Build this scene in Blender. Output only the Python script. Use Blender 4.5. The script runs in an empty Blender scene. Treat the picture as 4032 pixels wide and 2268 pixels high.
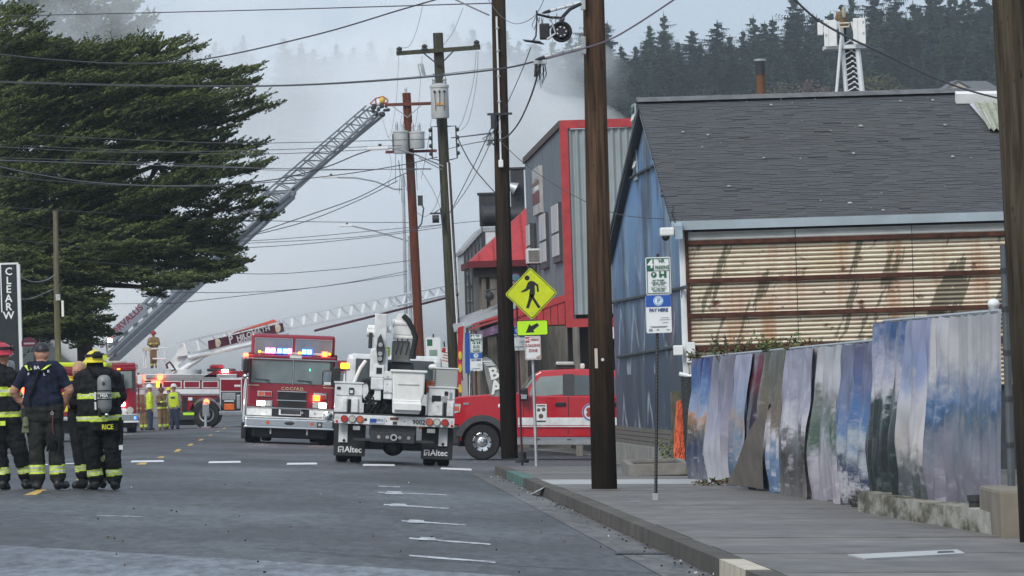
import bpy, bmesh, math, random
import numpy as np
from mathutils import Vector, Matrix, noise
R = math.radians
rng = random.Random(11)
scene = bpy.context.scene
COL = scene.collection

# ---------------------------------------------------------------- camera
F = 25000.0            # focal length in pixels of the 4032-wide photograph
CX, CY, HOR = 2016.0, 1134.0, 1500.0
RHO = R(1.8)           # the phone was held slightly rolled
CAMZ = 1.4
RY = Matrix.Rotation(RHO, 4, 'Y')
MC = Matrix.Translation((0, 0, CAMZ)) @ RY @ Matrix.Rotation(math.pi / 2 + math.atan((HOR - CY) / F), 4, 'X')
cam_d = bpy.data.cameras.new('camera')
cam_d.sensor_width = 36.0
cam_d.lens = F / 4032 * 36
cam_d.clip_start = 1.0
cam_d.clip_end = 9000.0
cam = bpy.data.objects.new('camera', cam_d)
COL.objects.link(cam)
cam.matrix_world = MC
scene.camera = cam

# ---------------------------------------------------------------- sky, sun, exposure
SUN_EL, SUN_AZ = R(42), R(208)          # azimuth: from behind and left of the camera, veiled by cloud
world = bpy.data.worlds.new('World')
scene.world = world
world.use_nodes = True
wn = world.node_tree
wn.nodes.clear()
w_out = wn.nodes.new('ShaderNodeOutputWorld')
w_bg = wn.nodes.new('ShaderNodeBackground')
w_sky = wn.nodes.new('ShaderNodeTexSky')
w_sky.sky_type = 'NISHITA'
w_sky.sun_disc = False
w_sky.sun_elevation = SUN_EL
w_sky.sun_rotation = SUN_AZ
w_sky.air_density = 1.0
w_sky.dust_density = 3.0
w_hs = wn.nodes.new('ShaderNodeHueSaturation')
w_hs.inputs['Saturation'].default_value = 0.35
w_mx = wn.nodes.new('ShaderNodeMix')
w_mx.data_type = 'RGBA'
w_mx.inputs[0].default_value = 0.7
w_mx.inputs[7].default_value = (4.3, 5.35, 6.55, 1)     # even layer of cloud over the clear sky
w_bg.inputs['Strength'].default_value = 0.1
wn.links.new(w_sky.outputs[0], w_hs.inputs['Color'])
wn.links.new(w_hs.outputs[0], w_mx.inputs[6])
wn.links.new(w_mx.outputs[2], w_bg.inputs['Color'])
wn.links.new(w_bg.outputs[0], w_out.inputs['Surface'])
sun_d = bpy.data.lights.new('sun', 'SUN')
sun_d.energy = 1.5
sun_d.angle = R(25)
sun_d.color = (1.0, 0.96, 0.9)
sun = bpy.data.objects.new('sun', sun_d)
COL.objects.link(sun)
# direction towards the sun: Nishita rotation turns clockwise from +Y
_sd = Vector((math.sin(SUN_AZ) * math.cos(SUN_EL), math.cos(SUN_AZ) * math.cos(SUN_EL), math.sin(SUN_EL)))
sun.rotation_euler = _sd.to_track_quat('Z', 'Y').to_euler()
scene.view_settings.view_transform = 'Standard'
scene.view_settings.look = 'None'
scene.view_settings.gamma = 1.0
scene.view_settings.exposure = 0.5
cy = scene.cycles
cy.use_denoising = True
cy.volume_bounces = 8
cy.max_bounces = 12
cy.diffuse_bounces = 2
cy.glossy_bounces = 3
cy.transparent_max_bounces = 12
cy.volume_step_rate = 1.2
cy.volume_max_steps = 128
cy.caustics_reflective = False
cy.caustics_refractive = False

# ---------------------------------------------------------------- geometry helpers
def il(x, d, z):
    """point in the camera-level frame -> world"""
    return Vector((0, 0, CAMZ)) + (RY @ Vector((x, d, z)))

_M3 = Matrix.Rotation(math.atan((HOR - CY) / F), 4, 'X')
def ilp(px, py, d):
    v = _M3 @ Vector(((px - CX) / F, 1.0, (CY - py) / F))
    return v * (d / v.y)

def px(px_, py_, d):
    """world point seen at a photo pixel at depth d"""
    v = ilp(px_, py_, d)
    return il(v.x, v.y, v.z)

KEND = 116.0           # kerb and raised pavement end at the side street
def crown(d): return -3.6 - 0.029 * d
def zc(d): return -(1.38 + 0.0025 * (min(d, 270.0) - 80.0))
def gz(x, d):
    u = x - crown(d)
    z = zc(d) - 0.035 * min(abs(u), 6.65 if u > 0 else 7.2)
    if u > 6.65 and d < KEND: z += 0.15 + 0.004 * min(u - 6.65, 6)
    if u < -7.2: z += 0.14
    return z
def gp(x, d, up=0.0):
    return il(x, d, gz(x, d) + up)
def onground(px_, py_, d0=100.0, up=0.0):
    """world point on the ground under a photo pixel, and its depth"""
    d = d0
    for _ in range(60):
        v = ilp(px_, py_, d)
        k = (gz(v.x, d) + up) / v.z if v.z < 0 else 1.0
        d = d * (0.5 + 0.5 * max(0.3, min(3.0, k)))
    v = ilp(px_, py_, d)
    return il(v.x, d, gz(v.x, d) + up), d

class MB:
    def __init__(s): s.v = []; s.f = []; s.m = []
    def add(s, vs, fs, m=0):
        o = len(s.v); s.v += [tuple(p) for p in vs]
        s.f += [tuple(o + i for i in f) for f in fs]; s.m += [m] * len(fs)
        return s
    def box(s, x0, x1, y0, y1, z0, z1, bev=0.0, m=0, M=None):
        if bev <= 0:
            vs = [(x, y, z) for x in (x0, x1) for y in (y0, y1) for z in (z0, z1)]
            fs = [(0, 1, 3, 2), (4, 6, 7, 5), (0, 4, 5, 1), (2, 3, 7, 6), (0, 2, 6, 4), (1, 5, 7, 3)]
        else:
            bm = bmesh.new(); bmesh.ops.create_cube(bm, size=1.0)
            for q in bm.verts:
                q.co = Vector(((x0 + x1) / 2 + q.co.x * (x1 - x0), (y0 + y1) / 2 + q.co.y * (y1 - y0), (z0 + z1) / 2 + q.co.z * (z1 - z0)))
            b = min(bev, .45 * abs(x1 - x0), .45 * abs(y1 - y0), .45 * abs(z1 - z0))
            bmesh.ops.bevel(bm, geom=bm.edges[:], offset=b, segments=2, affect='EDGES', profile=.6)
            bm.verts.index_update()
            vs = [tuple(q.co) for q in bm.verts]; fs = [[q.index for q in f.verts] for f in bm.faces]; bm.free()
        if M is not None: vs = [tuple(M @ Vector(p)) for p in vs]
        return s.add(vs, fs, m)
    def cyl(s, p0, p1, r0, r1=None, n=10, m=0, caps=True):
        p0 = Vector(p0); p1 = Vector(p1); r1 = r0 if r1 is None else r1
        a = (p1 - p0).normalized() if (p1 - p0).length > 1e-9 else Vector((0, 0, 1))
        u = a.orthogonal().normalized(); w = a.cross(u)
        vs = []
        for p, r in ((p0, r0), (p1, r1)):
            for i in range(n):
                t = 2 * math.pi * i / n
                vs.append(p + u * (r * math.cos(t)) + w * (r * math.sin(t)))
        fs = [(i, (i + 1) % n, n + (i + 1) % n, n + i) for i in range(n)]
        if caps: fs += [tuple(range(n - 1, -1, -1)), tuple(range(n, 2 * n))]
        return s.add(vs, fs, m)
    def tube(s, pts, r, n=6, m=0, rs=None):
        pts = [Vector(p) for p in pts]; vs = []; k = len(pts)
        t0 = (pts[1] - pts[0]).normalized(); u = t0.orthogonal().normalized()
        for i, p in enumerate(pts):
            t = (pts[min(i + 1, k - 1)] - pts[max(i - 1, 0)]).normalized()
            u = (u - t * u.dot(t)).normalized(); w = t.cross(u); rr = rs[i] if rs else r
            for j in range(n):
                a = 2 * math.pi * j / n
                vs.append(p + u * (rr * math.cos(a)) + w * (rr * math.sin(a)))
        fs = [(i * n + j, i * n + (j + 1) % n, (i + 1) * n + (j + 1) % n, (i + 1) * n + j) for i in range(k - 1) for j in range(n)]
        fs += [tuple(range(n - 1, -1, -1)), tuple(range((k - 1) * n, k * n))]
        return s.add(vs, fs, m)
    def prism(s, pts, vec, m=0):
        n = len(pts); vec = Vector(vec)
        vs = [Vector(p) for p in pts] + [Vector(p) + vec for p in pts]
        fs = [tuple(range(n)), tuple(range(2 * n - 1, n - 1, -1))] + [(i, i + n, (i + 1) % n + n, (i + 1) % n) for i in range(n)]
        return s.add(vs, fs, m)
    def ball(s, c, r, nu=12, nv=8, m=0, v0=0.0, v1=1.0):
        c = Vector(c); r = r if hasattr(r, '__len__') else (r, r, r)
        vs = []
        for j in range(nv + 1):
            t = math.pi * (v0 + (v1 - v0) * j / nv)
            for i in range(nu):
                a = 2 * math.pi * i / nu
                vs.append((c.x + r[0] * math.sin(t) * math.cos(a), c.y + r[1] * math.sin(t) * math.sin(a), c.z + r[2] * math.cos(t)))
        fs = [(j * nu + i, (j + 1) * nu + i, (j + 1) * nu + (i + 1) % nu, j * nu + (i + 1) % nu) for j in range(nv) for i in range(nu)]
        return s.add(vs, fs, m)
    def ring(s, c, axis, prof, n=20, m=0):
        """lathe: prof list of (radius, along) about axis through c"""
        c = Vector(c); a = Vector(axis).normalized(); u = a.orthogonal().normalized(); w = a.cross(u); k = len(prof)
        vs = [c + a * h + (u * math.cos(2 * math.pi * i / n) + w * math.sin(2 * math.pi * i / n)) * r for r, h in prof for i in range(n)]
        fs = [(j * n + i, j * n + (i + 1) % n, (j + 1) * n + (i + 1) % n, (j + 1) * n + i) for j in range(k - 1) for i in range(n)]
        return s.add(vs, fs, m)
    def mesh(s, name, mats):
        me = bpy.data.meshes.new(name); me.from_pydata(s.v, [], s.f)
        for q in (mats if isinstance(mats, (list, tuple)) else [mats]): me.materials.append(q)
        if any(s.m): me.polygons.foreach_set('material_index', s.m)
        me.update()
        return me
    def build(s, name, mats, parent=None, smooth=False, fix=True):
        me = s.mesh(name, mats)
        if fix:
            bm = bmesh.new(); bm.from_mesh(me); bmesh.ops.recalc_face_normals(bm, faces=bm.faces[:]); bm.to_mesh(me); bm.free()
        o = bpy.data.objects.new(name, me); COL.objects.link(o); o.parent = parent
        if smooth: shade(me)
        return o

def shade(me, ang=40):
    me.polygons.foreach_set('use_smooth', [True] * len(me.polygons))
    try: me.set_sharp_from_angle(angle=R(ang))
    except Exception: pass

def tag(o, label=None, cat=None, group=None, kind=None):
    if label: o['label'] = label
    if cat: o['category'] = cat
    if group: o['group'] = group
    if kind: o['kind'] = kind
    return o
def struct(o): o['kind'] = 'structure'; return o
def thing(name, label, cat, loc=(0, 0, 0), M=None, rz=0.0, group=None):
    o = bpy.data.objects.new(name, None); COL.objects.link(o); o.empty_display_size = .3
    if M is not None: o.matrix_world = M
    else: o.location = loc; o.rotation_euler = (0, 0, rz)
    return tag(o, label, cat, group)
def tilted(p, heading=0.0, tilt=0.0):
    """frame standing on the street: follows the camera-level ground with a cross fall"""
    return Matrix.Translation(p) @ RY @ Matrix.Rotation(tilt, 4, 'Y') @ Matrix.Rotation(heading, 4, 'Z')
def link(name, me, parent=None):
    o = bpy.data.objects.new(name, me); COL.objects.link(o); o.parent = parent; return o

_tc = {}
def text(s, size, m, parent, loc, rx=math.pi / 2, rz=0.0, ry=0.0, name='lettering', bold=0.0, sx=1.0, ext=.002, shear=0.0, space=1.0, align='CENTER'):
    k = (s, size, bold, ext, shear, space, m.name, align)
    if k not in _tc:
        c = bpy.data.curves.new('t', 'FONT'); c.body = s; c.size = size; c.align_x = align; c.align_y = 'CENTER'
        c.offset = bold; c.extrude = ext; c.resolution_u = 2; c.shear = shear; c.space_character = space
        o = bpy.data.objects.new('t', c)
        me = bpy.data.meshes.new_from_object(o); me.name = 'lettering'; me.materials.clear(); me.materials.append(m)
        bpy.data.objects.remove(o); bpy.data.curves.remove(c); _tc[k] = me
    o = link(name, _tc[k], parent); o.location = loc; o.rotation_euler = (rx, ry, rz); o.scale = (sx, 1, 1)
    return o

# ---------------------------------------------------------------- materials
def nt(name):
    m = bpy.data.materials.new(name); m.use_nodes = True
    t = m.node_tree; b = t.nodes['Principled BSDF']
    return m, t, b
def N(t, typ, **kw):
    n = t.nodes.new(typ)
    for k, v in kw.items():
        if k.startswith('i_'):
            key = k[2:]
            key = int(key) if key.isdigit() else key.replace('_', ' ')
            n.inputs[key].default_value = v
        else: setattr(n, k, v)
    return n
def L(t, a, b): t.links.new(a, b)
def c4(c): return (c[0], c[1], c[2], 1.0)
def noise_n(t, src, scale, sc=(1, 1, 1), detail=4, rot=(0, 0, 0), rough=.55):
    mp = N(t, 'ShaderNodeMapping'); mp.inputs['Scale'].default_value = sc; mp.inputs['Rotation'].default_value = rot
    L(t, src, mp.inputs['Vector'])
    n = N(t, 'ShaderNodeTexNoise'); n.inputs['Scale'].default_value = scale; n.inputs['Detail'].default_value = detail; n.inputs['Roughness'].default_value = rough
    L(t, mp.outputs[0], n.inputs['Vector'])
    return n.outputs['Fac']
def ramp(t, src, stops, interp='LINEAR'):
    r = N(t, 'ShaderNodeValToRGB'); r.color_ramp.interpolation = interp
    e = r.color_ramp.elements
    while len(e) < len(stops): e.new(.5)
    for q, (p, c) in zip(e, stops):
        q.position = p; q.color = c4(c) if hasattr(c, '__len__') else (c, c, c, 1)
    L(t, src, r.inputs[0]); return r.outputs[0]
def mixc(t, fac, a, b, mode='MIX'):
    n = N(t, 'ShaderNodeMix', data_type='RGBA', blend_type=mode)
    for v, i in ((fac, 0), (a, 6), (b, 7)):
        if hasattr(v, 'is_output') or hasattr(v, 'links'): L(t, v, n.inputs[i])
        elif i == 0: n.inputs[0].default_value = v
        else: n.inputs[i].default_value = c4(v)
    return n.outputs[2]
def math_n(t, op, a, b=None):
    n = N(t, 'ShaderNodeMath', operation=op)
    for v, i in ((a, 0), (b, 1)):
        if v is None: continue
        if hasattr(v, 'links'): L(t, v, n.inputs[i])
        else: n.inputs[i].default_value = v
    return n.outputs[0]
def bump(t, b, h, strength=.3, dist=.02):
    n = N(t, 'ShaderNodeBump'); n.inputs['Strength'].default_value = strength; n.inputs['Distance'].default_value = dist
    L(t, h, n.inputs['Height']); L(t, n.outputs[0], b.inputs['Normal'])
def coords(t, kind='Object'): return N(t, 'ShaderNodeTexCoord').outputs[kind]

_mc = {}
def mat(name, col, rough=.6, metal=0.0, var=.18, scale=6.0, bmp=0.0, spec=.4, coat=0.0, grime=0.0, emit=0.0, ecol=None, sc=(1, 1, 1), rnd=0.0, trans=0.0):
    if name in _mc: return _mc[name]
    m, t, b = nt(name)
    b.inputs['Roughness'].default_value = rough; b.inputs['Metallic'].default_value = metal
    b.inputs['Specular IOR Level'].default_value = spec; b.inputs['Coat Weight'].default_value = coat
    src = coords(t); f = noise_n(t, src, scale, sc)
    c = ramp(t, f, [(.3, tuple(v * (1 - var) for v in col)), (.7, tuple(min(1, v * (1 + var)) for v in col))])
    if grime:
        g = noise_n(t, src, scale * .35, (1, 1, .35), 6)
        gm = math_n(t, 'MULTIPLY', ramp(t, g, [(.45, 0.0), (.75, 1.0)]), grime)
        c = mixc(t, gm, c, tuple(v * .3 + .03 for v in col))
    if rnd:
        oi = N(t, 'ShaderNodeObjectInfo')
        k = math_n(t, 'ADD', math_n(t, 'MULTIPLY', oi.outputs['Random'], 2 * rnd), 1 - rnd)
        n = N(t, 'ShaderNodeVectorMath', operation='SCALE'); L(t, c, n.inputs[0]); L(t, k, n.inputs['Scale']); c = n.outputs[0]
    L(t, c, b.inputs['Base Color'])
    if bmp: bump(t, b, noise_n(t, src, scale * 4, sc), bmp, .02)
    if emit:
        b.inputs['Emission Color'].default_value = c4(ecol or col); b.inputs['Emission Strength'].default_value = emit
    _mc[name] = m
    return m

M_white = mat('white_paint', (.72, .73, .73), .4, grime=.25, coat=.2)
M_white2 = mat('white_plastic', (.76, .76, .74), .5, var=.06)
M_red = mat('red_fire_paint', (.25, .01, .026), .25, coat=.7, var=.08, grime=.12)
M_red2 = mat('bright_red_paint', (.47, .011, .022), .22, coat=.8, var=.06)
M_redt = mat('red_trim_metal', (.43, .045, .05), .6, var=.15, grime=.3)
M_chrome = mat('chrome', (.72, .73, .74), .16, 1.0, var=.05)
M_alu = mat('aluminium', (.55, .56, .57), .35, .9, var=.1, grime=.2)
M_steel = mat('galvanised_steel', (.42, .44, .45), .5, .6, var=.15)
M_grey = mat('grey_paint', (.32, .33, .34), .5, grime=.2)
M_dark = mat('dark_metal', (.035, .036, .04), .55, var=.25)
M_black = mat('black_rubber', (.016, .016, .017), .75, var=.3, bmp=.15)
M_blackp = mat('black_plastic', (.02, .02, .022), .45, var=.2)
M_glass = mat('dark_glass', (.06, .075, .08), .06, 0, var=.25, scale=1.5, spec=.8)
M_glassg = mat('green_grey_glass', (.15, .19, .19), .07, 0, var=.3, scale=1.2, spec=.8)
M_glassp = mat('pale_tinted_glass', (.23, .27, .26), .07, 0, var=.25, scale=1.0, spec=.8)
M_yel = mat('fluorescent_yellow', (.62, .78, .02), .55, var=.08)
M_yelg = mat('fluorescent_yellow_green', (.5, .86, .02), .55, var=.06)
M_hiv = mat('hi_vis_band', (.56, .7, .07), .5, var=.3, scale=16, grime=.25)
M_sil = mat('reflective_silver', (.45, .47, .45), .4, var=.15, scale=30)
M_orange = mat('orange_plastic', (.75, .14, .02), .5, var=.15)
M_amber = mat('amber_lamp_lit', (1, .35, .02), .3, emit=3.0, ecol=(1, .33, .02))
M_redl = mat('red_lamp_lit', (1, .03, .02), .3, emit=12.0, ecol=(1, .05, .02))
M_bluel = mat('blue_lamp_lit', (.1, .2, 1), .3, emit=3.2, ecol=(.04, .16, 1))
M_pinkl = mat('pink_white_lamp_lit', (1, .6, .9), .3, emit=2.6, ecol=(1, .12, .5))
M_core = mat('white_strobe_core', (1, 1, 1), .3, emit=14.0, ecol=(.95, .95, 1))
M_headl = mat('headlamp_lit', (1, .95, .8), .3, emit=26.0, ecol=(1, .9, .72))
M_redlens = mat('red_lens', (.42, .03, .02), .2, coat=.6, var=.1)
M_orangelens = mat('orange_lens', (.6, .12, .06), .2, coat=.6, var=.1)
M_clear = mat('clear_lens', (.5, .5, .46), .15, coat=.5, var=.15)
M_ink = mat('black_ink', (.012, .012, .014), .5, var=.1)
M_navyink = mat('navy_print', (.03, .06, .2), .5, var=.1)
M_greyink = mat('grey_print', (.25, .27, .32), .5, var=.1)
M_green = mat('green_print', (.02, .13, .07), .5, var=.1)
M_blue = mat('blue_print', (.02, .09, .38), .5, var=.1)
M_redink = mat('red_print', (.4, .03, .03), .5, var=.1)
M_signw = mat('sign_white', (.74, .76, .76), .45, var=.05, grime=.12)
M_maroon = mat('maroon_paint', (.1, .012, .03), .4, var=.15)
M_lbl = mat('silver_white_print', (.8, .8, .78), .5, var=.04)
M_gold = mat('gold_print', (.6, .5, .3), .4, var=.1)
M_conc = mat('concrete', (.30, .285, .26), .85, var=.2, scale=2.5, grime=.3, bmp=.3)
M_wood = mat('weathered_grey_wood', (.16, .145, .125), .85, var=.35, scale=3, sc=(4, 4, .5), bmp=.4)
# ---------------------------------------------------------------- special surface materials
def m_asphalt(name, base, patch, scale=1.0, rough=.62):
    m, t, b = nt(name); src = coords(t)
    fine = noise_n(t, src, 8.0 * scale, (1, .13, 1), 6, rough=.75)
    big = noise_n(t, src, .3 * scale, (1, .22, 1), 4)
    c = ramp(t, fine, [(.38, tuple(v * .22 for v in base)), (.62, tuple(v * 1.85 for v in base))])
    c = mixc(t, ramp(t, big, [(.42, 0.0), (.62, .6)]), c, patch)
    spk = noise_n(t, src, 7 * scale, (1, .12, 1), 3)
    c = mixc(t, ramp(t, spk, [(.66, 0.0), (.74, .5)]), c, tuple(v * 2.2 for v in base))
    st = noise_n(t, src, 1.6, (.5, .12, 1), 6, rough=.7)
    c = mixc(t, ramp(t, st, [(.56, 0.0), (.66, .45)]), c, tuple(v * .5 for v in base))
    L(t, c, b.inputs['Base Color'])
    L(t, ramp(t, big, [(.35, rough - .2), (.7, rough + .12)]), b.inputs['Roughness'])
    b.inputs['Specular IOR Level'].default_value = .35
    bump(t, b, fine, .35, .01)
    return m
M_road = m_asphalt('asphalt', (.047, .047, .05), (.06, .06, .064))
M_side = m_asphalt('side_asphalt', (.06, .06, .064), (.075, .075, .08))
M_sheen = m_asphalt('pale_sheen_asphalt', (.125, .135, .158), (.055, .057, .063), .8, .5)  # paler asphalt colour carries the damp sheen of the road
M_gutter = m_asphalt('gutter_concrete', (.085, .078, .073), (.11, .1, .092))
M_ground = mat('bare_ground', (.1, .095, .085), .95, var=.3, scale=.4)

def m_slab():
    m, t, b = nt('pavement_concrete'); src = coords(t)
    f = noise_n(t, src, 3.0, (1, .5, 1), 6); g = noise_n(t, src, .7, (1, .3, 1), 3)
    c = ramp(t, f, [(.34, (.1, .09, .082)), (.66, (.178, .162, .148))])
    c = mixc(t, ramp(t, g, [(.4, 0.0), (.7, .5)]), c, (.1, .088, .079))
    oi = N(t, 'ShaderNodeObjectInfo'); k = math_n(t, 'ADD', math_n(t, 'MULTIPLY', oi.outputs['Random'], .3), .86)
    n = N(t, 'ShaderNodeVectorMath', operation='SCALE'); L(t, c, n.inputs[0]); L(t, k, n.inputs['Scale'])
    L(t, n.outputs[0], b.inputs['Base Color']); b.inputs['Roughness'].default_value = .6
    bump(t, b, f, .3, .01); return m
M_slab = m_slab()
M_slabw = mat('pale_new_concrete', (.42, .42, .42), .7, var=.1, scale=2, grime=.2)
M_kerb = mat('kerb_concrete', (.085, .074, .062), .85, var=.35, scale=1.5, grime=.5, bmp=.3, rnd=.15)
M_kgreen = mat('worn_green_kerb_paint', (.075, .16, .135), .8, var=.3, scale=2, grime=.5)
M_kwhite = mat('worn_cream_kerb_paint', (.5, .45, .36), .8, var=.2, scale=4, grime=.4)

def m_marking(name, col, wear=.5):
    m, t, b = nt(name); src = coords(t)
    f = noise_n(t, src, 7.0, (1, .5, 1), 6, rough=.7)
    c = mixc(t, ramp(t, f, [(wear - .08, 1.0), (wear + .08, 0.0)]), col, (.12, .125, .14))
    L(t, c, b.inputs['Base Color']); b.inputs['Roughness'].default_value = .6; return m
M_mw = m_marking('white_road_paint', (.72, .73, .74), .36)
M_mww = m_marking('worn_white_road_paint', (.55, .57, .6), .49)
M_my = m_marking('yellow_road_paint', (.6, .38, .06), .4)

def m_rust():
    m, t, b = nt('rusted_painted_corrugated_iron'); src = coords(t)
    sep = N(t, 'ShaderNodeSeparateXYZ'); L(t, src, sep.inputs[0])
    base = ramp(t, noise_n(t, src, .7, (1, 1, 1.2), 6, rough=.65), [(.3, (.66, .56, .38)), (.5, (.74, .69, .55)), (.7, (.68, .53, .43))])
    pale = ramp(t, sep.outputs['Z'], [(0, 0.0), (1, 1.0)])
    # troughs hold rust and dirt
    w = math_n(t, 'SINE', math_n(t, 'MULTIPLY', sep.outputs['Z'], 2 * math.pi / .079))
    tr = ramp(t, math_n(t, 'ADD', math_n(t, 'MULTIPLY', w, .5), math_n(t, 'MULTIPLY', noise_n(t, src, 2.2, (.6, 1, 3), 4), .9)), [(.06, 1.0), (.38, 0.0)])
    c = mixc(t, math_n(t, 'MULTIPLY', tr, .85), base, (.2, .1, .05))
    # rust runs
    ru = ramp(t, noise_n(t, src, 1.0, (2.2, 1, .25), 6, rough=.66), [(.52, 0.0), (.69, .85)])
    c = mixc(t, ru, c, (.4, .19, .075))
    rd = ramp(t, noise_n(t, src, 2.6, (1, 1, 1.6), 6, rough=.7), [(.59, 0.0), (.66, 1.0)])
    c = mixc(t, rd, c, (.11, .03, .015))
    # slanted olive areas: older paint showing where the top coat came away
    sh = N(t, 'ShaderNodeCombineXYZ')
    L(t, math_n(t, 'SUBTRACT', sep.outputs['X'], math_n(t, 'MULTIPLY', sep.outputs['Z'], .32)), sh.inputs[0])
    L(t, math_n(t, 'MULTIPLY', sep.outputs['Z'], .22), sh.inputs[2])
    ol = ramp(t, noise_n(t, sh.outputs[0], 1.75, (1, 1, 1), 6, rough=.62), [(.55, 0.0), (.565, .85)])
    c = mixc(t, ol, c, (.19, .17, .115))
    # second pass of trough lines over the olive
    c = mixc(t, math_n(t, 'MULTIPLY', math_n(t, 'MULTIPLY', tr, ol), .5), c, (.05, .035, .02))
    L(t, c, b.inputs['Base Color']); b.inputs['Roughness'].default_value = .7
    return m
M_rust = m_rust()
M_rustp = mat('rusty_pale_iron', (.5, .52, .5), .6, .2, var=.2, scale=1.5, grime=.35, sc=(1, 1, 3))
M_batten = mat('dark_rust_batten', (.07, .025, .015), .9, var=.5, scale=5, bmp=.4)

def m_mural():
    m, t, b = nt('weathered_blue_mural_paint'); src = coords(t)
    sep = N(t, 'ShaderNodeSeparateXYZ'); L(t, src, sep.inputs[0])
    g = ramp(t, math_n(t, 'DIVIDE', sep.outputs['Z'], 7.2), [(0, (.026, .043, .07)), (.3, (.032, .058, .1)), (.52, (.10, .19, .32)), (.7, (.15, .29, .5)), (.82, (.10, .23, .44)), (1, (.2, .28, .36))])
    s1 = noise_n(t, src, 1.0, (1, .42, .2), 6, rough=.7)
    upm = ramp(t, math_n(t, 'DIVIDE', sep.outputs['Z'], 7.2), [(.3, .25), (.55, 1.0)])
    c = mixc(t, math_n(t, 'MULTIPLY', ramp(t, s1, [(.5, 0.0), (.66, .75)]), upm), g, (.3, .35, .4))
    s2 = noise_n(t, src, 1.3, (1, .3, .2), 6, rough=.7)
    c = mixc(t, ramp(t, s2, [(.5, 0.0), (.62, .8)]), c, (.03, .038, .05))
    # spray and rain strokes
    zz = math_n(t, 'ABSOLUTE', math_n(t, 'SUBTRACT', math_n(t, 'FRACT', math_n(t, 'ADD', math_n(t, 'MULTIPLY', sep.outputs['Y'], .26), math_n(t, 'MULTIPLY', s1, .9))), .5))
    dz = math_n(t, 'ABSOLUTE', math_n(t, 'SUBTRACT', math_n(t, 'FRACT', math_n(t, 'MULTIPLY', sep.outputs['Z'], .55)), math_n(t, 'MULTIPLY', zz, 1.5)))
    st = math_n(t, 'MULTIPLY', ramp(t, dz, [(.0, 1.0), (.1, 0.0)]), ramp(t, noise_n(t, src, .9, (1, .7, .5), 3), [(.45, 0.0), (.52, .8)]))
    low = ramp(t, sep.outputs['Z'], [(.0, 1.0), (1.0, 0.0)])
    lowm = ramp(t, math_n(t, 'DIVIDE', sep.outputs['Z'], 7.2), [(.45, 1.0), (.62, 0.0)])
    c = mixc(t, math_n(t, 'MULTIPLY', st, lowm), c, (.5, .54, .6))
    pu = ramp(t, noise_n(t, src, .5, (1, .5, .3), 2), [(.6, 0.0), (.68, .6)])
    c = mixc(t, math_n(t, 'MULTIPLY', pu, lowm), c, (.11, .07, .12))
    L(t, c, b.inputs['Base Color']); b.inputs['Roughness'].default_value = .6
    return m
M_mural = m_mural()

def m_shingle():
    m, t, b = nt('asphalt_shingle'); src = coords(t)
    a = N(t, 'ShaderNodeAttribute', attribute_name='tone')
    f = noise_n(t, src, 14, (1, 1, 1), 3)
    c = ramp(t, a.outputs['Fac'], [(0, (.066, .066, .073)), (.6, (.072, .073, .08)), (1, (.08, .081, .089))])
    c = mixc(t, ramp(t, f, [(.35, 0.0), (.7, .3)]), c, (.06, .062, .07))
    mo = noise_n(t, src, .5, (1, 1, 1), 4)
    c = mixc(t, ramp(t, mo, [(.5, 0.0), (.75, .45)]), c, (.085, .082, .062))
    L(t, c, b.inputs['Base Color']); b.inputs['Roughness'].default_value = .85; return m
M_shing = m_shingle()
M_fascia = mat('pale_grey_blue_fascia', (.34, .4, .44), .5, var=.12, scale=1.5, grime=.15)
M_corr = mat('grey_green_corrugated_steel', (.33, .375, .38), .45, .2, var=.12, scale=1.0, grime=.2)
M_clad = mat('blue_grey_cladding', (.15, .175, .2), .65, var=.12, scale=1.2, grime=.15)
M_bluefr = mat('pale_blue_trim', (.3, .38, .44), .6, var=.2, scale=3, grime=.3)

# ---------------------------------------------------------------- ground, road, pavement
def sheet(name, us, ds, m, up=0.0, absx=False, f=None):
    b = MB(); n = len(us)
    for d in ds:
        for u in us:
            x = u if absx else crown(d) + u
            b.v.append(tuple(f(x, d) if f else gp(x, d, up)))
    for j in range(len(ds) - 1):
        for i in range(n - 1):
            b.f.append((j * n + i, j * n + i + 1, (j + 1) * n + i + 1, (j + 1) * n + i)); b.m.append(0)
    return struct(b.build(name, m, fix=False))
def far_z(x, d): return il(x, d, zc(d) - .42 - (0 if d < 300 else 0))
sheet('ground', [-900, -400, -150, -60, -20, 0, 10, 30, 80, 250, 700], [20, 60, 110, 160, 220, 300, 420, 600, 900, 1400, 2200, 4000], M_ground, absx=True, f=far_z)
sheet('road', [-7.2, -5, -2.5, 0, 2, 4, 6.2], [30, 45, 60, 80, 100, 130, 160, 200, 250, 320, 420], M_road)
sheet('gutter', [6.2, 6.4, 6.645], [30, 45, 60, 80, 100, KEND], M_gutter, .004)
sheet('side_street', [6.2, 6.7, 9, 14, 22, 40], [KEND + .02, 125, 135, 150, 165], M_side)
sheet('pavement_beyond', [6.2, 6.64, 7.5, 10, 14, 20], [165.05, 200, 250, 330], M_gutter)
sheet('pavement_opposite', [-26, -16, -10, -7.25], [30, 80, 130, 200, 300], M_gutter)
sheet('yard', [10.0, 14, 22, 40], [30, 60, 90, KEND - .15], M_ground, -.06)

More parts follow.
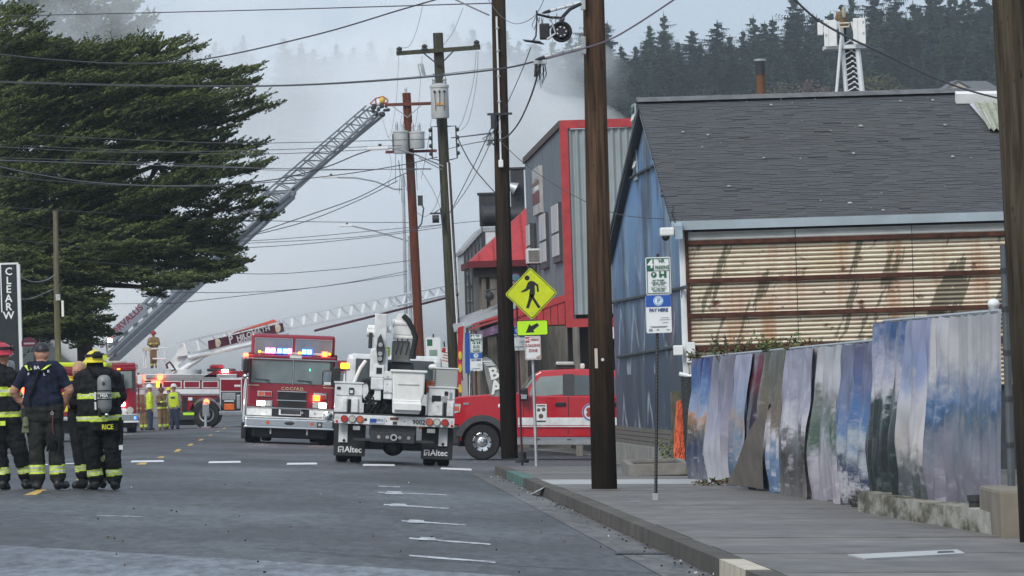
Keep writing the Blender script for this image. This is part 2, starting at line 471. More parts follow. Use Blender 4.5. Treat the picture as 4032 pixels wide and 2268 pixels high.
def strip(a, bq, d0, d1, z0, z1):
    """block between lateral offsets a..bq and depths d0..d1 on the street profile"""
    b = MB(); vs = []
    for d in (d0, d1):
        for u in (a, bq):
            x = crown(d) + u; g = zc(d) - .035 * 6.65
            vs += [il(x, d, g + z0), il(x, d, g + z1 + .004 * max(0, u - 6.65))]
    b.add(vs, [(0, 1, 3, 2), (4, 6, 7, 5), (0, 4, 5, 1), (2, 3, 7, 6), (0, 2, 6, 4), (1, 5, 7, 3)])
    return b
pav = struct(bpy.data.objects.new('pavement', None)); COL.objects.link(pav)
strip(6.8, 10.3, 32, KEND, -.2, .118).build('bedding', M_ground, pav)
kerb = struct(bpy.data.objects.new('kerb', None)); COL.objects.link(kerb)
d = 34.0; k = 0
while d < KEND - .5:
    e = min(d + 3.1, KEND)
    m = M_kerb
    if 97 < d < 106: m = M_kgreen
    if 45.2 < d < 48.3: m = M_kwhite
    strip(6.65, 6.84, d, e - .02, -.15, .15).build('kerb_stone', m, kerb)
    d = e
d = 34.0
while d < KEND - .5:
    e = min(d + 2.9 + rng.uniform(-.3, .3), KEND)
    m = M_slabw if 90.5 < (d + e) / 2 < 96.5 else M_slab
    lift = rng.uniform(-.004, .004)
    strip(6.86, 10.3, d, e - .035, .05, .146 + lift).build('paving_slab', m, pav)
    d = e
# kerb return at the side street
b = MB()
pts = []
for i in range(7):
    a = i / 6 * math.pi / 2
    pts.append((crown(KEND) + 6.65 + 1.4 * (1 - math.cos(a)), KEND + 1.4 * math.sin(a)))
for i in range(6):
    (xa, da), (xb, db) = pts[i], pts[i + 1]
    q = MB()
    for (x, dd) in ((xa, da), (xb, db)):
        n = Vector((1, 0)) if i == 0 else Vector((db - da, -(xb - xa))).normalized()
        g = zc(dd) - .035 * 6.65
        for off in (0, .18):
            for z in (-.1, .14 - .012 * i): q.v.append(tuple(il(x + off * n.x, dd + off * n.y, g + z)))
    q.f = [(0, 1, 3, 2), (4, 6, 7, 5), (0, 4, 5, 1), (2, 3, 7, 6), (0, 2, 6, 4), (1, 5, 7, 3)]; q.m = [0] * 6
    q.build('kerb_stone', M_kerb, kerb)
q = MB(); g = zc(KEND) - .035 * 6.65
q.prism([il(x + .12, dd, zc(dd) - .035 * 6.65 + .12) for x, dd in pts] + [il(crown(KEND) + 12, KEND + 1.4, g + .12), il(crown(KEND) + 12, KEND, g + .12)], il(0, 0, -.15) - il(0, 0, 0))
q.build('paving_slab', M_slab, pav)

# painted markings, each laid as a thin sheet on the road
def mark(name, quad, m, up=.004, d0=90):
    ps = [onground(a, c, d0, up)[0] for a, c in quad]
    b = MB(); n = 6
    # subdivided so that it follows the cross fall
    vs = []
    for i in range(n + 1):
        t = i / n
        vs += [ps[0].lerp(ps[1], t), ps[3].lerp(ps[2], t)]
    b.add(vs, [(2 * i, 2 * i + 2, 2 * i + 3, 2 * i + 1) for i in range(n)])
    return struct(b.build(name, m, fix=False))
for x0, x1, ya, yb, h in [(255, 330, 1826, 1823, 3), (514, 646, 1817, 1815, 6.5), (819, 949, 1820, 1818, 7), (1127, 1250, 1826, 1825, 7), (1427, 1556, 1830, 1831, 7), (1733, 1858, 1844, 1849, 7), (100, 190, 1830, 1829, 4)]:
    mark('crosswalk_bar', [(x0, ya + h / 2), (x1, yb + h / 2), (x1 - 3, yb - h / 2), (x0 + 5, ya - h / 2)], M_mw)
for q in [[(93, 1949), (140, 1949), (184, 1927), (150, 1927)], [(296, 1890), (325, 1891), (352, 1876), (328, 1876)], [(536, 1829), (572, 1829), (582, 1821), (552, 1821)],
          [(617, 1803), (640, 1803), (650, 1797), (630, 1797)], [(683, 1779), (703, 1779), (716, 1768), (698, 1768)], [(736, 1755), (752, 1755), (764, 1747), (749, 1747)],
          [(778, 1734.5), (793, 1734.5), (805, 1728), (791, 1728)], [(818, 1716), (829, 1716), (838, 1711), (828, 1711)], [(847, 1701), (858, 1701), (868, 1696), (858, 1696)], [(874, 1689), (884, 1689), (892, 1685), (883, 1685)]]:
    mark('yellow_centre_dash', q, M_my, .004, 110)
for x0, y0, x1, y1, h in [(1490, 1914, 1575, 1917, 3), (1490, 1938, 1760, 1949, 3.5), (1511, 1986, 1769, 2002, 4.5), (1581, 2050, 1834, 2067, 5), (1611, 2119, 1931, 2143, 5.5), (1611, 2187, 1951, 2214, 7),
                          (380, 2030, 560, 2034, 3), (2090, 1946, 2150, 1949, 4), (2480, 1975, 2520, 1976, 2)]:
    mark('parking_line', [(x0, y0 + h / 2), (x1, y1 + h / 2), (x1, y1 - h / 2), (x0, y0 - h / 2)], M_mww)
    if x1 - x0 > 200 and y0 > 1930 and y0 < 2150:
        xm = x0 + (x1 - x0) * .22
        mark('parking_line', [(xm - 35, y0 + 7), (xm + 40, y0 + 9), (xm + 30, y0 - 3), (xm - 25, y0 - 5)], M_mww, .008)
# foreground damp sheen painted as a pale patch, ragged along its far edge
b = MB(); top = []; bot = []
for i in range(60):
    t = i / 59; x = -120 + t * 2500
    y = 2138 + t * 150
    top.append(onground(x, y, 60, .004)[0]); bot.append(onground(x, 2340, 55, .004)[0])
b.add(top + bot, [(i, i + 1, 61 + i, 60 + i) for i in range(59)])
struct(b.build('road_sheen_patch', M_sheen, fix=False))
# tar seam and the drain inlet
for pts, w in [([(1000, 2155), (1400, 2185), (2000, 2225), (2700, 2262)], 3)]:
    b = MB(); vs = []
    for a, c in pts: vs += [onground(a - w * .5, c, 80, .0045)[0], onground(a + w * .5, c + 1, 80, .0045)[0]]
    b.add(vs, [(2 * i, 2 * i + 2, 2 * i + 3, 2 * i + 1) for i in range(len(pts) - 1)])
    struct(b.build('tar_seam', mat('tar', (.045, .047, .052), .7), fix=False))
dr = thing('drain_grate', 'dark iron drain grate set in the gutter beside the kerb', 'drain', onground(2520, 2180, 60, .006)[0])
for i in range(9):
    a = onground(2425 + i * 22, 2180, 60, .006)[0] - dr.location
    b = MB(); b.box(a.x, a.x + .045, a.y - .28, a.y + .28, a.z, a.z + .008); b.build('grate_bar', M_dark, dr)
cov = thing('utility_cover', 'pale rectangular utility cover set in the pavement below the banner fence', 'cover', gp(3.3, 53.0, .004))
b = MB(); ps = [onground(a, c, 53, .008)[0] - cov.location for a, c in ((3405, 2199), (3800, 2178), (3770, 2163), (3338, 2183))]
b.prism(ps, (0, 0, -.02)); b.build('lid', M_slabw, cov)
b = MB(); ps = [onground(a, c, 53, .012)[0] - cov.location for a, c in ((3690, 2176), (3760, 2173), (3750, 2168), (3695, 2170))]
b.prism(ps, (0, 0, -.01)); b.build('handle_slot', M_dark, cov)

# specks of grit and litter on the carriageway and along the gutter
b = MB(); rs = random.Random(21)
for i in range(120):
    if i < 40: x_, y_ = rs.uniform(100, 2400), rs.uniform(1850, 2260)
    else:
        dd_ = rs.uniform(48, 112); x_ = None
    p = onground(x_, y_, 80, .006)[0] if x_ is not None else gp(crown(dd_) + 6.64 - abs(rs.gauss(0, .12)), dd_, .01)
    w = rs.uniform(.008, .022); b.prism([p, p + Vector((w, 0, 0)), p + Vector((w * .8, w * 2, .004)), p + Vector((.1 * w, w * 1.6, .004))], (0, 0, .01), rs.choice((0, 0, 0, 0, 0, 1, 2, 2)))
tag(b.build('road_litter', [mat('dark_grit', (.02, .02, .02), .9), mat('pale_grit', (.5, .5, .48), .9), mat('leaf_litter', (.1, .06, .03), .9)], fix=False), 'grit and small litter scattered on the road and gutter', 'litter', kind='stuff')
# ---------------------------------------------------------------- street frontage
FR = math.atan(.046)                  # the frontage runs away from the viewer, slightly to the left
def front_x(d): return 8.434 - .046 * d
def front_d(p): return 8.434 / (.046 + (p - CX) / F)
def frame(d):
    x = front_x(d)
    p = il(x, d, zc(d) - .2)
    return Matrix.Translation(p) @ Matrix.Rotation(FR, 4, 'Z')
def loc_on(Mi, p, q, x=0.0):           # photo pixel on the frontage plane -> local (y, z)
    a = Mi @ Vector((0, 0, CAMZ)); v = Mi @ px(p, q, 150.0) - a; k = (x - a.x) / v.x; return a.y + v.y * k, a.z + v.z * k

# --- the warehouse with the painted gable
WM = frame(114.0); WI = WM.inverted()
wh = thing('warehouse', 'old warehouse with painted blue gable, dark shingle roof and rusty iron side', 'building', M=WM)
yf, hf = loc_on(WI, 2402, 1000, -.05)
ya, ha = loc_on(WI, 2513, 400, -.18)
h1 = (WI @ px(2713, 872, 114.0)).z
XR = 15.0
z0m = .75
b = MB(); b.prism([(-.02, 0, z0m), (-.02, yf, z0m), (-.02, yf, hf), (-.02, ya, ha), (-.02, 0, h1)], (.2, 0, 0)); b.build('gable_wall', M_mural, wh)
for k_ in ((.06, .3, h1 - .05), (yf - .3, yf, hf)): b = MB(); b.box(.2, XR, k_[0], k_[1], -.6, k_[2]); b.build('side_wall', M_dark, wh)
b = MB(); b.box(-.1, .15, .02, yf, -.6, .42, .02); b.build('foundation', M_conc, wh)
for k in range(4):
    b = MB(); zz = .42 + k * .085; b.box(-.06 - .012 * (3 - k), .0, .02, yf, zz, zz + .075); b.build('siding_board', M_wood, wh)
# seams of the mural sheets
for (pa, qa), (pb, qb) in [((2412, 1192), (2712, 1130)), ((2462, 716), (2592, 646)), ((2440, 1405), (2700, 1360))]:
    a = loc_on(WI, pa, qa); c = loc_on(WI, pb, qb)
    b = MB(); b.tube([(-.05, a[0], a[1]), (-.05, c[0], c[1])], .035, 5)
    for i in range(16):
        if qa > 1300: break
        t = rng.random(); y = a[0] + (c[0] - a[0]) * t; z = a[1] + (c[1] - a[1]) * t; l = rng.uniform(.05, .22)
        b.prism([(-.07, y, z), (-.07, y + .14, z), (-.08, y + .05, z - l)], (.006, 0, 0))
    b.build('sheet_seam', mat('ragged_seam', (.06, .075, .085), .8, var=.5, scale=4), wh)
def rake(y0, z0, y1, z1, w, m, name):
    b = MB(); b.prism([(-.16, y0, z0), (-.16, y1, z1), (-.16, y1, z1 - w), (-.16, y0, z0 - w)], (.14, 0, 0)); b.build(name, m, wh)
rake(-.4, h1 - .08, ya, ha - .03, .24, M_bluefr, 'rake_board')
rake(yf + .3, hf - .05, ya, ha + .05, .22, M_dark, 'rake_board')
lv = MB(); vy, vz = loc_on(WI, 2508, 560)
lv.box(-.06, -.03, vy - .5, vy + .5, vz - .75, vz + .75); vent = lv.build('louvre_vent', M_fascia, wh)
for i in range(9):
    b = MB(); z = vz - .66 + i * .155
    b.prism([(-.085, vy - .42, z), (-.085, vy + .42, z), (-.06, vy + .42, z + .11), (-.06, vy - .42, z + .11)], (0, 0, .02)); b.build('slat', M_white2 if i % 2 else M_blackp, vent)
b = MB(); b.box(-.06, .1, -.03, .07, -.6, h1, .01); b.build('corner_post', M_signw, wh)
# roof: courses of shingles laid one over the other
sl = Vector((0, ya + .14, ha - h1 + .02)); nl = sl.normalized(); up = Vector((0, -nl.z, nl.y))
rb = Vector((0, -.14, h1 - .01))
b = MB(); b.prism([(-.18, rb.y, rb.z - .06), (-.18, ya, ha - .02), (-.18, yf + .3, hf - .05), (-.18, yf + .3, hf - .16), (-.18, ya, ha - .14), (-.18, rb.y, rb.z - .14)], (XR + .5, 0, 0))
roof = b.build('roof', M_dark, wh)
NC = 72; stp = sl.length / NC
for c in range(NC):
    me = bpy.data.meshes.new('shingle_course'); vs = []; fs = []; tone = []
    x = -.2 - rng.uniform(0, .3)
    while x < XR:
        w = rng.choice((.2, .26, .3, .34)); a = rb + nl * (c * stp + rng.uniform(-.02, .01)); e = rb + nl * (c * stp + stp + .06)
        th = rng.choice((.01, .013, .016, .021)); o = len(vs); lift = rng.random() < .015
        for q, h in ((a, th + (.02 if lift else 0)), (e, .004)):
            for xx in (max(x, -.2) + .001, x + w - .001): vs.append((xx, q.y + up.y * h, q.z + up.z * h))
        for xx in (max(x, -.2) + .001, x + w - .001): vs.append((xx, a.y - up.y * .03, a.z - up.z * .03))
        fs += [(o, o + 1, o + 3, o + 2), (o, o + 4, o + 5, o + 1)]
        tn = rng.random(); tone += [tn, tn]
        x += w
    me.from_pydata(vs, [], fs); me.materials.append(M_shing)
    at = me.attributes.new('tone', 'FLOAT', 'FACE'); at.data.foreach_set('value', tone)
    link('shingle_course', me, roof)
b = MB(); b.prism([(-.22, ya - .32, ha - .02), (-.22, ya, ha + .08), (-.22, ya + .3, ha - .02), (-.22, ya, ha + .02)], (XR + .5, 0, 0)); b.build('ridge_cap', mat('ridge_grey', (.13, .13, .135), .8, var=.3, scale=4), roof)
b = MB()
for i in range(110):      # droppings and flakes of moss lying on the shingles
    t = 1 - rng.random() ** 1.6; x = XR * rng.random() ** .8 * .95; p = rb + nl * (sl.length * t) + up * .045; w = .012 + .07 * rng.random() ** 3
    b.prism([(x, p.y, p.z), (x + w, p.y, p.z), (x + w * .7, p.y + nl.y * w, p.z + nl.z * w), (x, p.y + nl.y * w * .6, p.z + nl.z * w * .6)], (0, 0, .012))
tag(b.build('moss_flakes', mat('pale_moss', (.38, .38, .33), .9, var=.4, scale=30), roof), kind='stuff')
b = MB(); b.prism([(-.2, -.19, h1 + .005), (-.2, -.19, h1 - .155), (-.2, -.15, h1 - .155), (-.2, -.15, h1 + .005)], (XR, 0, 0)); b.build('fascia', M_fascia, wh)
# translucent roof sheet near the right end
sk = MB(); us = [(3868, 428), (3820, 418), (3905, 520), (3990, 530), (3990, 420)]
def on_roof(p, q):
    v0 = WI @ Vector((0, 0, CAMZ)); v1 = WI @ px(p, q, 120.0); dr_ = v1 - v0
    tt = (rb - v0).dot(up) / dr_.dot(up); return v0 + dr_ * tt
def on_plane_y(p, q, y):
    v0 = WI @ Vector((0, 0, CAMZ)); v1 = WI @ px(p, q, 120.0); dr_ = v1 - v0
    return v0 + dr_ * ((y - v0.y) / dr_.y)
P4 = [on_roof(3835, 422) + up * .06, on_roof(4060, 418) + up * .06, on_roof(4060, 530) + up * .06, on_roof(3895, 528) + up * .06]
b = MB(); n = 28; vs = []
for i in range(n + 1):
    for j in (0, 1):
        t = i / n; p = (P4[0].lerp(P4[1], t)).lerp(P4[3].lerp(P4[2], t), j); vs.append(p + up * (.03 + .03 * math.sin(i * 1.6)))
b.add(vs, [(2 * i, 2 * i + 1, 2 * i + 3, 2 * i + 2) for i in range(n)])
b.build('translucent_roof_sheet', mat('mossy_translucent_sheet', (.33, .34, .26), .6, var=.4, scale=8, sc=(1, 3, 3)), roof)
b = MB(); a = on_roof(3765, 414); c = on_roof(4060, 411); b.prism([a + up * .03, c + up * .03, c + up * .22, a + up * .22], nl * .2); b.build('white_flashing', M_white2, roof)
b = MB(); a = on_roof(3818, 422); c = on_roof(3893, 508); b.prism([a + up * .05, a + up * .05 + Vector((.16, 0, 0)), c + up * .05 + Vector((.12, 0, 0)), c + up * .05], up * .02); b.build('white_flashing', mat('pale_lilac_flashing', (.5, .5, .54), .6), roof)
# corrugated iron side: five rows of sheets between dark rusty battens
zs = [on_plane_y(2725, q, -.02).z for q in (910, 957, 1108, 1245, 1375, 1560)]
pitch = .079; colsx = [0.09]
while colsx[-1] < XR: colsx.append(colsx[-1] + rng.choice((1.95, 2.1, 2.4)))
for r in range(5):
    zt, zb = zs[r] - .02, zs[r + 1] + .02
    for c in range(len(colsx) - 1):
        x0, x1 = colsx[c], colsx[c + 1] - .012; dy = rng.uniform(-.012, .012) - (.012 if c % 2 else 0)
        n = max(4, int((zt - zb) / (pitch / 6))); vs = []
        amp = .022 if r else .03
        for i in range(n + 1):
            z = zb + (zt - zb) * i / n; y = -.03 + dy - amp * math.sin(2 * math.pi * z / (pitch if r else pitch * 1.6)) * (.55 if r == 0 else 1)
            vs += [(x0, y, z), (x1, y + rng.uniform(-.002, .002), z)]
        b = MB(); b.add(vs, [(2 * i, 2 * i + 1, 2 * i + 3, 2 * i + 2) for i in range(n)])
        o = b.build('corrugated_sheet', M_rust if r else M_rustp, wh, fix=False); shade(o.data, 80)
for r in range(1, 5):
    b = MB(); b.box(.06, XR, -.115, -.03, zs[r] - .04, zs[r] + .045, .01); b.build('batten', M_batten, wh)
b = MB(); b.box(.04, .1, -.09, -.03, -.6, h1 - .16); b.build('edge_strip', M_batten, wh)
# chimney behind the ridge
b = MB(); cp = on_plane_y(2997, 385, ya + .6); cz = on_plane_y(2997, 232, ya + .6).z
ch = thing('chimney_pipe', 'rusty metal chimney pipe with cap rising behind the shingle ridge', 'chimney', WM @ Vector((cp.x, cp.y, cp.z - .6)), rz=FR)
hh = cz - cp.z + .6
MB().cyl((0, 0, 0), (0, 0, hh - .1), .085, n=14).build('pipe', mat('rusty_pipe', (.17, .08, .042), .8, .2, var=.6, scale=1.2, grime=.5), ch, True)
MB().cyl((0, 0, hh - .3), (0, 0, hh - .06), .095, n=14).build('collar', M_dark, ch, True)
b = MB(); b.cyl((0, 0, hh - .04), (0, 0, hh), .115, n=14); b.build('cap', M_steel, ch, True)
# small fittings on the gable and side
def fit(name, label, cat, p, q, off=-.12):
    y, z = loc_on(WI, p, q); o = thing(name, label, cat, M=WM @ Matrix.Translation((off, y, z))); return o
o = fit('security_camera', 'white security camera below the eave at the warehouse corner', 'camera', 2690, 905)
MB().cyl((0, 0, 0), (-.16, 0, 0), .04, n=8).build('bracket', M_steel, o); b = MB(); b.box(-.3, -.05, -.12, .12, -.1, .05, .03); b.build('housing', M_white2, o)
MB().ball((-.2, -.05, -.12), .07).build('lens_dome', M_blackp, o, True)
MB().tube([(0, 0, .05), (-.05, .3, .35), (-.02, .5, .2), (0, .6, .45)], .012, 5).build('cable', M_blackp, o)
o = thing('electric_meter', 'pale electric meter box on the warehouse corner above the black pipe', 'meter', M=WM @ Matrix.Translation(on_plane_y(2705, 1385, -.05) + Vector((0, -.05, 0))))
b = MB(); b.box(-.02, .14, -.1, .04, -.2, .17, .015); b.build('box', M_signw, o)
b = MB(); b.box(-.25, -.08, -.12, .06, -.06, .12, .02); b.build('junction_box', M_white2, o)
b = MB(); b.tube([(.05, -.03, -.2), (.05, -.03, -.38), (.16, -.05, -.42), (.3, -.05, -.44)], .028, 7); b.build('conduit', M_steel, o, True)

# --- tall grey building with red trim
GD = front_d(2252.0)
GM = frame(GD); GI = GM.inverted()
gb = thing('metal_clad_building', 'tall grey metal building with bright red corner trim and corrugated side', 'building', M=GM)
gy, gh2 = loc_on(GI, 2066, 622)
gh = (GI @ px(2212, 474, GD)).z
zb_ = (GI @ px(2250, 1256, GD)).z                      # underside of the upper storey
GX = 10.0
b = MB(); b.prism([(0, .02, zb_), (0, gy, zb_), (0, gy, gh2), (0, .02, gh)], (.2, 0, 0)); b.build('front_cladding', M_clad, gb)
for k in range(2, 7, 2):
    y = gy * k / 8; b = MB(); zt = gh + (gh2 - gh) * k / 8; b.box(-.012, 0, y - .015, y + .015, zb_, zt - .3); b.build('cladding_joint', mat('dark_clad_joint', (.13, .152, .174), .7), gb)
b = MB(); b.box(.2, GX, .2, gy, zb_, min(gh, gh2) - .3); b.build('core', M_dark, gb)
n = 64; x0, x1 = .14, GX
pw = .17; x = x0
while x < x1:
    b = MB(); vs = []; w = min(pw * 6, x1 - x)
    for i in range(37):
        xx = x + w * i / 36
        vs += [(xx, .03 - .035 * math.sin(2 * math.pi * (xx - x0) / pw), zb_ + .1), (xx, .03 - .035 * math.sin(2 * math.pi * (xx - x0) / pw), gh - .22)]
    b.add(vs, [(2 * i, 2 * i + 2, 2 * i + 3, 2 * i + 1) for i in range(36)]); o = b.build('corrugated_sheet', M_corr, gb, fix=False); shade(o.data, 80); x += w
b = MB(); b.box(-.05, .14, -.06, .12, zb_ - .2, gh); b.build('corner_trim', M_redt, gb)
b = MB(); b.box(.14, GX, -.06, .12, gh - .2, gh); b.build('parapet_trim', M_redt, gb)
b = MB(); b.box(.14, GX, -.06, .12, zb_ - .2, zb_ + .0); b.build('band_trim', M_redt, gb)
b = MB(); b.prism([(-.06, .14, gh), (-.06, gy, gh2), (-.06, gy, gh2 - .16), (-.06, .14, gh - .16)], (.2, 0, 0)); b.build('parapet_cap', mat('dark_brown_flashing', (.09, .075, .065), .7), gb)
def facade_rect(p0, p1, q0, q1, name, m, proud=.05, bev=.0, par=None):
    a = loc_on(GI, p1, (q0 + q1) / 2); c = loc_on(GI, p0, (q0 + q1) / 2); pm = (p0 + p1) / 2
    zt = loc_on(GI, pm, q0)[1]; zl = loc_on(GI, pm, q1)[1]
    b = MB(); b.box(-proud, .02, a[0], c[0], zl, zt, bev); b.build(name, m, par or gb); return a[0], c[0], zl, zt
M_wpane = mat('white_blind_pane', (.6, .61, .62), .35, var=.1, scale=2)
for p0, p1, q0, q1 in [(2186, 2214, 800, 1035), (2138, 2163, 838, 1058), (2086, 2100, 880, 1060)]:
    y0, y1, zl, zt = facade_rect(p0, p1, q0, q1, 'window', mat('dark_grey_frame', (.06, .065, .07), .6), .08)
    w = gb.children[-1] if False else None
    fr_ = [c for c in bpy.data.objects if c.parent == gb and c.name.startswith('window')][-1]
    zm = (zl + zt) / 2
    for a, c in ((zl + .16, zm - .04), (zm + .02, zt - .03)):
        b = MB(); b.box(-.1, -.07, y0 + .1, y1 - .1, a, c); b.build('pane', M_wpane, fr_)
        b = MB(); b.box(-.115, -.1, (y0 + y1) / 2 - .03, (y0 + y1) / 2 + .03, a, c); b.build('glazing_bar', M_grey, fr_)
facade_rect(2103, 2114, 880, 1060, 'shutter', M_dark, .06)
y0, y1, zl, zt = facade_rect(2110, 2138, 658, 845, 'sign_board', mat('faded_sign_board', (.42, .42, .42), .6, var=.2, scale=2), .09)
sb = [c for c in bpy.data.objects if c.parent == gb and c.name.startswith('sign_board')][-1]
for k, (a, c, m) in enumerate([(.22, .5, mat('sign_maroon_block', (.16, .06, .06), .6)), (.5, .62, M_white2), (.62, .72, mat('sign_brown_block', (.2, .13, .1), .6)), (.72, .8, M_grey)]):
    b = MB(); b.box(-.1, -.09, y0 + .15 * (k % 2) * (y1 - y0), y1 - .35 * (y1 - y0) * (k % 2), zl + (zt - zl) * a, zl + (zt - zl) * c - .03); b.build('sign_block', m, sb)
ac = thing('air_conditioner', 'window air conditioner on a bracket on the grey building front', 'air conditioner', M=GM @ Matrix.Translation((-.02, loc_on(GI, 2125, 1010)[0], loc_on(GI, 2125, 1010)[1])))
b = MB(); b.box(-.32, 0, -.5, .5, -.18, .2, .02); b.build('case', M_signw, ac)
b = MB(); b.box(-.3, -.02, -.515, -.5, -.14, .16); g_ = b.build('grille', M_grey, ac)
for i in range(6):
    b = MB(); b.box(-.29, -.03, -.525, -.515, -.12 + i * .048, -.1 + i * .048); b.build('slat', M_wood, g_)
b = MB(); b.tube([(-.3, -.2, -.2), (-.05, -.2, -.45)], .02, 5); b.tube([(-.32, -.2, -.19), (0, -.2, -.19)], .02, 5); b.build('bracket', M_dark, ac)
# red skirt roof over the shop front, and the dark recessed shop
def gl_(p, q): v = GI @ px(p, q, GD); return v
w0, w1, w2_ = gl_(1969, 1253), gl_(2240, 1168), gl_(2111, 1283)
b = MB(); b.prism([(w0.x, .1, w0.z), (-.05, .1, w1.z), (-.05, gy, w1.z - .1), (w0.x, gy, w0.z - .05)], (0, 0, -.06)); awn = b.build('skirt_roof', M_redt, gb)
for k in range(14):
    y = .2 + gy * k / 14; b = MB(); b.tube([(-.05, y, w1.z + .02), (w0.x, y, w0.z + .02)], .02, 4); b.build('standing_seam', M_redt, awn)
nb2 = 9
for k in range(nb2):      # vertical boards closing the end of the skirt roof
    t0, t1 = k / nb2, (k + 1) / nb2; xa_, xb_ = w0.x + (-.05 - w0.x) * t0, w0.x + (-.05 - w0.x) * t1 - .015
    b = MB(); b.prism([(xa_, -.02, w0.z - .2), (xb_, -.02, w0.z - .2), (xb_, -.02, w0.z + (w1.z - w0.z) * t1), (xa_, -.02, w0.z + (w1.z - w0.z) * t0)], (0, .08, 0)); b.build('end_board', M_redt, awn)
b = MB(); b.prism([(w0.x - .05, -.05, w0.z + .02), (-.03, -.05, w1.z + .06), (-.03, -.05, w1.z - .1), (w0.x - .05, -.05, w0.z - .14)], (0, .03, 0)); b.build('verge_board', M_redt, awn)
b = MB(); b.box(.6, GX, 1.4, 1.6, -.4, zb_); b.box(1.0, 1.2, 1.4, gy, -.4, zb_); b.build('shop_wall', mat('dark_weathered_boards', (.045, .042, .04), .9, var=.4, scale=3, sc=(4, 4, .4)), gb)
for x in (1.35, 2.5, 3.6, 4.6):
    b = MB(); b.box(x, x + .85, 1.33, 1.4, .35, 2.3); w = b.build('window', M_wood, gb)
    b = MB(); b.box(x + .08, x + .77, 1.32, 1.33, .45, 2.2); b.build('pane', M_glass, w)
for x in (-1.5, .1, 2.1, 4.4):
    b = MB(); b.box(x, x + .16, -.2, -.04, -.4, zb_ - .2, .01); b.build('porch_post', M_wood, gb)
b = MB(); b.box(-1.1, GX, -.5, gy, -.4, -.05); b.build('porch_floor', M_conc, gb)
for x in (1.05, 1.75):
    b = MB(); b.box(x, x + .28, -.12, -.06, zb_ - .5, zb_ - .22); b.build('gutter_end', M_signw, gb)
pq = MB()
for i in range(12): pq.box(.55 + i * .11, .6 + i * .11, .2, .24, .55, 1.0)
pq.box(.5, 1.9, .2, .25, 1.0, 1.06); pq.box(.5, 1.9, .2, .25, .5, .55); pq.build('porch_railing', M_signw, gb)

# --- red hip-roofed tower, next along the street
RD = 178.0
def setp(p, q, d): return px(p, q, d)
rt = thing('red_roofed_tower', 'weathered timber tower with a red hipped metal roof beyond the grey building', 'building', M=Matrix.Translation(il(0, RD, zc(RD) - .2)) @ Matrix.Rotation(FR, 4, 'Z'))
RI = rt.matrix_world.inverted()
def rl(p, q, d=RD): return RI @ px(p, q, d)
e0 = rl(1852, 1032); e1 = rl(2075, 1018); t1 = rl(2072, 800, 180.5)
xl, xr = e0.x, 3.2
b = MB(); ze = e0.z; zt = t1.z; D2 = 5.0; apx = t1.x + .15
A = [(xl, 0, ze), (xr, 0, ze), (xr, D2, ze), (xl, D2, ze)]; B = [(apx, 2.3, zt), (xr - 1, 2.3, zt), (xr - 1, 2.8, zt), (apx, 2.8, zt)]
b.add(A + B, [(0, 1, 5, 4), (1, 2, 6, 5), (2, 3, 7, 6), (3, 0, 4, 7), (4, 5, 6, 7), (0, 3, 2, 1)]); r_ = b.build('hip_roof', M_redt, rt)
for k in range(7):
    x = xl + .25 + k * .42; t = min(1, (x - xl) / (apx - xl)); b = MB(); b.tube([(x, -.01, ze + .02), (x, 2.3 * t, ze + (zt - ze) * t + .02)], .02, 4); b.build('standing_seam', mat('dark_red_seam', (.3, .025, .03), .5), r_)
b = MB(); b.box(xl - .06, xr, -.08, .06, ze - .16, ze + .02); b.box(xl - .08, xl + .06, -.05, D2, ze - .16, ze + .02); b.build('gutter', mat('dark_red_gutter', (.13, .015, .02), .5), rt)
wx0 = rl(1888, 1100).x
b = MB(); b.box(wx0, xr - .3, .5, D2 - .4, -.4, ze - .1); b.build('wall', M_wood, rt)
b = MB(); b.box(wx0 - .15, xr - .3, .2, .5, rl(1900, 1090).z, ze - .16); b.build('beam', mat('dark_beam', (.06, .055, .05), .85, var=.3), rt)
for p in (1898, 1930, 1962):
    x = rl(p, 1100).x; b = MB(); b.box(x, x + (.12 if p != 1930 else .3), .3, .5, -.4, rl(1900, 1090).z); b.build('post', M_wood if p != 1962 else M_white2, rt)
b = MB(); b.box(rl(1972, 1100).x, xr - .4, .42, .5, rl(2000, 1100).z, rl(2000, 1065).z); b.build('window', M_glass, rt)
a0 = rl(1853, 1315); a1 = rl(1972, 1250)
b = MB(); b.prism([(a0.x, -1.2, a0.z), (a1.x + .8, -1.2, a1.z + .1), (a1.x + .8, -1.2, a1.z - .18), (a0.x, -1.2, a0.z - .2)], (0, .1, 0)); b.build('painted_awning', mat('purple_painted_awning', (.16, .1, .18), .7, var=.6, scale=9), rt)
b = MB(); b.prism([(a0.x - .5, -1.1, a0.z + .1), (a1.x + .8, -1.1, a1.z + .42), (a1.x + .8, .5, a1.z + .7), (a0.x - .5, .5, a0.z + .4)], (0, 0, -.05)); b.build('canopy_roof', M_grey, rt)
b = MB(); b.tube([(wx0 + .1, -.3, a1.z + .75), (wx0 + 1.4, -.6, a1.z + .95)], .02, 5); b.ball((wx0 + .25, -.4, a1.z + .6), (.13, .2, .13)); b.build('floodlight', M_dark, rt, True)
for x, w in ((wx0 - .3, .2), (wx0 + .15, .25), (wx0 + .6, .16), (wx0 + .95, .3)):
    b = MB(); b.box(x, x + w, -.6, -.45, -.4, a0.z - .1); b.build('post', M_wood, rt)

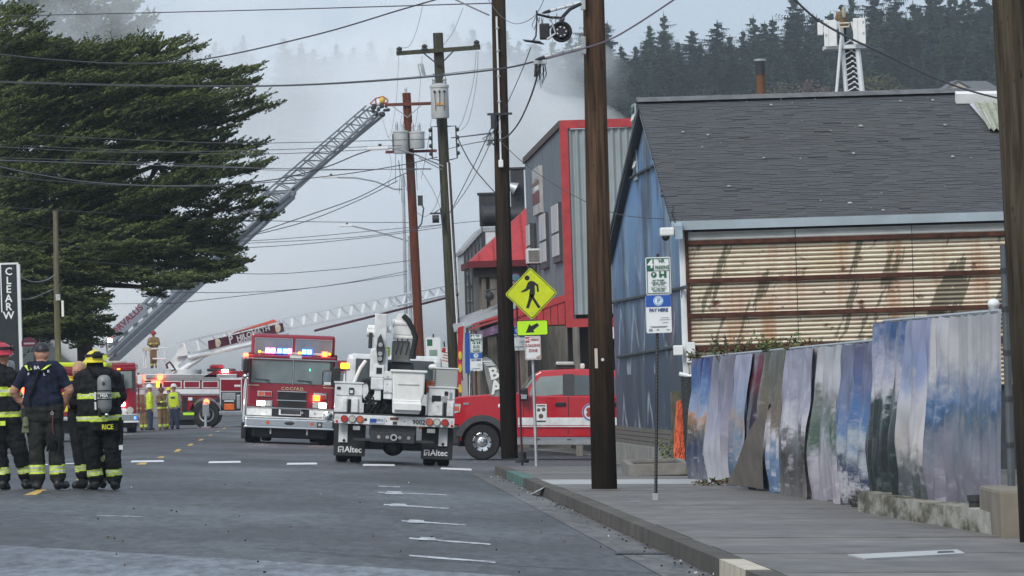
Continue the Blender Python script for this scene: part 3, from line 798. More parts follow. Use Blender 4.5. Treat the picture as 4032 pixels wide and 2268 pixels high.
# --- glazed timber frame building further along
ED = 203.0
eb = thing('glazed_frame_building', 'building of pale glazed panels in dark studs left of the red roof', 'building', M=Matrix.Translation(il(0, ED, zc(ED) - .2)) @ Matrix.Rotation(FR, 4, 'Z'))
EI = eb.matrix_world.inverted()
def elp(p, q, d=ED): return EI @ px(p, q, d)
xa, xb = elp(1829, 1000).x, elp(1900, 1000).x
za, zb2 = elp(1829, 985).z, elp(1902, 895).z
M_pan = mat('pale_glazed_panel', (.6, .62, .63), .3, var=.08, scale=1.5)
b = MB(); b.prism([(xa, .1, -.4), (xb, .1, -.4), (xb + 3, .1, -.4), (xb + 3, .1, zb2 - .05), (xb, .1, zb2 - .05), (xa, .1, za - .05)], (0, 6, 0)); b.build('wall', M_pan, eb)
for k in range(6):
    x = xa + (xb - xa) * k / 5; zt = za + (zb2 - za) * k / 5
    b = MB(); b.box(x - .03, x + .03, 0, .1, -.4, zt); b.build('stud', M_dark, eb)
for k in range(11):
    z = .3 + k * .52; b = MB(); b.box(xa + max(0, (z - za) / (zb2 - za)) * (xb - xa), xb, .02, .1, z, z + .035); b.build('rail', M_grey, eb)
b = MB(); b.tube([(xa + .05, -.03, za - .8), (xb + .9, -.03, 1.4)], .025, 4); b.build('brace', M_dark, eb)
b = MB(); b.prism([(xa - .08, -.05, za), (xb, -.05, zb2), (xb + 3, -.05, zb2), (xb + 3, -.05, zb2 - .12), (xb, -.05, zb2 - .14), (xa - .08, -.05, za - .12)], (0, 6.2, 0)); b.build('roof_edge', M_grey, eb)
b = MB(); b.box(xb + .05, xb + 2.4, -.02, .1, zb2 - .85, zb2 - .14); b.build('clerestory', M_pan, eb)
b = MB(); b.box(xb, xb + .1, -.04, .1, -.4, zb2); b.build('stud', M_dark, eb)
# black roof ducts
DD = 190.0
for (p0, p1, q0, q1, lab) in [(1889, 1960, 762, 890, 'black box duct with a round drum on the roof, left of the dark pole'), (2014, 2068, 662, 870, 'tall black duct stack with a cone outlet behind the grey building')]:
    o = thing('roof_duct', lab, 'duct', px((p0 + p1) / 2, q1, DD)); s = DD / F; w = (p1 - p0) * s / 2; h = (q1 - q0) * s
    b = MB(); b.box(-w, w, -.3, .5, 0, h, .02); b.build('duct_box', M_dark, o)
    b = MB(); b.box(-w - .05, w + .05, -.34, .54, h - .04, h + .02); b.build('rim', M_dark, o)
    b = MB()
    if p0 < 1950: b.cyl((-w * .5, -.45, h * .32), (w * 2.4, -.45, h * .32), h * .3, n=20); b.ball((-w * .5, -.45, h * .32), (h * .12, h * .3, h * .3), 16, 10)
    else: MB().cyl((-w * .2, -.5, h * .6), (-w * 1.9, -.5, h * .72), .2, .02, n=14).build('cone_outlet', M_steel, o, True); b.cyl((-w * 2.1, -.5, h * .1), (w, -.5, h * .1), .26, n=16)
    b.build('drum', M_dark, o, True)
    b = MB(); b.box(-w * .8, -w * .7, -.2, .3, -1.6, 0); b.box(w * .7, w * .8, -.2, .3, -1.6, 0); b.build('support_leg', M_dark, o)
# ---------------------------------------------------------------- banner fence
def fen_x(d): return 7.39 - .046 * d
def fen_d(p): return 7.39 / (.046 + (p - CX) / F)
def wgz(d): return zc(d) - .035 * 6.65 + .16
def m_banner(name, stops, wisp=(.5, .5, .55), wf=.5, sd=0.0):
    m, t, b = nt(name)
    h = N(t, 'ShaderNodeAttribute', attribute_name='h').outputs['Fac']; s = N(t, 'ShaderNodeAttribute', attribute_name='s').outputs['Fac']
    v = N(t, 'ShaderNodeCombineXYZ'); L(t, s, v.inputs[0]); L(t, h, v.inputs[1]); v.inputs[2].default_value = sd
    n1 = noise_n(t, v.outputs[0], 3.2, (3, 1.1, 1), 5, rough=.6)
    n2 = noise_n(t, v.outputs[0], 9.0, (1.4, 1.6, 1), 8, rough=.75)
    hh = math_n(t, 'ADD', math_n(t, 'ADD', h, math_n(t, 'MULTIPLY', math_n(t, 'SUBTRACT', n1, .5), .6)), math_n(t, 'MULTIPLY', math_n(t, 'SUBTRACT', n2, .5), .5))
    c = ramp(t, hh, [(p, tuple(max(.012, (v * .82 + sum(q) / 3 * .18) * 1.12 - .09) for v in q)) for p, q in stops])
    low = ramp(t, h, [(.2, 1.0), (.75, .25)])
    c = mixc(t, math_n(t, 'MULTIPLY', math_n(t, 'MULTIPLY', ramp(t, n2, [(.54, 0.0), (.62, 1.0)]), low), wf), c, wisp)
    L(t, c, b.inputs['Base Color']); b.inputs['Roughness'].default_value = .33; b.inputs['Specular IOR Level'].default_value = .5
    return m
lil = (.29, .28, .37); wht = (.5, .49, .53); nav = (.05, .085, .2); blu = (.1, .18, .36); gry = (.17, .17, .2); drk = (.035, .04, .05); grn = (.035, .075, .065); brn = (.17, .155, .125)
banners = [
    (2758, 2828, 0, 'narrow banner printed with blue sky and an orange sunset, first by the black pipe', [(0, gry), (.25, (.09, .1, .15)), (.42, brn), (.5, (.5, .24, .12)), (.56, (.28, .32, .45)), (.75, blu), (1, nav)]),
    (2828, 2925, 0, 'grey lilac banner with white surf low down, second from the black pipe', [(0, wht), (.3, (.38, .37, .41)), (.55, lil), (1, (.2, .19, .23))]),
    (2925, 2985, 0, 'pale lilac banner with blue edge between the grey and the maroon ones', [(0, (.12, .16, .22)), (.3, (.2, .25, .33)), (.5, (.36, .3, .28)), (.6, (.24, .3, .42)), (1, (.36, .36, .48))]),
    (2985, 3032, 0, 'narrow dark maroon and violet banner above the torn brown flap', [(0, drk), (.3, (.1, .09, .12)), (.6, (.1, .06, .1)), (.9, (.2, .08, .1)), (1, gry)]),
    (3032, 3128, 0, 'olive grey banner with pale streaks behind the torn brown flap', [(0, (.16, .2, .28)), (.2, (.14, .22, .36)), (.38, wht), (.5, (.24, .2, .17)), (.75, brn), (1, (.15, .15, .13))]),
    (3128, 3235, 0, 'lilac banner with a grey rocky shore in its lower half', [(0, (.2, .19, .19)), (.25, (.12, .115, .11)), (.42, (.2, .19, .2)), (.52, wht), (.7, lil), (.85, (.38, .37, .46)), (1, (.25, .25, .33))]),
    (3235, 3357, 0, 'white grey banner with a dark green upright patch at mid height', [(0, (.33, .31, .36)), (.25, (.42, .4, .45)), (.42, (.12, .16, .13)), (.6, (.2, .22, .2)), (.75, wht), (1, (.38, .38, .4))]),
    (3357, 3460, 0, 'blue banner with white surf at the bottom next to the taller section', [(0, drk), (.12, wht), (.2, (.07, .1, .15)), (.36, (.38, .42, .46)), (.5, blu), (.7, (.17, .19, .32)), (1, (.13, .13, .2))]),
    (3460, 3600, 1, 'tall banner with blue top and dark green wave, first of the taller section', [(0, (.1, .11, .11)), (.18, (.07, .1, .1)), (.35, grn), (.55, (.06, .11, .11)), (.66, wht), (.8, (.33, .34, .45)), (1, (.09, .14, .28))]),
    (3600, 3714, 1, 'tall banner with pale streaks over a blue violet sky', [(0, (.12, .13, .13)), (.15, (.16, .17, .18)), (.34, (.5, .47, .45)), (.55, wht), (.75, (.25, .3, .48)), (1, (.26, .27, .4))]),
    (3714, 3962, 1, 'tall banner of pale sky over a dark blue sea beside the right pole', [(0, (.2, .19, .23)), (.2, (.26, .25, .3)), (.38, (.18, .2, .25)), (.46, (.1, .14, .2)), (.52, (.11, .18, .32)), (.62, (.26, .29, .38)), (.8, (.5, .49, .5)), (1, (.42, .41, .44))]),
]
def fence_top(d, hi):
    return (.655 if hi else .352 + (98 - d) / 26.8 * .095)
fence = thing('chain_link_fence', 'chain link fence with rails behind the printed banners', 'fence', gp(fen_x(98), 98))
FI = fence.matrix_world.copy(); fl = fence.location.copy()
b = MB(); b.tube([il(fen_x(d) + .06, d, fence_top(d, 0) + .01) - fl for d in (98, 90, 80, 71.2)], .025, 6); b.build('top_rail', M_steel, fence, True)
b = MB(); b.tube([il(fen_x(d) + .06, d, .665) - fl for d in (71.2, 66, 60.6)], .025, 6); b.build('top_rail', M_steel, fence, True)
for d_, hi in ((97.5, 0), (91, 0), (84, 0), (77.5, 0), (71.2, 1), (66, 1), (61.3, 1)):
    p0 = il(fen_x(d_) + .08, d_, wgz(d_) - .1) - fl; p1 = il(fen_x(d_) + .08, d_, fence_top(d_, hi) + (.09 if d_ == 61.3 else .0)) - fl
    r = .05 if d_ < 62 else .03
    b = MB(); b.cyl(p0, p1, r, n=10); post = b.build('post', M_steel, fence, True)
    if d_ < 62: b = MB(); b.ball(p1, (.06, .06, .05)); b.build('post_cap', M_signw, post, True)
b = MB()
for i in range(40):
    for s in (-1, 1):
        d_ = 98 - i * .93; e = d_ - .93 * 1
        b.tube([il(fen_x(d_) + .06, d_, wgz(d_) if s > 0 else fence_top(d_, 0)), il(fen_x(e) + .06, e, fence_top(e, 0) if s > 0 else wgz(e))], .008, 3)
b.v = [tuple(Vector(p) - fl) for p in b.v]
tag(b.build('wire_mesh', M_steel, fence, fix=False), kind='stuff')
for bi, (p0, p1, hi, lab, st) in enumerate(banners):
    d0, d1 = fen_d(p0) + .12, fen_d(p1) - .12; rs = random.Random(bi + 3)
    o = bpy.data.meshes.new('printed_banner'); nu, nv = (110 if hi else 80), 26
    org = gp(fen_x(d0), d0); vs = []; hs = []; ss = []; fs = []
    ph = [rs.uniform(0, 6.28) for _ in range(4)]; Ln = abs(d0 - d1); nf = Ln * rs.uniform(1.0, 1.35); nu = int(nf * 22) + 8
    for j in range(nv + 1):
        h = j / nv
        for i in range(nu + 1):
            s = i / nu; d_ = d0 + (d1 - d0) * s
            top = fence_top(d_, hi) - .02 * abs(math.sin(s * math.pi * nf * 1.3)); bot = wgz(d_) + (.1 if hi else -.03) + .02
            if hi and bi == 10: bot += .12 * s
            env = .45 + .55 * (1 - h) ** .6
            sj = s + (.35 * math.sin(6.28 * 1.3 * s + ph[3]) + .25 * noise.noise((s * nf * .9, h * 1.2, bi * 3.3))) / nf
            f = .08 * math.sin(6.28 * nf * sj + ph[0] + .6 * h) + .028 * math.sin(6.28 * nf * 2.3 * sj + ph[1] - 1.0 * h) + .01 * math.sin(6.28 * nf * 5.1 * sj + ph[2] + 2.5 * h)
            f = (f + .06 * abs(math.sin(3.14 * nf * .8 * s + ph[3] + .35 * h)) + .05 * noise.noise((s * 4 + h * 3, h * 2.5, bi * 2.0))) * env + .05 * max(0, math.sin(math.pi * min(1, (1 - h) ** 1.6))) ** 1.5 + .012 * noise.noise((s * 9, h * 6, bi))
            lap = .02 * (bi % 2) * (1 - abs(2 * s - 1))
            if bi == 10: f *= (.6 if s > .35 else 1) * (1 - .6 * s)
            x = fen_x(d_) - .03 - f - lap - .012 * (bi % 3)
            z = bot + (top - bot) * h
            if h < .06: z -= .03 * math.sin(s * 9 + bi)
            vs.append(tuple(il(x, d_, z) - org)); hs.append(h); ss.append(s * Ln / 4 + bi)
    for j in range(nv):
        for i in range(nu):
            a = j * (nu + 1) + i; fs.append((a, a + 1, a + nu + 2, a + nu + 1))
    o.from_pydata(vs, [], fs)
    o.attributes.new('h', 'FLOAT', 'POINT').data.foreach_set('value', hs); o.attributes.new('s', 'FLOAT', 'POINT').data.foreach_set('value', ss)
    o.materials.append(m_banner('banner_print_%02d' % bi, st, wisp=wht if bi not in (8,) else (.2, .25, .26), wf=.55 if not hi else .3, sd=bi * 3.1)); shade(o, 180)
    ob = link('printed_banner', o); ob.location = org; tag(ob, lab, 'banner', 'printed banners on the fence')
# torn flap of tarpaulin hanging out from the fence
tp = il(fen_x(83.5) - .16, 83.5, ilp(3067, 1576, 83.5).z); q1 = onground(3038, 1924, 82, .03)[0] + Vector((-.1, 0, 0)); q2 = gp(fen_x(87) - .5, 87, .05)
b = MB(); vs = []; n = 8
for i in range(n + 1):
    for j in range(n + 1 - i):
        a, c = i / n, j / n; p = tp + (q1 - tp) * a + (q2 - tp) * c; p = p + Vector((-.05 * math.sin(3 * a + 5 * c), 0, 0)); vs.append(p - q1)
idx = {}; k = 0
for i in range(n + 1):
    for j in range(n + 1 - i): idx[i, j] = k; k += 1
fs = [(idx[i, j], idx[i + 1, j], idx[i, j + 1]) for i in range(n) for j in range(n - i)] + [(idx[i + 1, j], idx[i + 1, j + 1], idx[i, j + 1]) for i in range(n) for j in range(n - i - 1)]
b.add(vs, fs); o = b.build('tarpaulin_flap', mat('dirty_brown_tarpaulin', (.15, .13, .11), .7, var=.25, scale=3, grime=.2), fix=False); shade(o.data, 180); o.location = q1
tag(o, 'torn triangular brown tarpaulin flap hanging out between the banners', 'tarpaulin')
# low mossy kerb wall, block and pipe at the right end
def m_moss():
    m, t, b = nt('mossy_whitewashed_concrete'); src = coords(t)
    f = noise_n(t, src, 2.2, (1, .35, 1.3), 6, rough=.75)
    c = ramp(t, f, [(.4, (.05, .05, .035)), (.48, (.15, .14, .1)), (.56, (.3, .29, .25)), (.7, (.42, .41, .37))])
    L(t, c, b.inputs['Base Color']); b.inputs['Roughness'].default_value = .9; bump(t, b, f, .5, .02); return m
lw = thing('low_concrete_wall', 'low whitewashed concrete wall stained with moss under the tall banners', 'wall', gp(fen_x(63) - .35, 63))
dd = 69.8
while dd > 57.6:
    e = max(dd - rng.uniform(2.2, 3.4), 57.2); b = MB(); vs = []
    for q in (dd, e + .03):
        g = wgz(q)
        for x in (fen_x(q) - .38, fen_x(q) + .05):
            for z in (-.1, .2 + rng.uniform(-.01, .02)): vs.append(il(x, q, g + z) - lw.location)
    b.add(vs, [(0, 1, 3, 2), (4, 6, 7, 5), (0, 4, 5, 1), (2, 3, 7, 6), (0, 2, 6, 4), (1, 5, 7, 3)]); b.build('wall_block', m_moss() if dd > 69 else bpy.data.materials['mossy_whitewashed_concrete'], lw); dd = e
b = MB(); g = il(4.36, 56.6, wgz(56.6) - .1); b.box(0, 2.6, 0, 2.5, 0, .52, .03); o = b.build('concrete_block', mat('brown_concrete', (.2, .175, .14), .85, var=.25, scale=2, grime=.4)); o.location = g
tag(o, 'brown concrete block standing behind the right utility pole', 'concrete block')
pc = thing('pipe_column', 'thin dark pipe column with a white rope beside the right utility pole', 'pipe', px(3985, 1975, 58.5))
pv = px(3952, 965, 58.5) - pc.location
b = MB(); b.tube([(0, 0, -.2), pv], .036, 8); b.build('pipe', mat('dark_grey_pipe', (.1, .115, .125), .5, .4, grime=.3), pc, True)
for t in (.05, .22, .4, .58, .75, .9):
    b = MB(); p = pv * t; b.cyl(p - Vector((0, 0, .025)), p + Vector((0, 0, .025)), .042, n=10); b.build('clamp', M_dark, pc)
b = MB(); b.tube([Vector((.075 + .008 * math.sin(i * 2.4), -.02, 0)) + pv * (i / 40) for i in range(41)], .016, 6); b.build('rope', M_white2, pc, True)
b = MB(); vb = px(3845, 2040, 60.0); b.cyl((0, 0, -.3), (0, 0, .16), .07, n=12); b.cyl((0, 0, .16), (0, 0, .22), .085, n=12); o = b.build('drain_pipe_stub', M_dark, smooth=True); o.location = vb
tag(o, 'short dark pipe stub under the corner of the tall banner', 'pipe')

# wrapped pipe, orange netting, planter and post at the far end of the fence
bp = thing('wrapped_pipe', 'black ribbed mesh-wrapped pipe at the far end of the banner fence', 'pipe', onground(2735, 1868, 97, 0)[0])
b = MB(); prof = []; Hh = 1.68
for i in range(96): prof.append((.115 + .006 * (i % 2) + .02 * (1 - i / 95), Hh * i / 95))
b.ring((0, 0, -.1), (-.035, 0, 1), prof, 18); b.build('ribbed_sleeve', mat('black_mesh_sleeve', (.03, .032, .035), .8, var=.5, scale=25), bp, True)
b = MB(); b.tube([(-.2, -.05, Hh - .05), (-.02, -.05, Hh - .1), (.12, -.06, Hh - .02), (.3, -.06, Hh - .05)], .035, 8); b.build('rope_knot', M_signw, bp, True)
nb = thing('orange_netting', 'bundle of torn orange safety netting beside the black wrapped pipe', 'netting', onground(2686, 1842, 99, 0)[0])
b = MB(); rs = random.Random(5)
for k in range(90):
    a0 = rs.uniform(0, 6.28); tw = rs.uniform(-2.5, 2.5); pts = []
    z0, z1 = sorted((rs.uniform(0, 1.2), rs.uniform(0, 1.2)))
    for i in range(8):
        z = z0 + (z1 - z0) * i / 7; r = (.14 - .085 * z / 1.2) * rs.uniform(.85, 1.15); a = a0 + tw * i / 7
        pts.append((r * math.cos(a), r * math.sin(a), z))
    if z1 - z0 > .15: b.tube(pts, .011, 3)
b.build('net_strands', mat('orange_netting_plastic', (.6, .12, .05), .7, var=.35, scale=10), nb, fix=False)
b = MB(); b.ring((0, 0, 0), (0, 0, 1), [(.11, 0), (.09, .4), (.06, .9), (.02, 1.2)], 12); b.build('inner_roll', mat('rolled_orange_netting', (.33, .07, .035), .85, var=.6, scale=30), nb, True)
pd = onground(2560, 1872, 97, 0)[1]
pl = thing('concrete_planter', 'long low concrete planter at the foot of the blue mural', 'planter', onground(2600, 1872, 97, 0)[0])
b = MB(); w0, w1 = (2475 - 2600) * pd / F, (2722 - 2600) * pd / F
b.box(w0, w1, 0, .09, 0, .19, .01); b.box(w0, w0 + .1, .09, 6, 0, .19, .01); b.box(w1 - .1, w1, .09, 6, 0, .19, .01); b.box(w0 + .1, w1 - .1, 5.9, 6, 0, .19, .01); b.build('trough', mat('planter_concrete', (.2, .185, .165), .85, var=.2, grime=.3), pl)
b = MB(); b.box(w0 + .09, w1 - .09, .08, 5.95, 0, .14); b.build('soil', mat('dark_soil', (.05, .04, .03), .95, var=.4), pl)
b = MB(); b.box(-.09, .09, -.06, .06, -.1, 1.35); o = b.build('timber_post', mat('mossy_timber', (.11, .1, .07), .9, var=.5, scale=6, sc=(3, 3, .5))); o.location = onground(2668, 1835, 101, 0)[0]
tag(o, 'mossy timber post between the mural and the orange netting', 'post')

def plant(name, label, loc, spread, h, n, cols, seed, leaf=.05):
    rs = random.Random(seed); o = thing(name, label, 'plant', loc)
    b = MB(); l = MB()
    for i in range(n):
        a = rs.uniform(0, 6.28); tip = Vector((rs.uniform(-spread, spread), rs.uniform(-spread, spread) * .5, h * rs.uniform(.4, 1)))
        base = Vector((tip.x * .5, tip.y * .5, 0)); mid = base.lerp(tip, .5) + Vector((0, 0, .1 * h))
        b.tube([base, mid, tip], .004, 3)
        for k in range(9):
            t = .3 + .7 * k / 8; p = base.lerp(mid, t * 2) if t < .5 else mid.lerp(tip, t * 2 - 1)
            d_ = Vector((rs.uniform(-1, 1), rs.uniform(-1, 1), rs.uniform(-.4, .7))).normalized(); s = d_.orthogonal().normalized() * leaf * .35
            e = d_ * leaf * rs.uniform(.7, 1.5); l.add([p, p + e * .5 + s, p + e, p + e * .5 - s], [(0, 1, 2, 3)], rs.randrange(len(cols)))
    b.build('stems', mat('brown_stem', (.09, .07, .04), .9), o, fix=False); tag(l.build('leaves', cols, o, fix=False), kind='stuff'); return o
G1 = mat('weed_green', (.06, .11, .03), .7, var=.3); G2 = mat('weed_yellow_green', (.13, .15, .04), .7, var=.3); G3 = mat('dry_brown_leaf', (.12, .06, .03), .8, var=.3)
plant('weed', 'green and brown weed showing over the low banner fence', px(2880, 1425, 93), .35, .42, 26, [G1, G2, G3, G3], 1)
plant('weed', 'bushy green weed showing over the middle of the low banner fence', px(3060, 1420, 86), .3, .42, 26, [G1, G1, G2], 2)
plant('weed', 'sparse reddish weed right of the bushy green one above the fence', px(3150, 1400, 83), .25, .22, 14, [G3, G2, G3], 3)
plant('weed', 'dry straw stalks above the right end of the low banner fence', px(3270, 1390, 80), .22, .2, 6, [G2, G3], 4, .02)
plant('weed', 'small green weed growing beside the planter under the mural', onground(2640, 1835, 102, 0)[0], .22, .5, 18, [G1, G2], 6)
plant('weed', 'low green weeds along the mural foundation behind the near pole', onground(2470, 1800, 112, 0)[0], .35, .3, 22, [G1, G2], 7)
plant('weed', 'tuft of weeds at the foot of the black wrapped pipe', onground(2760, 1872, 97, 0)[0], .3, .14, 26, [G1, G2, G3], 8)
plant('weed', 'sprig of dry weeds on the wall behind the electric meter', px(2745, 1425, 99), .15, .2, 12, [G3, G1], 9)
plant('weed', 'scattered weeds along the foot of the low banners', gp(fen_x(90) - .2, 90), .5, .1, 26, [G1, G3, G3], 10)
tag(b.build('x', M_dark), kind='stuff') if False else None

# ---------------------------------------------------------------- utility poles
def m_pole(name, lo, hi, z0, z1):
    m, t, b = nt(name); src = coords(t)
    sep = N(t, 'ShaderNodeSeparateXYZ'); L(t, src, sep.inputs[0])
    f = noise_n(t, src, 2.2, (9, 9, .45), 6, rough=.65)
    zz = math_n(t, 'ADD', sep.outputs['Z'], math_n(t, 'MULTIPLY', noise_n(t, src, 1.2, (2, 2, .3), 3), 1.5))
    g = N(t, 'ShaderNodeMapRange'); g.inputs[1].default_value = z0; g.inputs[2].default_value = z1; L(t, zz, g.inputs[0])
    c = mixc(t, g.outputs[0], lo, hi)
    c = mixc(t, ramp(t, f, [(.35, .75), (.62, 0.0)]), c, tuple(v * .3 for v in lo))
    k = noise_n(t, src, 5, (5, 5, 1), 2)
    c = mixc(t, ramp(t, k, [(.68, 0.0), (.72, .8)]), c, (.012, .01, .008))
    L(t, c, b.inputs['Base Color']); b.inputs['Roughness'].default_value = .9; b.inputs['Specular IOR Level'].default_value = .15; bump(t, b, f, .6, .02); return m
MP1 = m_pole('creosoted_pole', (.016, .011, .008), (.115, .07, .043), 1.4, 4.6)
MP2 = m_pole('dark_pole', (.015, .011, .009), (.06, .042, .03), 2.0, 7.0)
MP3 = m_pole('mossy_grey_pole', (.05, .045, .035), (.085, .085, .06), 1.0, 5.0)
MP4 = m_pole('red_brown_pole', (.15, .045, .025), (.16, .05, .03), 0.0, 3.0)
MP5 = m_pole('weathered_pale_pole', (.14, .12, .09), (.19, .17, .12), 0.0, 4.0)
def wood_pole(label, pb, qb, d_, pt, qt, rb_, rt_, m, name='utility_pole'):
    base = px(pb, qb, d_); top = px(pt, qt, d_)
    o = thing(name, label, 'utility pole', base)
    v = top - base; n = 22; K = 24; b = MB(); rs = random.Random(int(pb))
    fx = [rs.uniform(-1, 1) for _ in range(n)]
    for k in range(K + 1):
        t = k / K; c = v * t + Vector((.02 * math.sin(3 * t + pb), 0, 0)); r = rb_ + (rt_ - rb_) * t
        for i in range(n):
            a = 2 * math.pi * i / n; rr = r * (1 + .025 * fx[i] + .02 * noise.noise((math.cos(a) * 2, math.sin(a) * 2, t * 6 + pb)))
            b.v.append((c.x + rr * math.cos(a), c.y + rr * math.sin(a), c.z))
    for k in range(K):
        for i in range(n): b.f.append((k * n + i, k * n + (i + 1) % n, (k + 1) * n + (i + 1) % n, (k + 1) * n + i)); b.m.append(0)
    b.f.append(tuple(range(K * n, K * n + n))); b.m.append(0)
    ob = b.build('shaft', m, o, fix=False); shade(ob.data, 60)
    return o, base
def rel(o, p, q, d_): return px(p, q, d_) - o.location
# the big near pole
np_, nb_ = wood_pole('thick brown utility pole on the pavement in front of the blue mural', 2386, 1936, 87.0, 2318, -560, .176, .138, MP1)
b = MB(); a = rel(np_, 2346, 1372, 86.75); c = rel(np_, 2346, 1450, 86.75); b.box(a.x - .02, a.x + .02, a.y - .1, a.y - .06, c.z, a.z); b.build('number_tag', mat('pale_tag', (.5, .47, .38), .6, var=.2, scale=40), np_)
b = MB(); a = rel(np_, 2373, 1416, 86.75); b.cyl((a.x, a.y + .1, a.z), (a.x, a.y + .065, a.z), .022, n=12); b.build('reflector', M_white2, np_)
for (p0, q0, p1, q1, nm) in ((2163, 44, 2285, 11, 'upper'), (2141, 226, 2287, 185, 'lower')):
    gdl = thing('cable_guard', 'white plastic cable guard tube, %s of the two on the near pole' % nm, 'cable guard', px(p1, q1, 86.8))
    a = rel(gdl, p0, q0, 86.2); b = MB(); b.tube([(0, 0, 0), a], .02, 10); b.build('tube', M_white2, gdl, True)
    for t in (.25, .5, .8): b = MB(); b.cyl(a * t, a * (t + .012), .023, n=10); b.build('band', M_dark, gdl)
    b = MB(); b.box(-.0, .07, -.03, .03, -.1, .14, .01); b.build('bracket', M_steel, gdl)
    b = MB(); b.tube([a * 1.0, a * 1.12, a * 1.22], .026, 8, rs=[.026, .022, .01]); b.build('end_fitting', M_dark, gdl, True)
cl = thing('splice_coil', 'black coiled cable and splice case hanging from the strand at the near pole', 'cable coil', px(2211, 125, 86.2))
b = MB()
for r, y in ((.13, 0), (.118, .03), (.125, -.03), (.1, .02), (.11, -.02)):
    b.tube([(r * math.cos(a / 24 * 6.2832), y, r * math.sin(a / 24 * 6.2832)) for a in range(25)], .016, 6)
b.build('cable_loops', M_black, cl, True)
MB().cyl((0, -.07, 0), (0, .05, 0), .085, n=18).build('hub', M_blackp, cl, True)
for i in range(7):
    a = i / 7 * 6.2832; b = MB(); b.ball((.062 * math.cos(a), -.075, .062 * math.sin(a)), .011, 8, 6); b.build('bolt', M_signw, cl)
b = MB(); b.box(-.3, -.16, -.06, .06, -.1, .12, .02); b.build('splice_case', M_blackp, cl)
b = MB(); b.tube([(-.16, 0, .06), (-.12, -.05, .1), (-.08, -.05, -.02), (-.2, -.06, -.1)], .018, 6); b.build('strap', M_steel, cl, True)
b = MB(); b.prism([(-.53, -.05, -.1), (-.3, -.06, -.13), (-.24, -.05, -.17), (-.3, -.02, -.16), (-.5, -.0, -.12)], (0, .06, .015)); b.build('snowshoe', M_dark, cl)
b = MB(); b.tube([(-.33, 0, .3), (-.33, 0, .2), (-.35, 0, -.05), (-.4, 0, -.12)], .012, 5); b.tube([(-.33, 0, .24), (-.4, 0, .1), (-.37, 0, .04), (-.31, 0, .2)], .006, 4); b.tube([(.0, 0, .14), (.04, 0, .22), (.12, 0, .3), (.27, .2, .38)], .025, 7); b.tube([(-.33, 0, .25), (-.15, 0, .2), (0, 0, .19)], .018, 6)
b.build('hanger_cable', M_blackp, cl, True)
rs = random.Random(4); b = MB()
for i in range(22):
    x = rs.uniform(-.34, .05); z = .2 + rs.uniform(-.04, .05); b.tube([(x, rs.uniform(-.04, .04), z), (x + rs.uniform(-.05, .05), rs.uniform(-.04, .04), z - rs.uniform(.02, .12))], .007, 4)
b.build('lashing_ties', mat('grey_tie', (.2, .19, .19), .6, var=.5, scale=20), cl, fix=False)
tl = thing('drip_loops', 'cluster of dark drip loops hanging below the lower cable guard', 'cable', px(2118, 245, 86.2))
b = MB()
for i, (dx, w, h) in enumerate(((0, .03, .28), (.03, .05, .22), (.06, .05, .3), (.04, .03, .36))):
    b.tube([(dx, 0, 0), (dx - w, 0, -h * .5), (dx - .01, 0, -h), (dx + w, 0, -h * .55), (dx + .03, 0, 0)], .008, 4)
b.cyl((-.02, 0, .0), (-.04, 0, -.2), .022, n=8); b.build('loops', M_blackp, tl, True)
b = MB(); b.box(-.06, .12, -.04, .04, -.03, .03, .01); b.build('clamp', M_steel, tl)

# second pole with the white conduit
p2, _ = wood_pole('dark utility pole with a white conduit behind the yellow crossing sign', 2008, 1806, 120.0, 1951, -520, .158, .125, MP2)
b = MB(); b.tube([rel(p2, 1955, 65, 119.8), rel(p2, 1962, 300, 119.8), rel(p2, 1972, 630, 119.8)], .018, 7); b.build('conduit', M_white2, p2, True)
a = rel(p2, 1972, 640, 119.78); b = MB(); b.box(a.x - .045, a.x + .045, a.y - .04, a.y + .06, a.z - .09, a.z + .05, .015); b.build('conduit_box', M_white2, p2)
for q in (110, 200, 300, 400, 520): b = MB(); a = rel(p2, 1958 + (q - 110) * .025, q, 119.78); b.box(a.x - .035, a.x + .035, a.y - .01, a.y + .05, a.z - .01, a.z + .015); b.build('clip', M_steel, p2)
a = rel(p2, 1944, 470, 119.75); b = MB(); b.cyl(a + Vector((-.0, 0, .1)), a + Vector((0, 0, -.18)), .06, n=10); b.box(a.x - .12, a.x + .35, a.y - .03, a.y + .1, a.z + .08, a.z + .12); b.build('clamp_cluster', M_dark, p2, True)
b = MB(); a = rel(p2, 1942, 520, 119.75)
rs = random.Random(9)
for i in range(7): b.tube([a + Vector((rs.uniform(-.06, .06), 0, rs.uniform(-.05, .05))), a + Vector((-.12 + rs.uniform(-.1, .1), 0, -.12)), a + Vector((-.05 + rs.uniform(-.1, .1), 0, -.25)), a + Vector((.05, 0, -.1))], .007, 4)
b.build('wire_tangle', M_dark, p2)
# pole at the right edge of the view
p3, _ = wood_pole('grey brown utility pole at the right edge in front of the fence end', 4098, 2330, 55.0, 3968, -350, .178, .152, m_pole('grey_brown_pole', (.018, .014, .011), (.085, .07, .048), 1.2, 4.2))
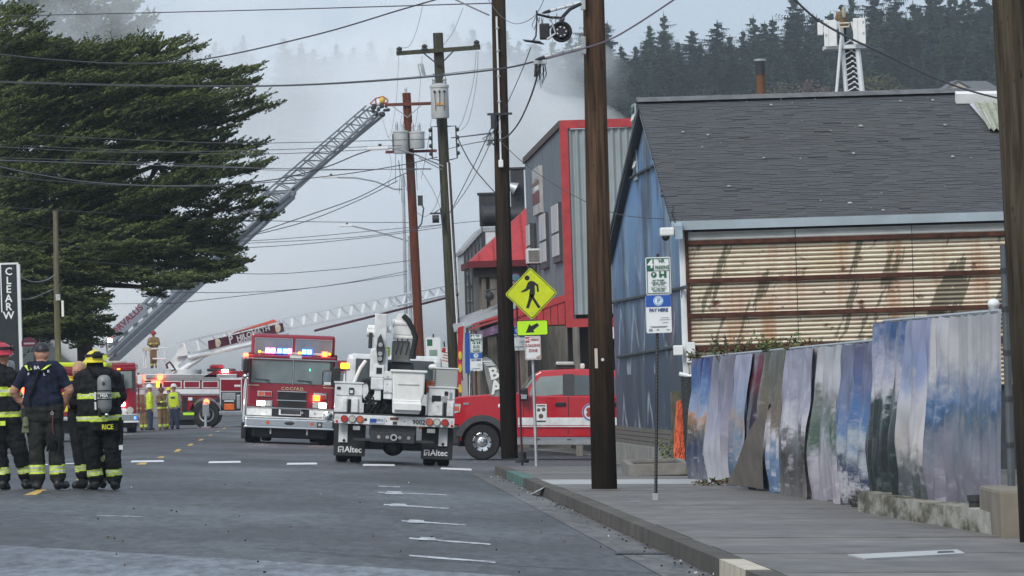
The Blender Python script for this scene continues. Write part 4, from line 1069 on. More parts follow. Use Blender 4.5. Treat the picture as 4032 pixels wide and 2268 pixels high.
# pole with the pale transformer
p4, _ = wood_pole('grey utility pole with a wide cross arm and one tall pale transformer', 1798, 1752, 178.0, 1726, 130, .16, .14, MP3)
def arm(o, p0, q0, p1, q1, d_, m, w=.06, off=-.2):
    a = rel(o, p0, q0, d_) + Vector((0, off, 0)); c = rel(o, p1, q1, d_) + Vector((0, off, 0)); b = MB(); v = (c - a)
    Mx = Matrix.Translation(a) @ Vector((1, 0, 0)).rotation_difference(v.normalized()).to_matrix().to_4x4()
    b.box(0, v.length, -w, w, -w, w, .008, M=Mx); return b.build('cross_arm', m, o)
arm(p4, 1561, 212, 1891, 188, 178, MP3)
for p, q in ((1573, 200), (1672, 190), (1877, 174)):
    a = rel(p4, p, q, 178) + Vector((0, -.2, 0)); b = MB(); b.ring(a, (0, 0, 1), [(.02, -.12), (.03, -.06), (.1, -.05), (.09, -.01), (.05, 0), (.085, .02), (.085, .06), (.03, .1), (0, .11)], 12); b.build('insulator', M_dark, p4, True)
for p, q in ((1669, 210), (1785, 202)): b = MB(); b.tube([rel(p4, p, q, 177.7), rel(p4, 1730, 258, 177.8)], .02, 5); b.build('arm_brace', M_dark, p4)
a = rel(p4, 1734, 466, 177.5); tr = MB().ring(a, (0, 0, 1), [(0, 0), (.235, 0), (.25, .03), (.25, .85), (.27, .86), (.27, .93), (.1, .98), (0, .99)], 24).build('transformer', mat('transformer_grey', (.5, .51, .5), .45, var=.08, grime=.12), p4, True)
for x in (-.15, .15): b = MB(); b.ring(a + Vector((x, -.05, .93)), (0, 0, 1), [(.05, 0), (.06, .08), (.04, .1), (.06, .16), (.04, .2), (.02, .3), (.03, .32), (0, .34)], 10); b.build('bushing', M_steel, tr, True)
for x in (-.14, 0, .14): b = MB(); b.ball(a + Vector((x, -.25, .74)), .035); b.tube([a + Vector((x, -.28, .72)), a + Vector((x * .9, -.27, .4)), a + Vector((x * .7, -.1, -.2))], .01, 4); b.build('secondary_lead', M_dark, tr, True)
b = MB(); b.box(a.x - .1, a.x + .14, a.y - .27, a.y - .255, a.z + .36, a.z + .43); b.build('label_strip', mat('orange_label', (.5, .3, .1), .6), tr)
b = MB(); p = rel(p4, 1655, 270, 177.6); b.tube([p + Vector((-.06, 0, .1)), p + Vector((.05, 0, .15)), p + Vector((.12, 0, -.2)), p + Vector((.0, 0, -.22)), p + Vector((-.06, 0, .1))], .02, 5); b.cyl(p + Vector((.04, 0, .12)), p + Vector((.1, 0, -.18)), .045, n=8); b.build('fuse_cutout', M_steel, p4, True)
for s in (-1, 1):
    x = -.26 if s < 0 else .3; a = rel(p4, 1745, 540, 177.7); b = MB()
    b.tube([a + Vector((x * .3, 0, .3)), a + Vector((x * 1.2, -.05, .3)), a + Vector((x * 1.25, -.05, -.6)), a + Vector((x * .4, 0, -.65))], .022, 5)
    for k in range(4): b.ball(a + Vector((x * 1.25 + .03 * s, -.08, .2 - k * .22)), (.055, .055, .06), 8, 6)
    b.build('secondary_rack', M_dark, p4, True)
b = MB(); a = rel(p4, 1722, 862, 177.7); b.cyl(a + Vector((-.14, 0, 0)), a + Vector((.05, 0, 0)), .11, n=14); b.box(a.x - .2, a.x + .15, a.y - .03, a.y + .03, a.z + .13, a.z + .18); b.tube([a + Vector((-.1, 0, .14)), a + Vector((.1, 0, .3)), a + Vector((.16, 0, -.3))], .03, 6); b.build('splice_drum', M_dark, p4, True)
for dx in (.17, .23): b = MB(); b.tube([rel(p4, 1752, 640, 177.7) + Vector((dx - .1, 0, 0)), rel(p4, 1795, 1500, 177.7) + Vector((dx - .05, 0, 0))], .022, 5); b.build('riser_conduit', M_signw if dx < .2 else M_dark, p4)
b = MB(); b.tube([rel(p4, 1745, 655, 177.7), rel(p4, 1640, 610, 177.4), rel(p4, 1560, 585, 177.2), rel(p4, 1530, 583, 177.2)], .022, 6); b.tube([rel(p4, 1740, 668, 177.7), rel(p4, 1650, 622, 177.4)], .015, 5); la = b.build('lamp_arm', M_steel, p4, True)
a = rel(p4, 1488, 584, 177.2); b = MB(); b.box(a.x - .3, a.x + .3, a.y - .1, a.y + .1, a.z - .05, a.z + .05, .03); b.build('lamp_head', M_signw, la); b = MB(); b.cyl(a + Vector((.06, 0, .05)), a + Vector((.06, 0, .12)), .045, n=8); b.build('photocell', M_dark, la)
# red-brown pole with two transformers
p5, _ = wood_pole('red brown utility pole with two transformers left of the grey one', 1670, 1690, 250.0, 1598, 366, .19, .165, MP4)
arm(p5, 1515, 414, 1698, 408, 250, mat('red_brown_arm', (.13, .035, .025), .8, var=.3), .06)
arm(p5, 1518, 600, 1720, 594, 250, mat('red_brown_arm', (.13, .035, .025), .8, var=.3), .055)
for p, q in ((1545, 418), (1660, 414)): b = MB(); b.tube([rel(p5, p, q, 249.7), rel(p5, 1604, 462, 249.7)], .02, 4); b.build('arm_brace', M_steel, p5)
MB().ring(rel(p5, 1598, 366, 250), (0, 0, 1), [(.03, -.05), (.06, 0), (.04, .06), (.06, .12), (.03, .2), (0, .24)], 10).build('top_insulator', M_steel, p5, True)
for p, q, r, h in ((1580, 605, .3, .88), (1643, 585, .3, .66)):
    a = rel(p5, p, q, 249.4); tr = MB().ring(a, (0, 0, 1), [(0, 0), (r - .02, 0), (r, .03), (r, h - .06), (r + .02, h - .05), (r + .02, h), (.1, h + .05), (0, h + .06)], 20).build('transformer', mat('transformer_grey2', (.46, .48, .48), .5, var=.12, grime=.2), p5, True)
    for x in (-.15, .1): b = MB(); b.ring(a + Vector((x, -.05, h)), (0, 0, 1), [(.06, 0), (.07, .1), (.05, .15), (.07, .22), (.03, .36), (0, .4)], 8); b.build('bushing', M_steel, tr, True)
    b = MB(); b.box(a.x - r * 1.12, a.x - r * 1.0, a.y - .1, a.y + .1, a.z + .1, a.z + h - .1); b.build('hanger_bracket', M_dark, tr)
b = MB(); rs = random.Random(2)
for i in range(10):
    p = rs.uniform(1555, 1640); q = rs.uniform(600, 640); b.tube([rel(p5, p, q, 249.6), rel(p5, p + rs.uniform(-15, 15), q + 60, 249.6), rel(p5, p + rs.uniform(-10, 20), q + rs.uniform(90, 170), 249.6)], .012, 4)
b.build('drip_wires', M_dark, p5)
b = MB(); b.tube([rel(p5, 1652, 790, 249.6), rel(p5, 1668, 820, 249.6), rel(p5, 1660, 880, 249.6), rel(p5, 1644, 900, 249.6)], .03, 5); b.box(*(lambda a: (a.x - .1, a.x + .1, a.y - .1, a.y, a.z - .2, a.z + .2))(rel(p5, 1655, 790, 249.7))); b.build('cable_loop', M_dark, p5, True)
# two steel lamp columns
def lamp_col(label, pb, qb, pt, qt, arm_pts, hx, hy, d_):
    o = thing('street_lamp', label, 'street lamp', px(pb, qb, d_)); b = MB(); b.tube([(0, 0, -.1), rel(o, pt, qt, d_)], .07, 8, rs=[.09, .055]); b.build('column', M_steel, o, True)
    b = MB(); b.tube([rel(o, p, q, d_) for p, q in arm_pts], .035, 6); b.build('arm', M_steel, o, True)
    a = rel(o, hx, hy, d_); b = MB(); b.box(a.x - .32, a.x + .32, a.y - .12, a.y + .12, a.z - .05, a.z + .06, .03); hd = b.build('lamp_head', M_signw, o); b = MB(); b.cyl(a + Vector((.05, 0, .06)), a + Vector((.05, 0, .13)), .05, n=8); b.build('photocell', M_dark, hd)
lamp_col('steel street lamp with curved arm just left of the red brown pole', 1607, 1685, 1588, 690, [(1588, 745), (1554, 745), (1480, 715), (1400, 700), (1330, 699)], 1299, 697, 262.0)
lamp_col('smaller steel street lamp whose arm ends lower at mid height', 1628, 1655, 1610, 930, [(1610, 950), (1560, 935), (1470, 908), (1388, 890)], 1362, 889, 295.0)
# plain pale pole on the left
p6, _ = wood_pole('slim weathered pole with a white box in front of the cypress', 236, 1600, 190.0, 218, 830, .1, .075, MP5)
b = MB(); a = rel(p6, 247, 1215, 189.8); b.box(a.x - .035, a.x + .035, a.y - .05, a.y + .05, a.z - .24, a.z + .24, .01); b.build('white_box', M_white2, p6)
b = MB(); a = rel(p6, 229, 1175, 189.8); b.box(a.x - .07, a.x + .07, a.y - .06, a.y + .02, a.z - .06, a.z + .12, .01); b.build('steel_cap', M_steel, p6)

# ---------------------------------------------------------------- signs
def plate(b, w, h, r=.02, y=0.0, t=.003, m=0, n=5):
    pts = []
    for cx_, cz_, a0 in ((w / 2 - r, h / 2 - r, 0), (-w / 2 + r, h / 2 - r, 90), (-w / 2 + r, -h / 2 + r, 180), (w / 2 - r, -h / 2 + r, 270)):
        for k in range(n): a = R(a0 + 90 * k / (n - 1)); pts.append((cx_ + r * math.cos(a), y, cz_ + r * math.sin(a)))
    b.prism(pts, (0, t, 0), m); return b
def rectb(x0, x1, z0, z1, y=-.006, t=.002): return MB().box(x0, x1, y, y + t, z0, z1)
def part_at(o, p): o.location = p; return o
def hr_sign(par, c, w=.305, h=.457):
    s = plate(MB(), w, h, .02).build('parking_plate', M_signw, par); s.location = c
    g = MB(); 
    for x0, x1, z0, z1 in ((-w / 2 + .012, w / 2 - .012, h / 2 - .02, h / 2 - .012), (-w / 2 + .012, w / 2 - .012, -h / 2 + .012, -h / 2 + .02), (-w / 2 + .012, -w / 2 + .02, -h / 2 + .012, h / 2 - .012), (w / 2 - .02, w / 2 - .012, -h / 2 + .012, h / 2 - .012), (-w / 2 + .02, w / 2 - .02, h * .13, h * .13 + .006)):
        g.box(x0, x1, -.006, -.004, z0, z1)
    g.box(-w / 2 + .018, -w / 2 + .1, -.006, -.004, h * .135, h / 2 - .016); g.build('green_border', M_green, s)
    text('4', .14, M_lbl, s, (-w / 2 + .06, -.008, h * .315), bold=.004)
    text('HR', .066, M_green, s, (.045, -.007, h * .395), sx=.8, bold=.001); text('PARKING', .066, M_green, s, (.05, -.007, h * .22), sx=.62, bold=.001)
    b = MB(); b.cyl((-.055, -.006, h * .03), (-.055, -.004, h * .03), .035, n=20); b.box(.01, .04, -.006, -.004, -.02, .03); b.ball((.022, -.005, .045), (.012, .002, .012), 8, 6); b.box(.035, .07, -.006, -.004, .0, .02); b.box(.07, .1, -.006, -.004, -.025, .055); b.build('parking_symbols', M_green, s)
    text('P', .05, M_lbl, s, (-.055, -.008, h * .03), bold=.001)
    for i, tx in enumerate(('PAY TO PARK', '11:00 am - 7:00 pm', 'MAY TO OCT', '', 'SAT - SUN ONLY', 'NOV TO APR')):
        if tx: text(tx, .028, M_green, s, (0, -.007, -.055 - i * .026), sx=.85, bold=.0006)
    rectb(-.1, .1, -.136, -.133, -.006).build('rule', M_green, s)
    for z in (h * .44, -h * .45): MB().cyl((0, -.009, z), (0, -.003, z), .007, n=8).build('bolt', M_steel, s)
    return s
def pay_sign(par, c, w=.305, h=.457):
    s = plate(MB(), w, h, .02).build('pay_plate', M_signw, par); s.location = c
    rectb(-w / 2 + .003, w / 2 - .003, h * .19, h / 2 - .003, -.006).build('blue_header', M_blue, s)
    MB().cyl((0, -.009, h * .345), (0, -.006, h * .345), .06, n=28).build('white_disc', mat('pale_blue_disc', (.6, .75, .8), .5), s)
    text('P', .085, M_blue, s, (.006, -.011, h * .34)); MB().ring((0, -.0105, h * .345), (0, 1, 0), [(.052, 0), (.052, .001), (.047, .001), (.047, 0)], 28).build('disc_ring', M_blue, s)
    text('PAY HERE', .056, M_navyink, s, (0, -.007, h * .1), bold=.0018, sx=.93)
    b = MB()
    for x0, x1, z in ((.01, .14, -.075), (.045, .11, -.11), (.03, .12, -.05), (-.11, .11, -.155), (-.09, .09, -.165)): b.box(x0, x1, -.006, -.004, z, z + .006)
    b.box(-.125, -.08, -.006, -.004, -.21, -.18); b.box(-.03, .0, -.006, -.004, -.2, -.185); b.box(.09, .13, -.006, -.004, -.2, -.19); b.build('small_print', M_greyink, s)
    return s
def post(label, pb, qb, d_, pt, qt, r, m, name='sign_post', up=0.0):
    o = thing(name, label, 'sign', px(pb, qb, d_)); v = rel(o, pt, qt, d_)
    b = MB(); b.tube([(0, 0, -.1), v], r, 6); b.build('post', m, o, False); return o
s1 = post('four hour parking and pay here signs on a black perforated post', 2581, 1972, 77.7, 2590, 1000, .02, M_blackp)
b = MB(); v = rel(s1, 2590, 1000, 77.7)
for i in range(64): p = v * (i / 72) + Vector((0, -.021, 0)); b.cyl(p, p + Vector((0, .004, 0)), .0075, n=6)
b.build('post_holes', mat('hole_grey', (.16, .15, .14), .9), s1); b = MB(); b.box(-.035, .035, -.035, .035, -.05, .09, .005); b.build('post_sleeve', M_steel, s1)
hr_sign(s1, rel(s1, 2592, 1086, 77.64)); pay_sign(s1, rel(s1, 2593.5, 1236, 77.64), .31, .465)

cr = post('yellow diamond crossing sign with walking figure, arrow and loading zone plates', 2112, 1828, 118.0, 2088, 1075, .03, M_steel)
v = rel(cr, 2091.5, 1156, 117.9)
rt45 = Matrix.Rotation(R(45), 4, 'Y')
def diamond(side, r, y, t, m, name, par):
    b = plate(MB(), side, side, r, y, t); b.v = [tuple(rt45 @ Vector(p)) for p in b.v]; return b.build(name, m, par)
ds = diamond(.69, .045, 0, .003, M_yel, 'diamond_plate', cr); ds.location = v
b = plate(MB(), .665, .665, .04, -.004, .003); b.v = [tuple(rt45 @ Vector(p)) for p in b.v]; b.build('black_border', M_ink, ds)
b = plate(MB(), .64, .64, .035, -.007, .003); b.v = [tuple(rt45 @ Vector(p)) for p in b.v]; b.build('yellow_face', mat('aged_fluorescent_yellow', (.58, .66, .012), .5, var=.1, scale=5), ds)
K = 117.9 / F
def w2(pts): return [((p - 2091.5) * K, -.0085, (1156 - q) * K) for p, q in pts]
f2 = lambda a, c: (1740 + a / 1.684, 1000 + c / 1.684)
fig = MB(); c0 = w2([f2(568, 158)])[0]; fig.cyl((c0[0], -.0095, c0[2]), (c0[0], -.0075, c0[2]), .047, n=20)
for poly in ([(572, 188), (590, 178), (612, 182), (640, 205), (644, 252), (632, 252), (628, 212), (618, 208), (616, 270), (600, 290), (585, 284), (578, 270), (585, 230), (560, 245), (526, 254), (526, 246), (556, 228)], [(580, 270), (606, 268), (612, 290), (652, 356), (634, 362), (598, 300), (588, 320), (574, 360), (554, 358), (570, 310)]):
    fig.prism(w2([f2(a, c) for a, c in poly]), (0, -.002, 0))
fig.build('walking_figure', M_ink, ds)
for q in (135, 390): c0 = w2([f2(594, q)])[0]; MB().cyl((c0[0], -.014, c0[2]), (c0[0], -.008, c0[2]), .012, n=8).build('bolt', M_steel, ds)
v = rel(cr, 2096, 1291, 117.9); ar = plate(MB(), .58, .285, .03).build('arrow_plate', M_ink, cr); ar.location = v
plate(MB(), .555, .26, .025, -.004, .003).build('yellow_face', M_yelg, ar)
K2 = lambda a, c: ((a - 600) / 1.684 * K, -.0065, (491 - c) / 1.684 * K)
b = MB(); b.prism([K2(*p) for p in ((555, 522), (582, 464), (592, 478), (634, 460), (645, 476), (606, 506), (613, 520))], (0, -.002, 0)); b.build('arrow', M_ink, ar)
v = rel(cr, 2098.5, 1370, 117.9); lz = plate(MB(), .295, .44, .02).build('loading_plate', M_signw, cr); lz.location = v
b = MB()
for x0, x1, z0, z1 in ((-.138, .138, .2, .206), (-.138, .138, -.206, -.2), (-.138, -.132, -.206, .206), (.132, .138, -.206, .206), (-.138, -.06, .105, .2)): b.box(x0, x1, -.006, -.004, z0, z1)
b.build('red_border', M_redink, lz); text('NO', .075, M_lbl, lz, (-.098, -.008, .152), sx=.8, bold=.002); text('PARKING', .06, M_redink, lz, (.036, -.008, .152), sx=.58, bold=.001)
text('LOADING', .075, M_redink, lz, (0, -.008, .045), sx=.78, bold=.001); text('ZONE', .075, M_redink, lz, (0, -.008, -.05), sx=.8, bold=.001)
b = MB(); b.prism([(.05, -.006, -.17), (.135, -.006, -.13), (.13, -.006, -.19), (.07, -.006, -.2)], (0, .002, 0)); b.build('sticker_residue', mat('tan_residue', (.4, .33, .25), .8, var=.3, scale=40), lz)

bs = post('black post with maroon street name sign and pay here plate beside the dark pole', 2056, 1812, 121.0, 2030, 1085, .022, M_maroon)
b = MB(); b.ring((0, 0, -.05), (0, 0, 1), [(.13, 0), (.13, .06), (.085, .08), (.08, .2), (.03, .22)], 16); b.build('base', M_dark, bs, True)
pay_sign(bs, rel(bs, 2043, 1333, 120.9), .3, .45)
sn = rel(bs, 2032, 1127, 120.9); b = MB(); b.box(-.34, .34, -.004, .006, -.085, .045); b.box(-.26, .26, -.003, .005, .045, .11); st_ = b.build('street_name_plate', M_maroon, bs); st_.location = sn
pts = [(-.17 + .34 * i / 16, 0, .11 + .15 * math.sin(math.pi * i / 16) ** .7) for i in range(17)]
b = MB(); b.prism(pts, (0, .006, 0)); b.build('crest', M_maroon, st_); b = MB(); b.ball((0, -.003, .17), (.075, .004, .07), 16, 8); b.build('crest_badge', mat('crest_blue', (.12, .22, .3), .5, var=.5, scale=30), st_)
text('SW H', .11, M_lbl, st_, (-.12, -.006, -.022), bold=.001, sx=.85); b = MB(); b.box(-.25, .25, -.006, -.003, .05, .056); b.box(-.33, .33, -.006, -.004, -.08, -.076); b.build('white_line', M_lbl, st_)
text('HISTORIC BAYFRONT', .038, M_lbl, st_, (0, -.006, .076), sx=.75)

fs_ = post('far pair of four hour parking and pay here signs by the feather flag', 1876, 1650, 150.0, 1873, 1300, .025, MP4)
hr_sign(fs_, rel(fs_, 1875, 1352, 149.9), .29, .43); pay_sign(fs_, rel(fs_, 1875, 1425, 149.9), .29, .43)
f3 = post('distant small parking sign on a post behind the boom truck', 1706, 1500, 190.0, 1706, 1315, .025, M_dark)
sg = rectb(-.22, .22, -.35, .35).build('plate', M_signw, f3); sg.location = rel(f3, 1706, 1375, 189.9); rectb(-.18, -.02, .1, .3, -.009).build('green_block', M_green, sg); rectb(-.12, .12, -.2, -.02, -.009).build('green_print', mat('pale_green_print', (.2, .3, .25), .6), sg)
f4 = post('tilted red and white no parking sign behind the boom truck', 1768, 1520, 185.0, 1748, 1345, .025, M_dark)
sg = rectb(-.2, .2, -.28, .28).build('plate', M_signw, f4); sg.location = rel(f4, 1760, 1408, 184.9); sg.rotation_euler = (0, R(14), 0)
rectb(-.19, -.08, .12, .26, -.009).build('red_block', M_redink, sg)
for i in range(5): rectb(-.04 if i == 0 else -.13, .15, .2 - i * .08, .235 - i * .08, -.009).build('red_print', mat('faded_red_print', (.45, .2, .2), .6), sg)
# flags
ff = thing('feather_flag', 'grey feather flag with white letters behind the dark pole', 'flag', px(1975, 1620, 139.0))
K = 139 / F; pl_ = [(268, 690), (290, 680), (330, 700), (365, 745), (388, 800), (396, 870), (396, 945), (325, 945), (300, 850), (280, 760)]
b = MB(); b.prism([rel(ff, *f2(a, c), 139.0) for a, c in pl_], (0, .004, 0)); b.build('cloth', mat('grey_flag_cloth', (.22, .23, .22), .8, var=.3, scale=6), ff)
b = MB(); b.tube([rel(ff, *f2(a, c), 139.02) for a, c in ((398, 1040), (398, 870), (385, 780), (350, 715), (300, 675), (265, 672))], .012, 5); b.build('pole', M_dark, ff)
for ch_, a, c, sz, ry in (('B', 345, 795, .36, -.0), ('A', 362, 885, .4, 0)): text(ch_, sz, M_lbl, ff, rel(ff, *f2(a, c), 138.98), bold=.012, ry=R(-12))
for i in range(3): b = MB(); p = rel(ff, *f2(300 + i * 10, 712 + i * 12), 138.98); b.box(p.x - .1, p.x + .1, p.y - .004, p.y, p.z - .01, p.z + .012); b.build('print_line', M_lbl, ff)
for pts_, m, lab in (([(1802, 1290), (1826, 1282), (1818, 1480), (1806, 1570), (1800, 1500)], mat('red_yellow_flag', (.45, .03, .04), .7, var=.3, scale=3), 'red flag with yellow marks hanging left of the blue one'), ([(1830, 1310), (1850, 1312), (1848, 1470), (1832, 1470)], M_blue, 'blue cloth banner hanging behind the far parking signs')):
    o = thing('hanging_flag', lab, 'flag', px(pts_[0][0], 1600, 172.0)); b = MB(); b.prism([rel(o, p, q, 172.0) for p, q in pts_], (0, .01, 0)); b.build('cloth', m, o)
    if 'red' in lab:
        for q in (1400, 1450, 1530): b = MB(); p = rel(o, 1812, q, 171.97); b.ball(p, (.05, .005, .12), 8, 6); b.build('yellow_mark', mat('flag_yellow', (.65, .5, .03), .7), o)
    b = MB(); b.tube([rel(o, pts_[1][0], pts_[1][1] - 10, 172.05), rel(o, pts_[-2][0], 1600, 172.05)], .015, 5); b.build('pole', M_white2, o)
# CLEARW sign at the left edge
cs = thing('vertical_shop_sign', 'tall dark sign with white vertical letters at the left edge', 'sign', px(40, 1460, 176.0))
def csr(p, q): return rel(cs, p, q, 175.9)
a, c = csr(-70, 1045), csr(75, 1330); b = MB(); b.box(a.x, c.x, a.y, a.y + .2, c.z - 1.2, a.z, .01); b.build('panel', mat('dark_green_sign', (.018, .025, .028), .5, var=.2), cs)
b = MB(); b.box(a.x, c.x + .03, a.y - .02, a.y + .22, a.z, a.z + .05); b.box(csr(64, 1000).x, csr(76, 1000).x, a.y - .03, a.y + .22, c.z - 1.6, a.z); b.box(csr(-2, 1000).x, csr(3, 1000).x, a.y - .03, a.y + .05, csr(0, 1230).z, a.z); b.build('frame', M_signw, cs)
for ch_, q in zip('CLEARW', (1070, 1106, 1140, 1176, 1209, 1243)): p = csr(34, q); text(ch_, .29, M_lbl, cs, (p.x, a.y - .01, p.z), bold=.006)
b = MB(); b.box(csr(66, 1000).x, csr(76, 1000).x, a.y, a.y + .12, csr(40, 1640).z, c.z - 1.6); b.build('post', M_signw, cs)
sn2 = post('small maroon street name sign beside the left firefighters', 135, 1600, 165.0, 136, 1330, .03, M_dark)
p = rel(sn2, 115, 1352, 164.9); b = MB(); b.box(-.2, .2, 0, .02, -.08, .08); b.prism([(-.1, 0, .08), (.1, 0, .08), (.06, 0, .16), (-.06, 0, .16)], (0, .02, 0)); q_ = b.build('name_plate', M_maroon, sn2); q_.location = p; rectb(-.14, .14, -.025, .02, -.004).build('name_print', mat('pale_maroon_print', (.35, .28, .3), .6), q_)
# ---------------------------------------------------------------- vehicles
def bx(name, m, par, x0, x1, y0, y1, z0, z1, bev=0.0):
    return MB().box(min(x0, x1), max(x0, x1), min(y0, y1), max(y0, y1), min(z0, z1), max(z0, z1), bev).build(name, m, par)
def tb(name, m, par, pts, r, n=6): return MB().tube(pts, r, n).build(name, m, par, True)
def wheel(par, c, axis, r, w, rim=M_alu, holes=0, name='wheel'):
    a = Vector(axis); t = MB().ring(c, a, [(r * .58, -w / 2), (r * .93, -w / 2), (r, -w * .36), (r, w * .36), (r * .93, w / 2), (r * .58, w / 2), (r * .58, -w / 2)], 32).build(name, M_black, par, True)
    MB().ring(c, a, [(r * .6, -w * .42), (r * .55, -w * .46), (r * .5, -w * .3), (r * .3, -w * .25), (r * .26, -w * .45), (r * .14, -w * .52), (0, -w * .52)], 28).build('rim', rim, t, True)
    u = a.orthogonal().normalized(); v = a.cross(u)
    for k in range(holes):
        th = 2 * math.pi * k / holes; p = Vector(c) + (u * math.cos(th) + v * math.sin(th)) * r * .44 - a * w * .27
        MB().cyl(p - a * .03, p + a * .02, r * .05, n=10).build('hand_hole', M_ink, t)
    if holes:
        for k in range(8):
            th = 2 * math.pi * (k + .5) / 8; p = Vector(c) + (u * math.cos(th) + v * math.sin(th)) * r * .2 - a * w * .49
            MB().cyl(p - a * .03, p, r * .03, n=6).build('lug_nut', M_chrome, t)
    return t
def disc(name, m, par, x, y, z, r, t=.03, n=16): return MB().cyl((x, y, z), (x, y - t, z), r, n=n).build(name, m, par, True)
HD = math.atan(.029)
def on_road(p, d_):
    v = ilp(p, 1500, d_); return gp(v.x, d_)
TILT = R(2.0)

# --- boom truck seen from behind
BD = 126.8
bt = thing('boom_truck', 'white utility boom truck seen from behind with black mud flaps', 'truck', M=tilted(on_road(1546, BD), HD, TILT * 1.15))
bx('bumper', M_white, bt, -1.2, 1.2, 0, .12, .78, .97, .01)
bx('tail_step', M_dark, bt, -1.2, 1.2, 0, 2.6, .97, 1.0)
bx('chassis_frame', M_dark, bt, -.45, .45, .1, 7.2, .5, .78, .02)
bx('hitch_plate', M_dark, bt, -.46, .42, .02, .1, .43, .64, .01)
for i, x in enumerate((-.3, -.13, .12, .3)): disc('hitch_hole', M_grey, bt, x, .03, .54, .035, .02)
b = MB(); b.ring((0, 0, .54), (0, 1, 0), [(.04, -.08), (.07, -.08), (.07, .02), (.04, .02), (.04, -.08)], 14); b.build('pintle_hook', M_steel, bt, True)
bx('hitch_bar', M_dark, bt, -.8, -.46, .1, .16, .45, .5); bx('hitch_bar', M_dark, bt, .42, .8, .1, .16, .45, .5)
bx('axle', M_dark, bt, -.9, .9, .7, .95, .28, .45, .05); MB().ball((0, .8, .36), (.22, .25, .2)).build('differential', M_dark, bt, True)
for x in (-1.02, -.74, .74, 1.02): wheel(bt, (x, .85, .46), (1, 0, 0), .46, .24)
for x in (-.95, .95): wheel(bt, (x, 5.4, .46), (1, 0, 0), .46, .26)
for s in (-1, 1):
    f = bx('mud_flap', mat('mud_flap_rubber', (.022, .024, .026), .7, var=.3), bt, s * .56, s * 1.19, .3, .33, .13, .76, .02)
    bx('flap_bracket', M_white, f, s * .9 if s > 0 else -1.1, s * 1.08 if s > 0 else -.92, .26, .3, .4, .77, .01)
    disc('bracket_hole', M_ink, f, s * .99, .27, .44, .03, .02)
    text('Altec', .17, M_signw, f, (s * .86 + .06, .285, .26), bold=.003, sx=.95)
    b = MB(); x = s * .86 - .24
    for (x0, x1, z0, z1) in ((0, .11, .3, .32), (0, .02, .2, .32), (.09, .11, .2, .32), (.035, .08, .25, .265), (.035, .05, .2, .265)): b.box(x + x0, x + x1, .285, .3, z0, z1)
    b.build('emblem', M_signw, f)
for s, xs, ms in ((-1, (-1.0, -.84, -.69), (M_redlens, M_clear, M_orangelens)), (1, (.7, .85, 1.01), (M_orangelens, M_clear, M_redlens))):
    for x, m in zip(xs, ms):
        l = disc('tail_light', m, bt, x, 0, .875, .063, .025, 20); MB().ring((x, -.005, .875), (0, -1, 0), [(.063, 0), (.075, .0), (.075, .02), (.063, .02)], 20).build('bezel', M_dark, l, True)
    disc('side_marker', M_redlens, bt, s * 1.15, 0, .82, .025, .02); disc('side_marker', M_clear, bt, s * 1.14, 0, .9, .015, .02)
bx('licence_plate', mat('licence_plate_white', (.6, .64, .68), .5, var=.05), bt, -.5, -.2, -.02, 0, .805, .935, .005); p = bx('plate_print', M_blue, bt, -.49, -.36, -.024, -.02, .82, .9)
text('E287816', .075, M_navyink, bt, (-.33, -.025, .87), sx=.8); text('9002', .13, M_ink, bt, (.49, -.012, .86), bold=.002)
bx('reflector_strip', mat('brown_reflector', (.14, .05, .03), .5), bt, -.09, .08, -.012, 0, .89, .94); bx('latch', M_dark, bt, -.03, .05, -.02, 0, .8, .86)
for x in (-.16, .2): disc('bolt', M_dark, bt, x, 0, .865, .012, .012)
bx('arrow_mark', M_ink, bt, -.6, -.55, -.01, 0, .85, .9); bx('lamp_cluster', M_grey, bt, -.82, -.68, .0, .05, .66, .74); bx('lamp_cluster', M_grey, bt, .66, .82, .0, .05, .66, .74)
for s, x0, x1, zt in ((-1, -1.21, -.66, 1.58), (1, .66, 1.19, 1.56)):
    bo = bx('tool_box', M_white, bt, x0, x1, .05, 2.6, 1.0, zt, .015)
    bx('lid', M_white, bo, x0 - .02, x1 + .02, .03, 2.62, zt, zt + .035, .01)
    bx('box_joint', M_grey, bo, x0 + .03, x1 - .01, .04, .05, 1.34, 1.35)
    xa, xb2 = (x0 + .16, x1 - .18) if s < 0 else (x0 + .12, x1 - .12)
    bx('door_panel', M_white, bo, xa, xb2 - .12, -.01, .05, 1.01, 1.29, .01); bx('door_panel', M_white, bo, xb2 - .02, xb2 + .1, -.01, .05, 1.01, 1.29, .01)
    bx('door_gap', M_ink, bo, xb2 - .1, xb2 - .04, .035, .05, 1.0, 1.27)
    disc('lock', M_gold, bo, xa + .07, -.01, 1.2, .018, .01)
bx('paddle_latch', M_dark, bt, -.93, -.83, .02, .05, 1.37, 1.5, .01); bx('paddle_plate', M_signw, bt, -.91, -.85, .01, .02, 1.39, 1.45); bx('data_plate', M_ink, bt, -1.17, -1.1, .03, .05, 1.46, 1.51)
bx('data_plate', M_ink, bt, .73, .91, .03, .05, 1.28, 1.41); bx('decal', M_grey, bt, .93, 1.03, .035, .05, 1.28, 1.4); bx('decal', M_ink, bt, .98, 1.05, .035, .05, 1.42, 1.5); bx('decal', M_greyink, bt, 1.08, 1.13, .035, .05, 1.33, 1.48)
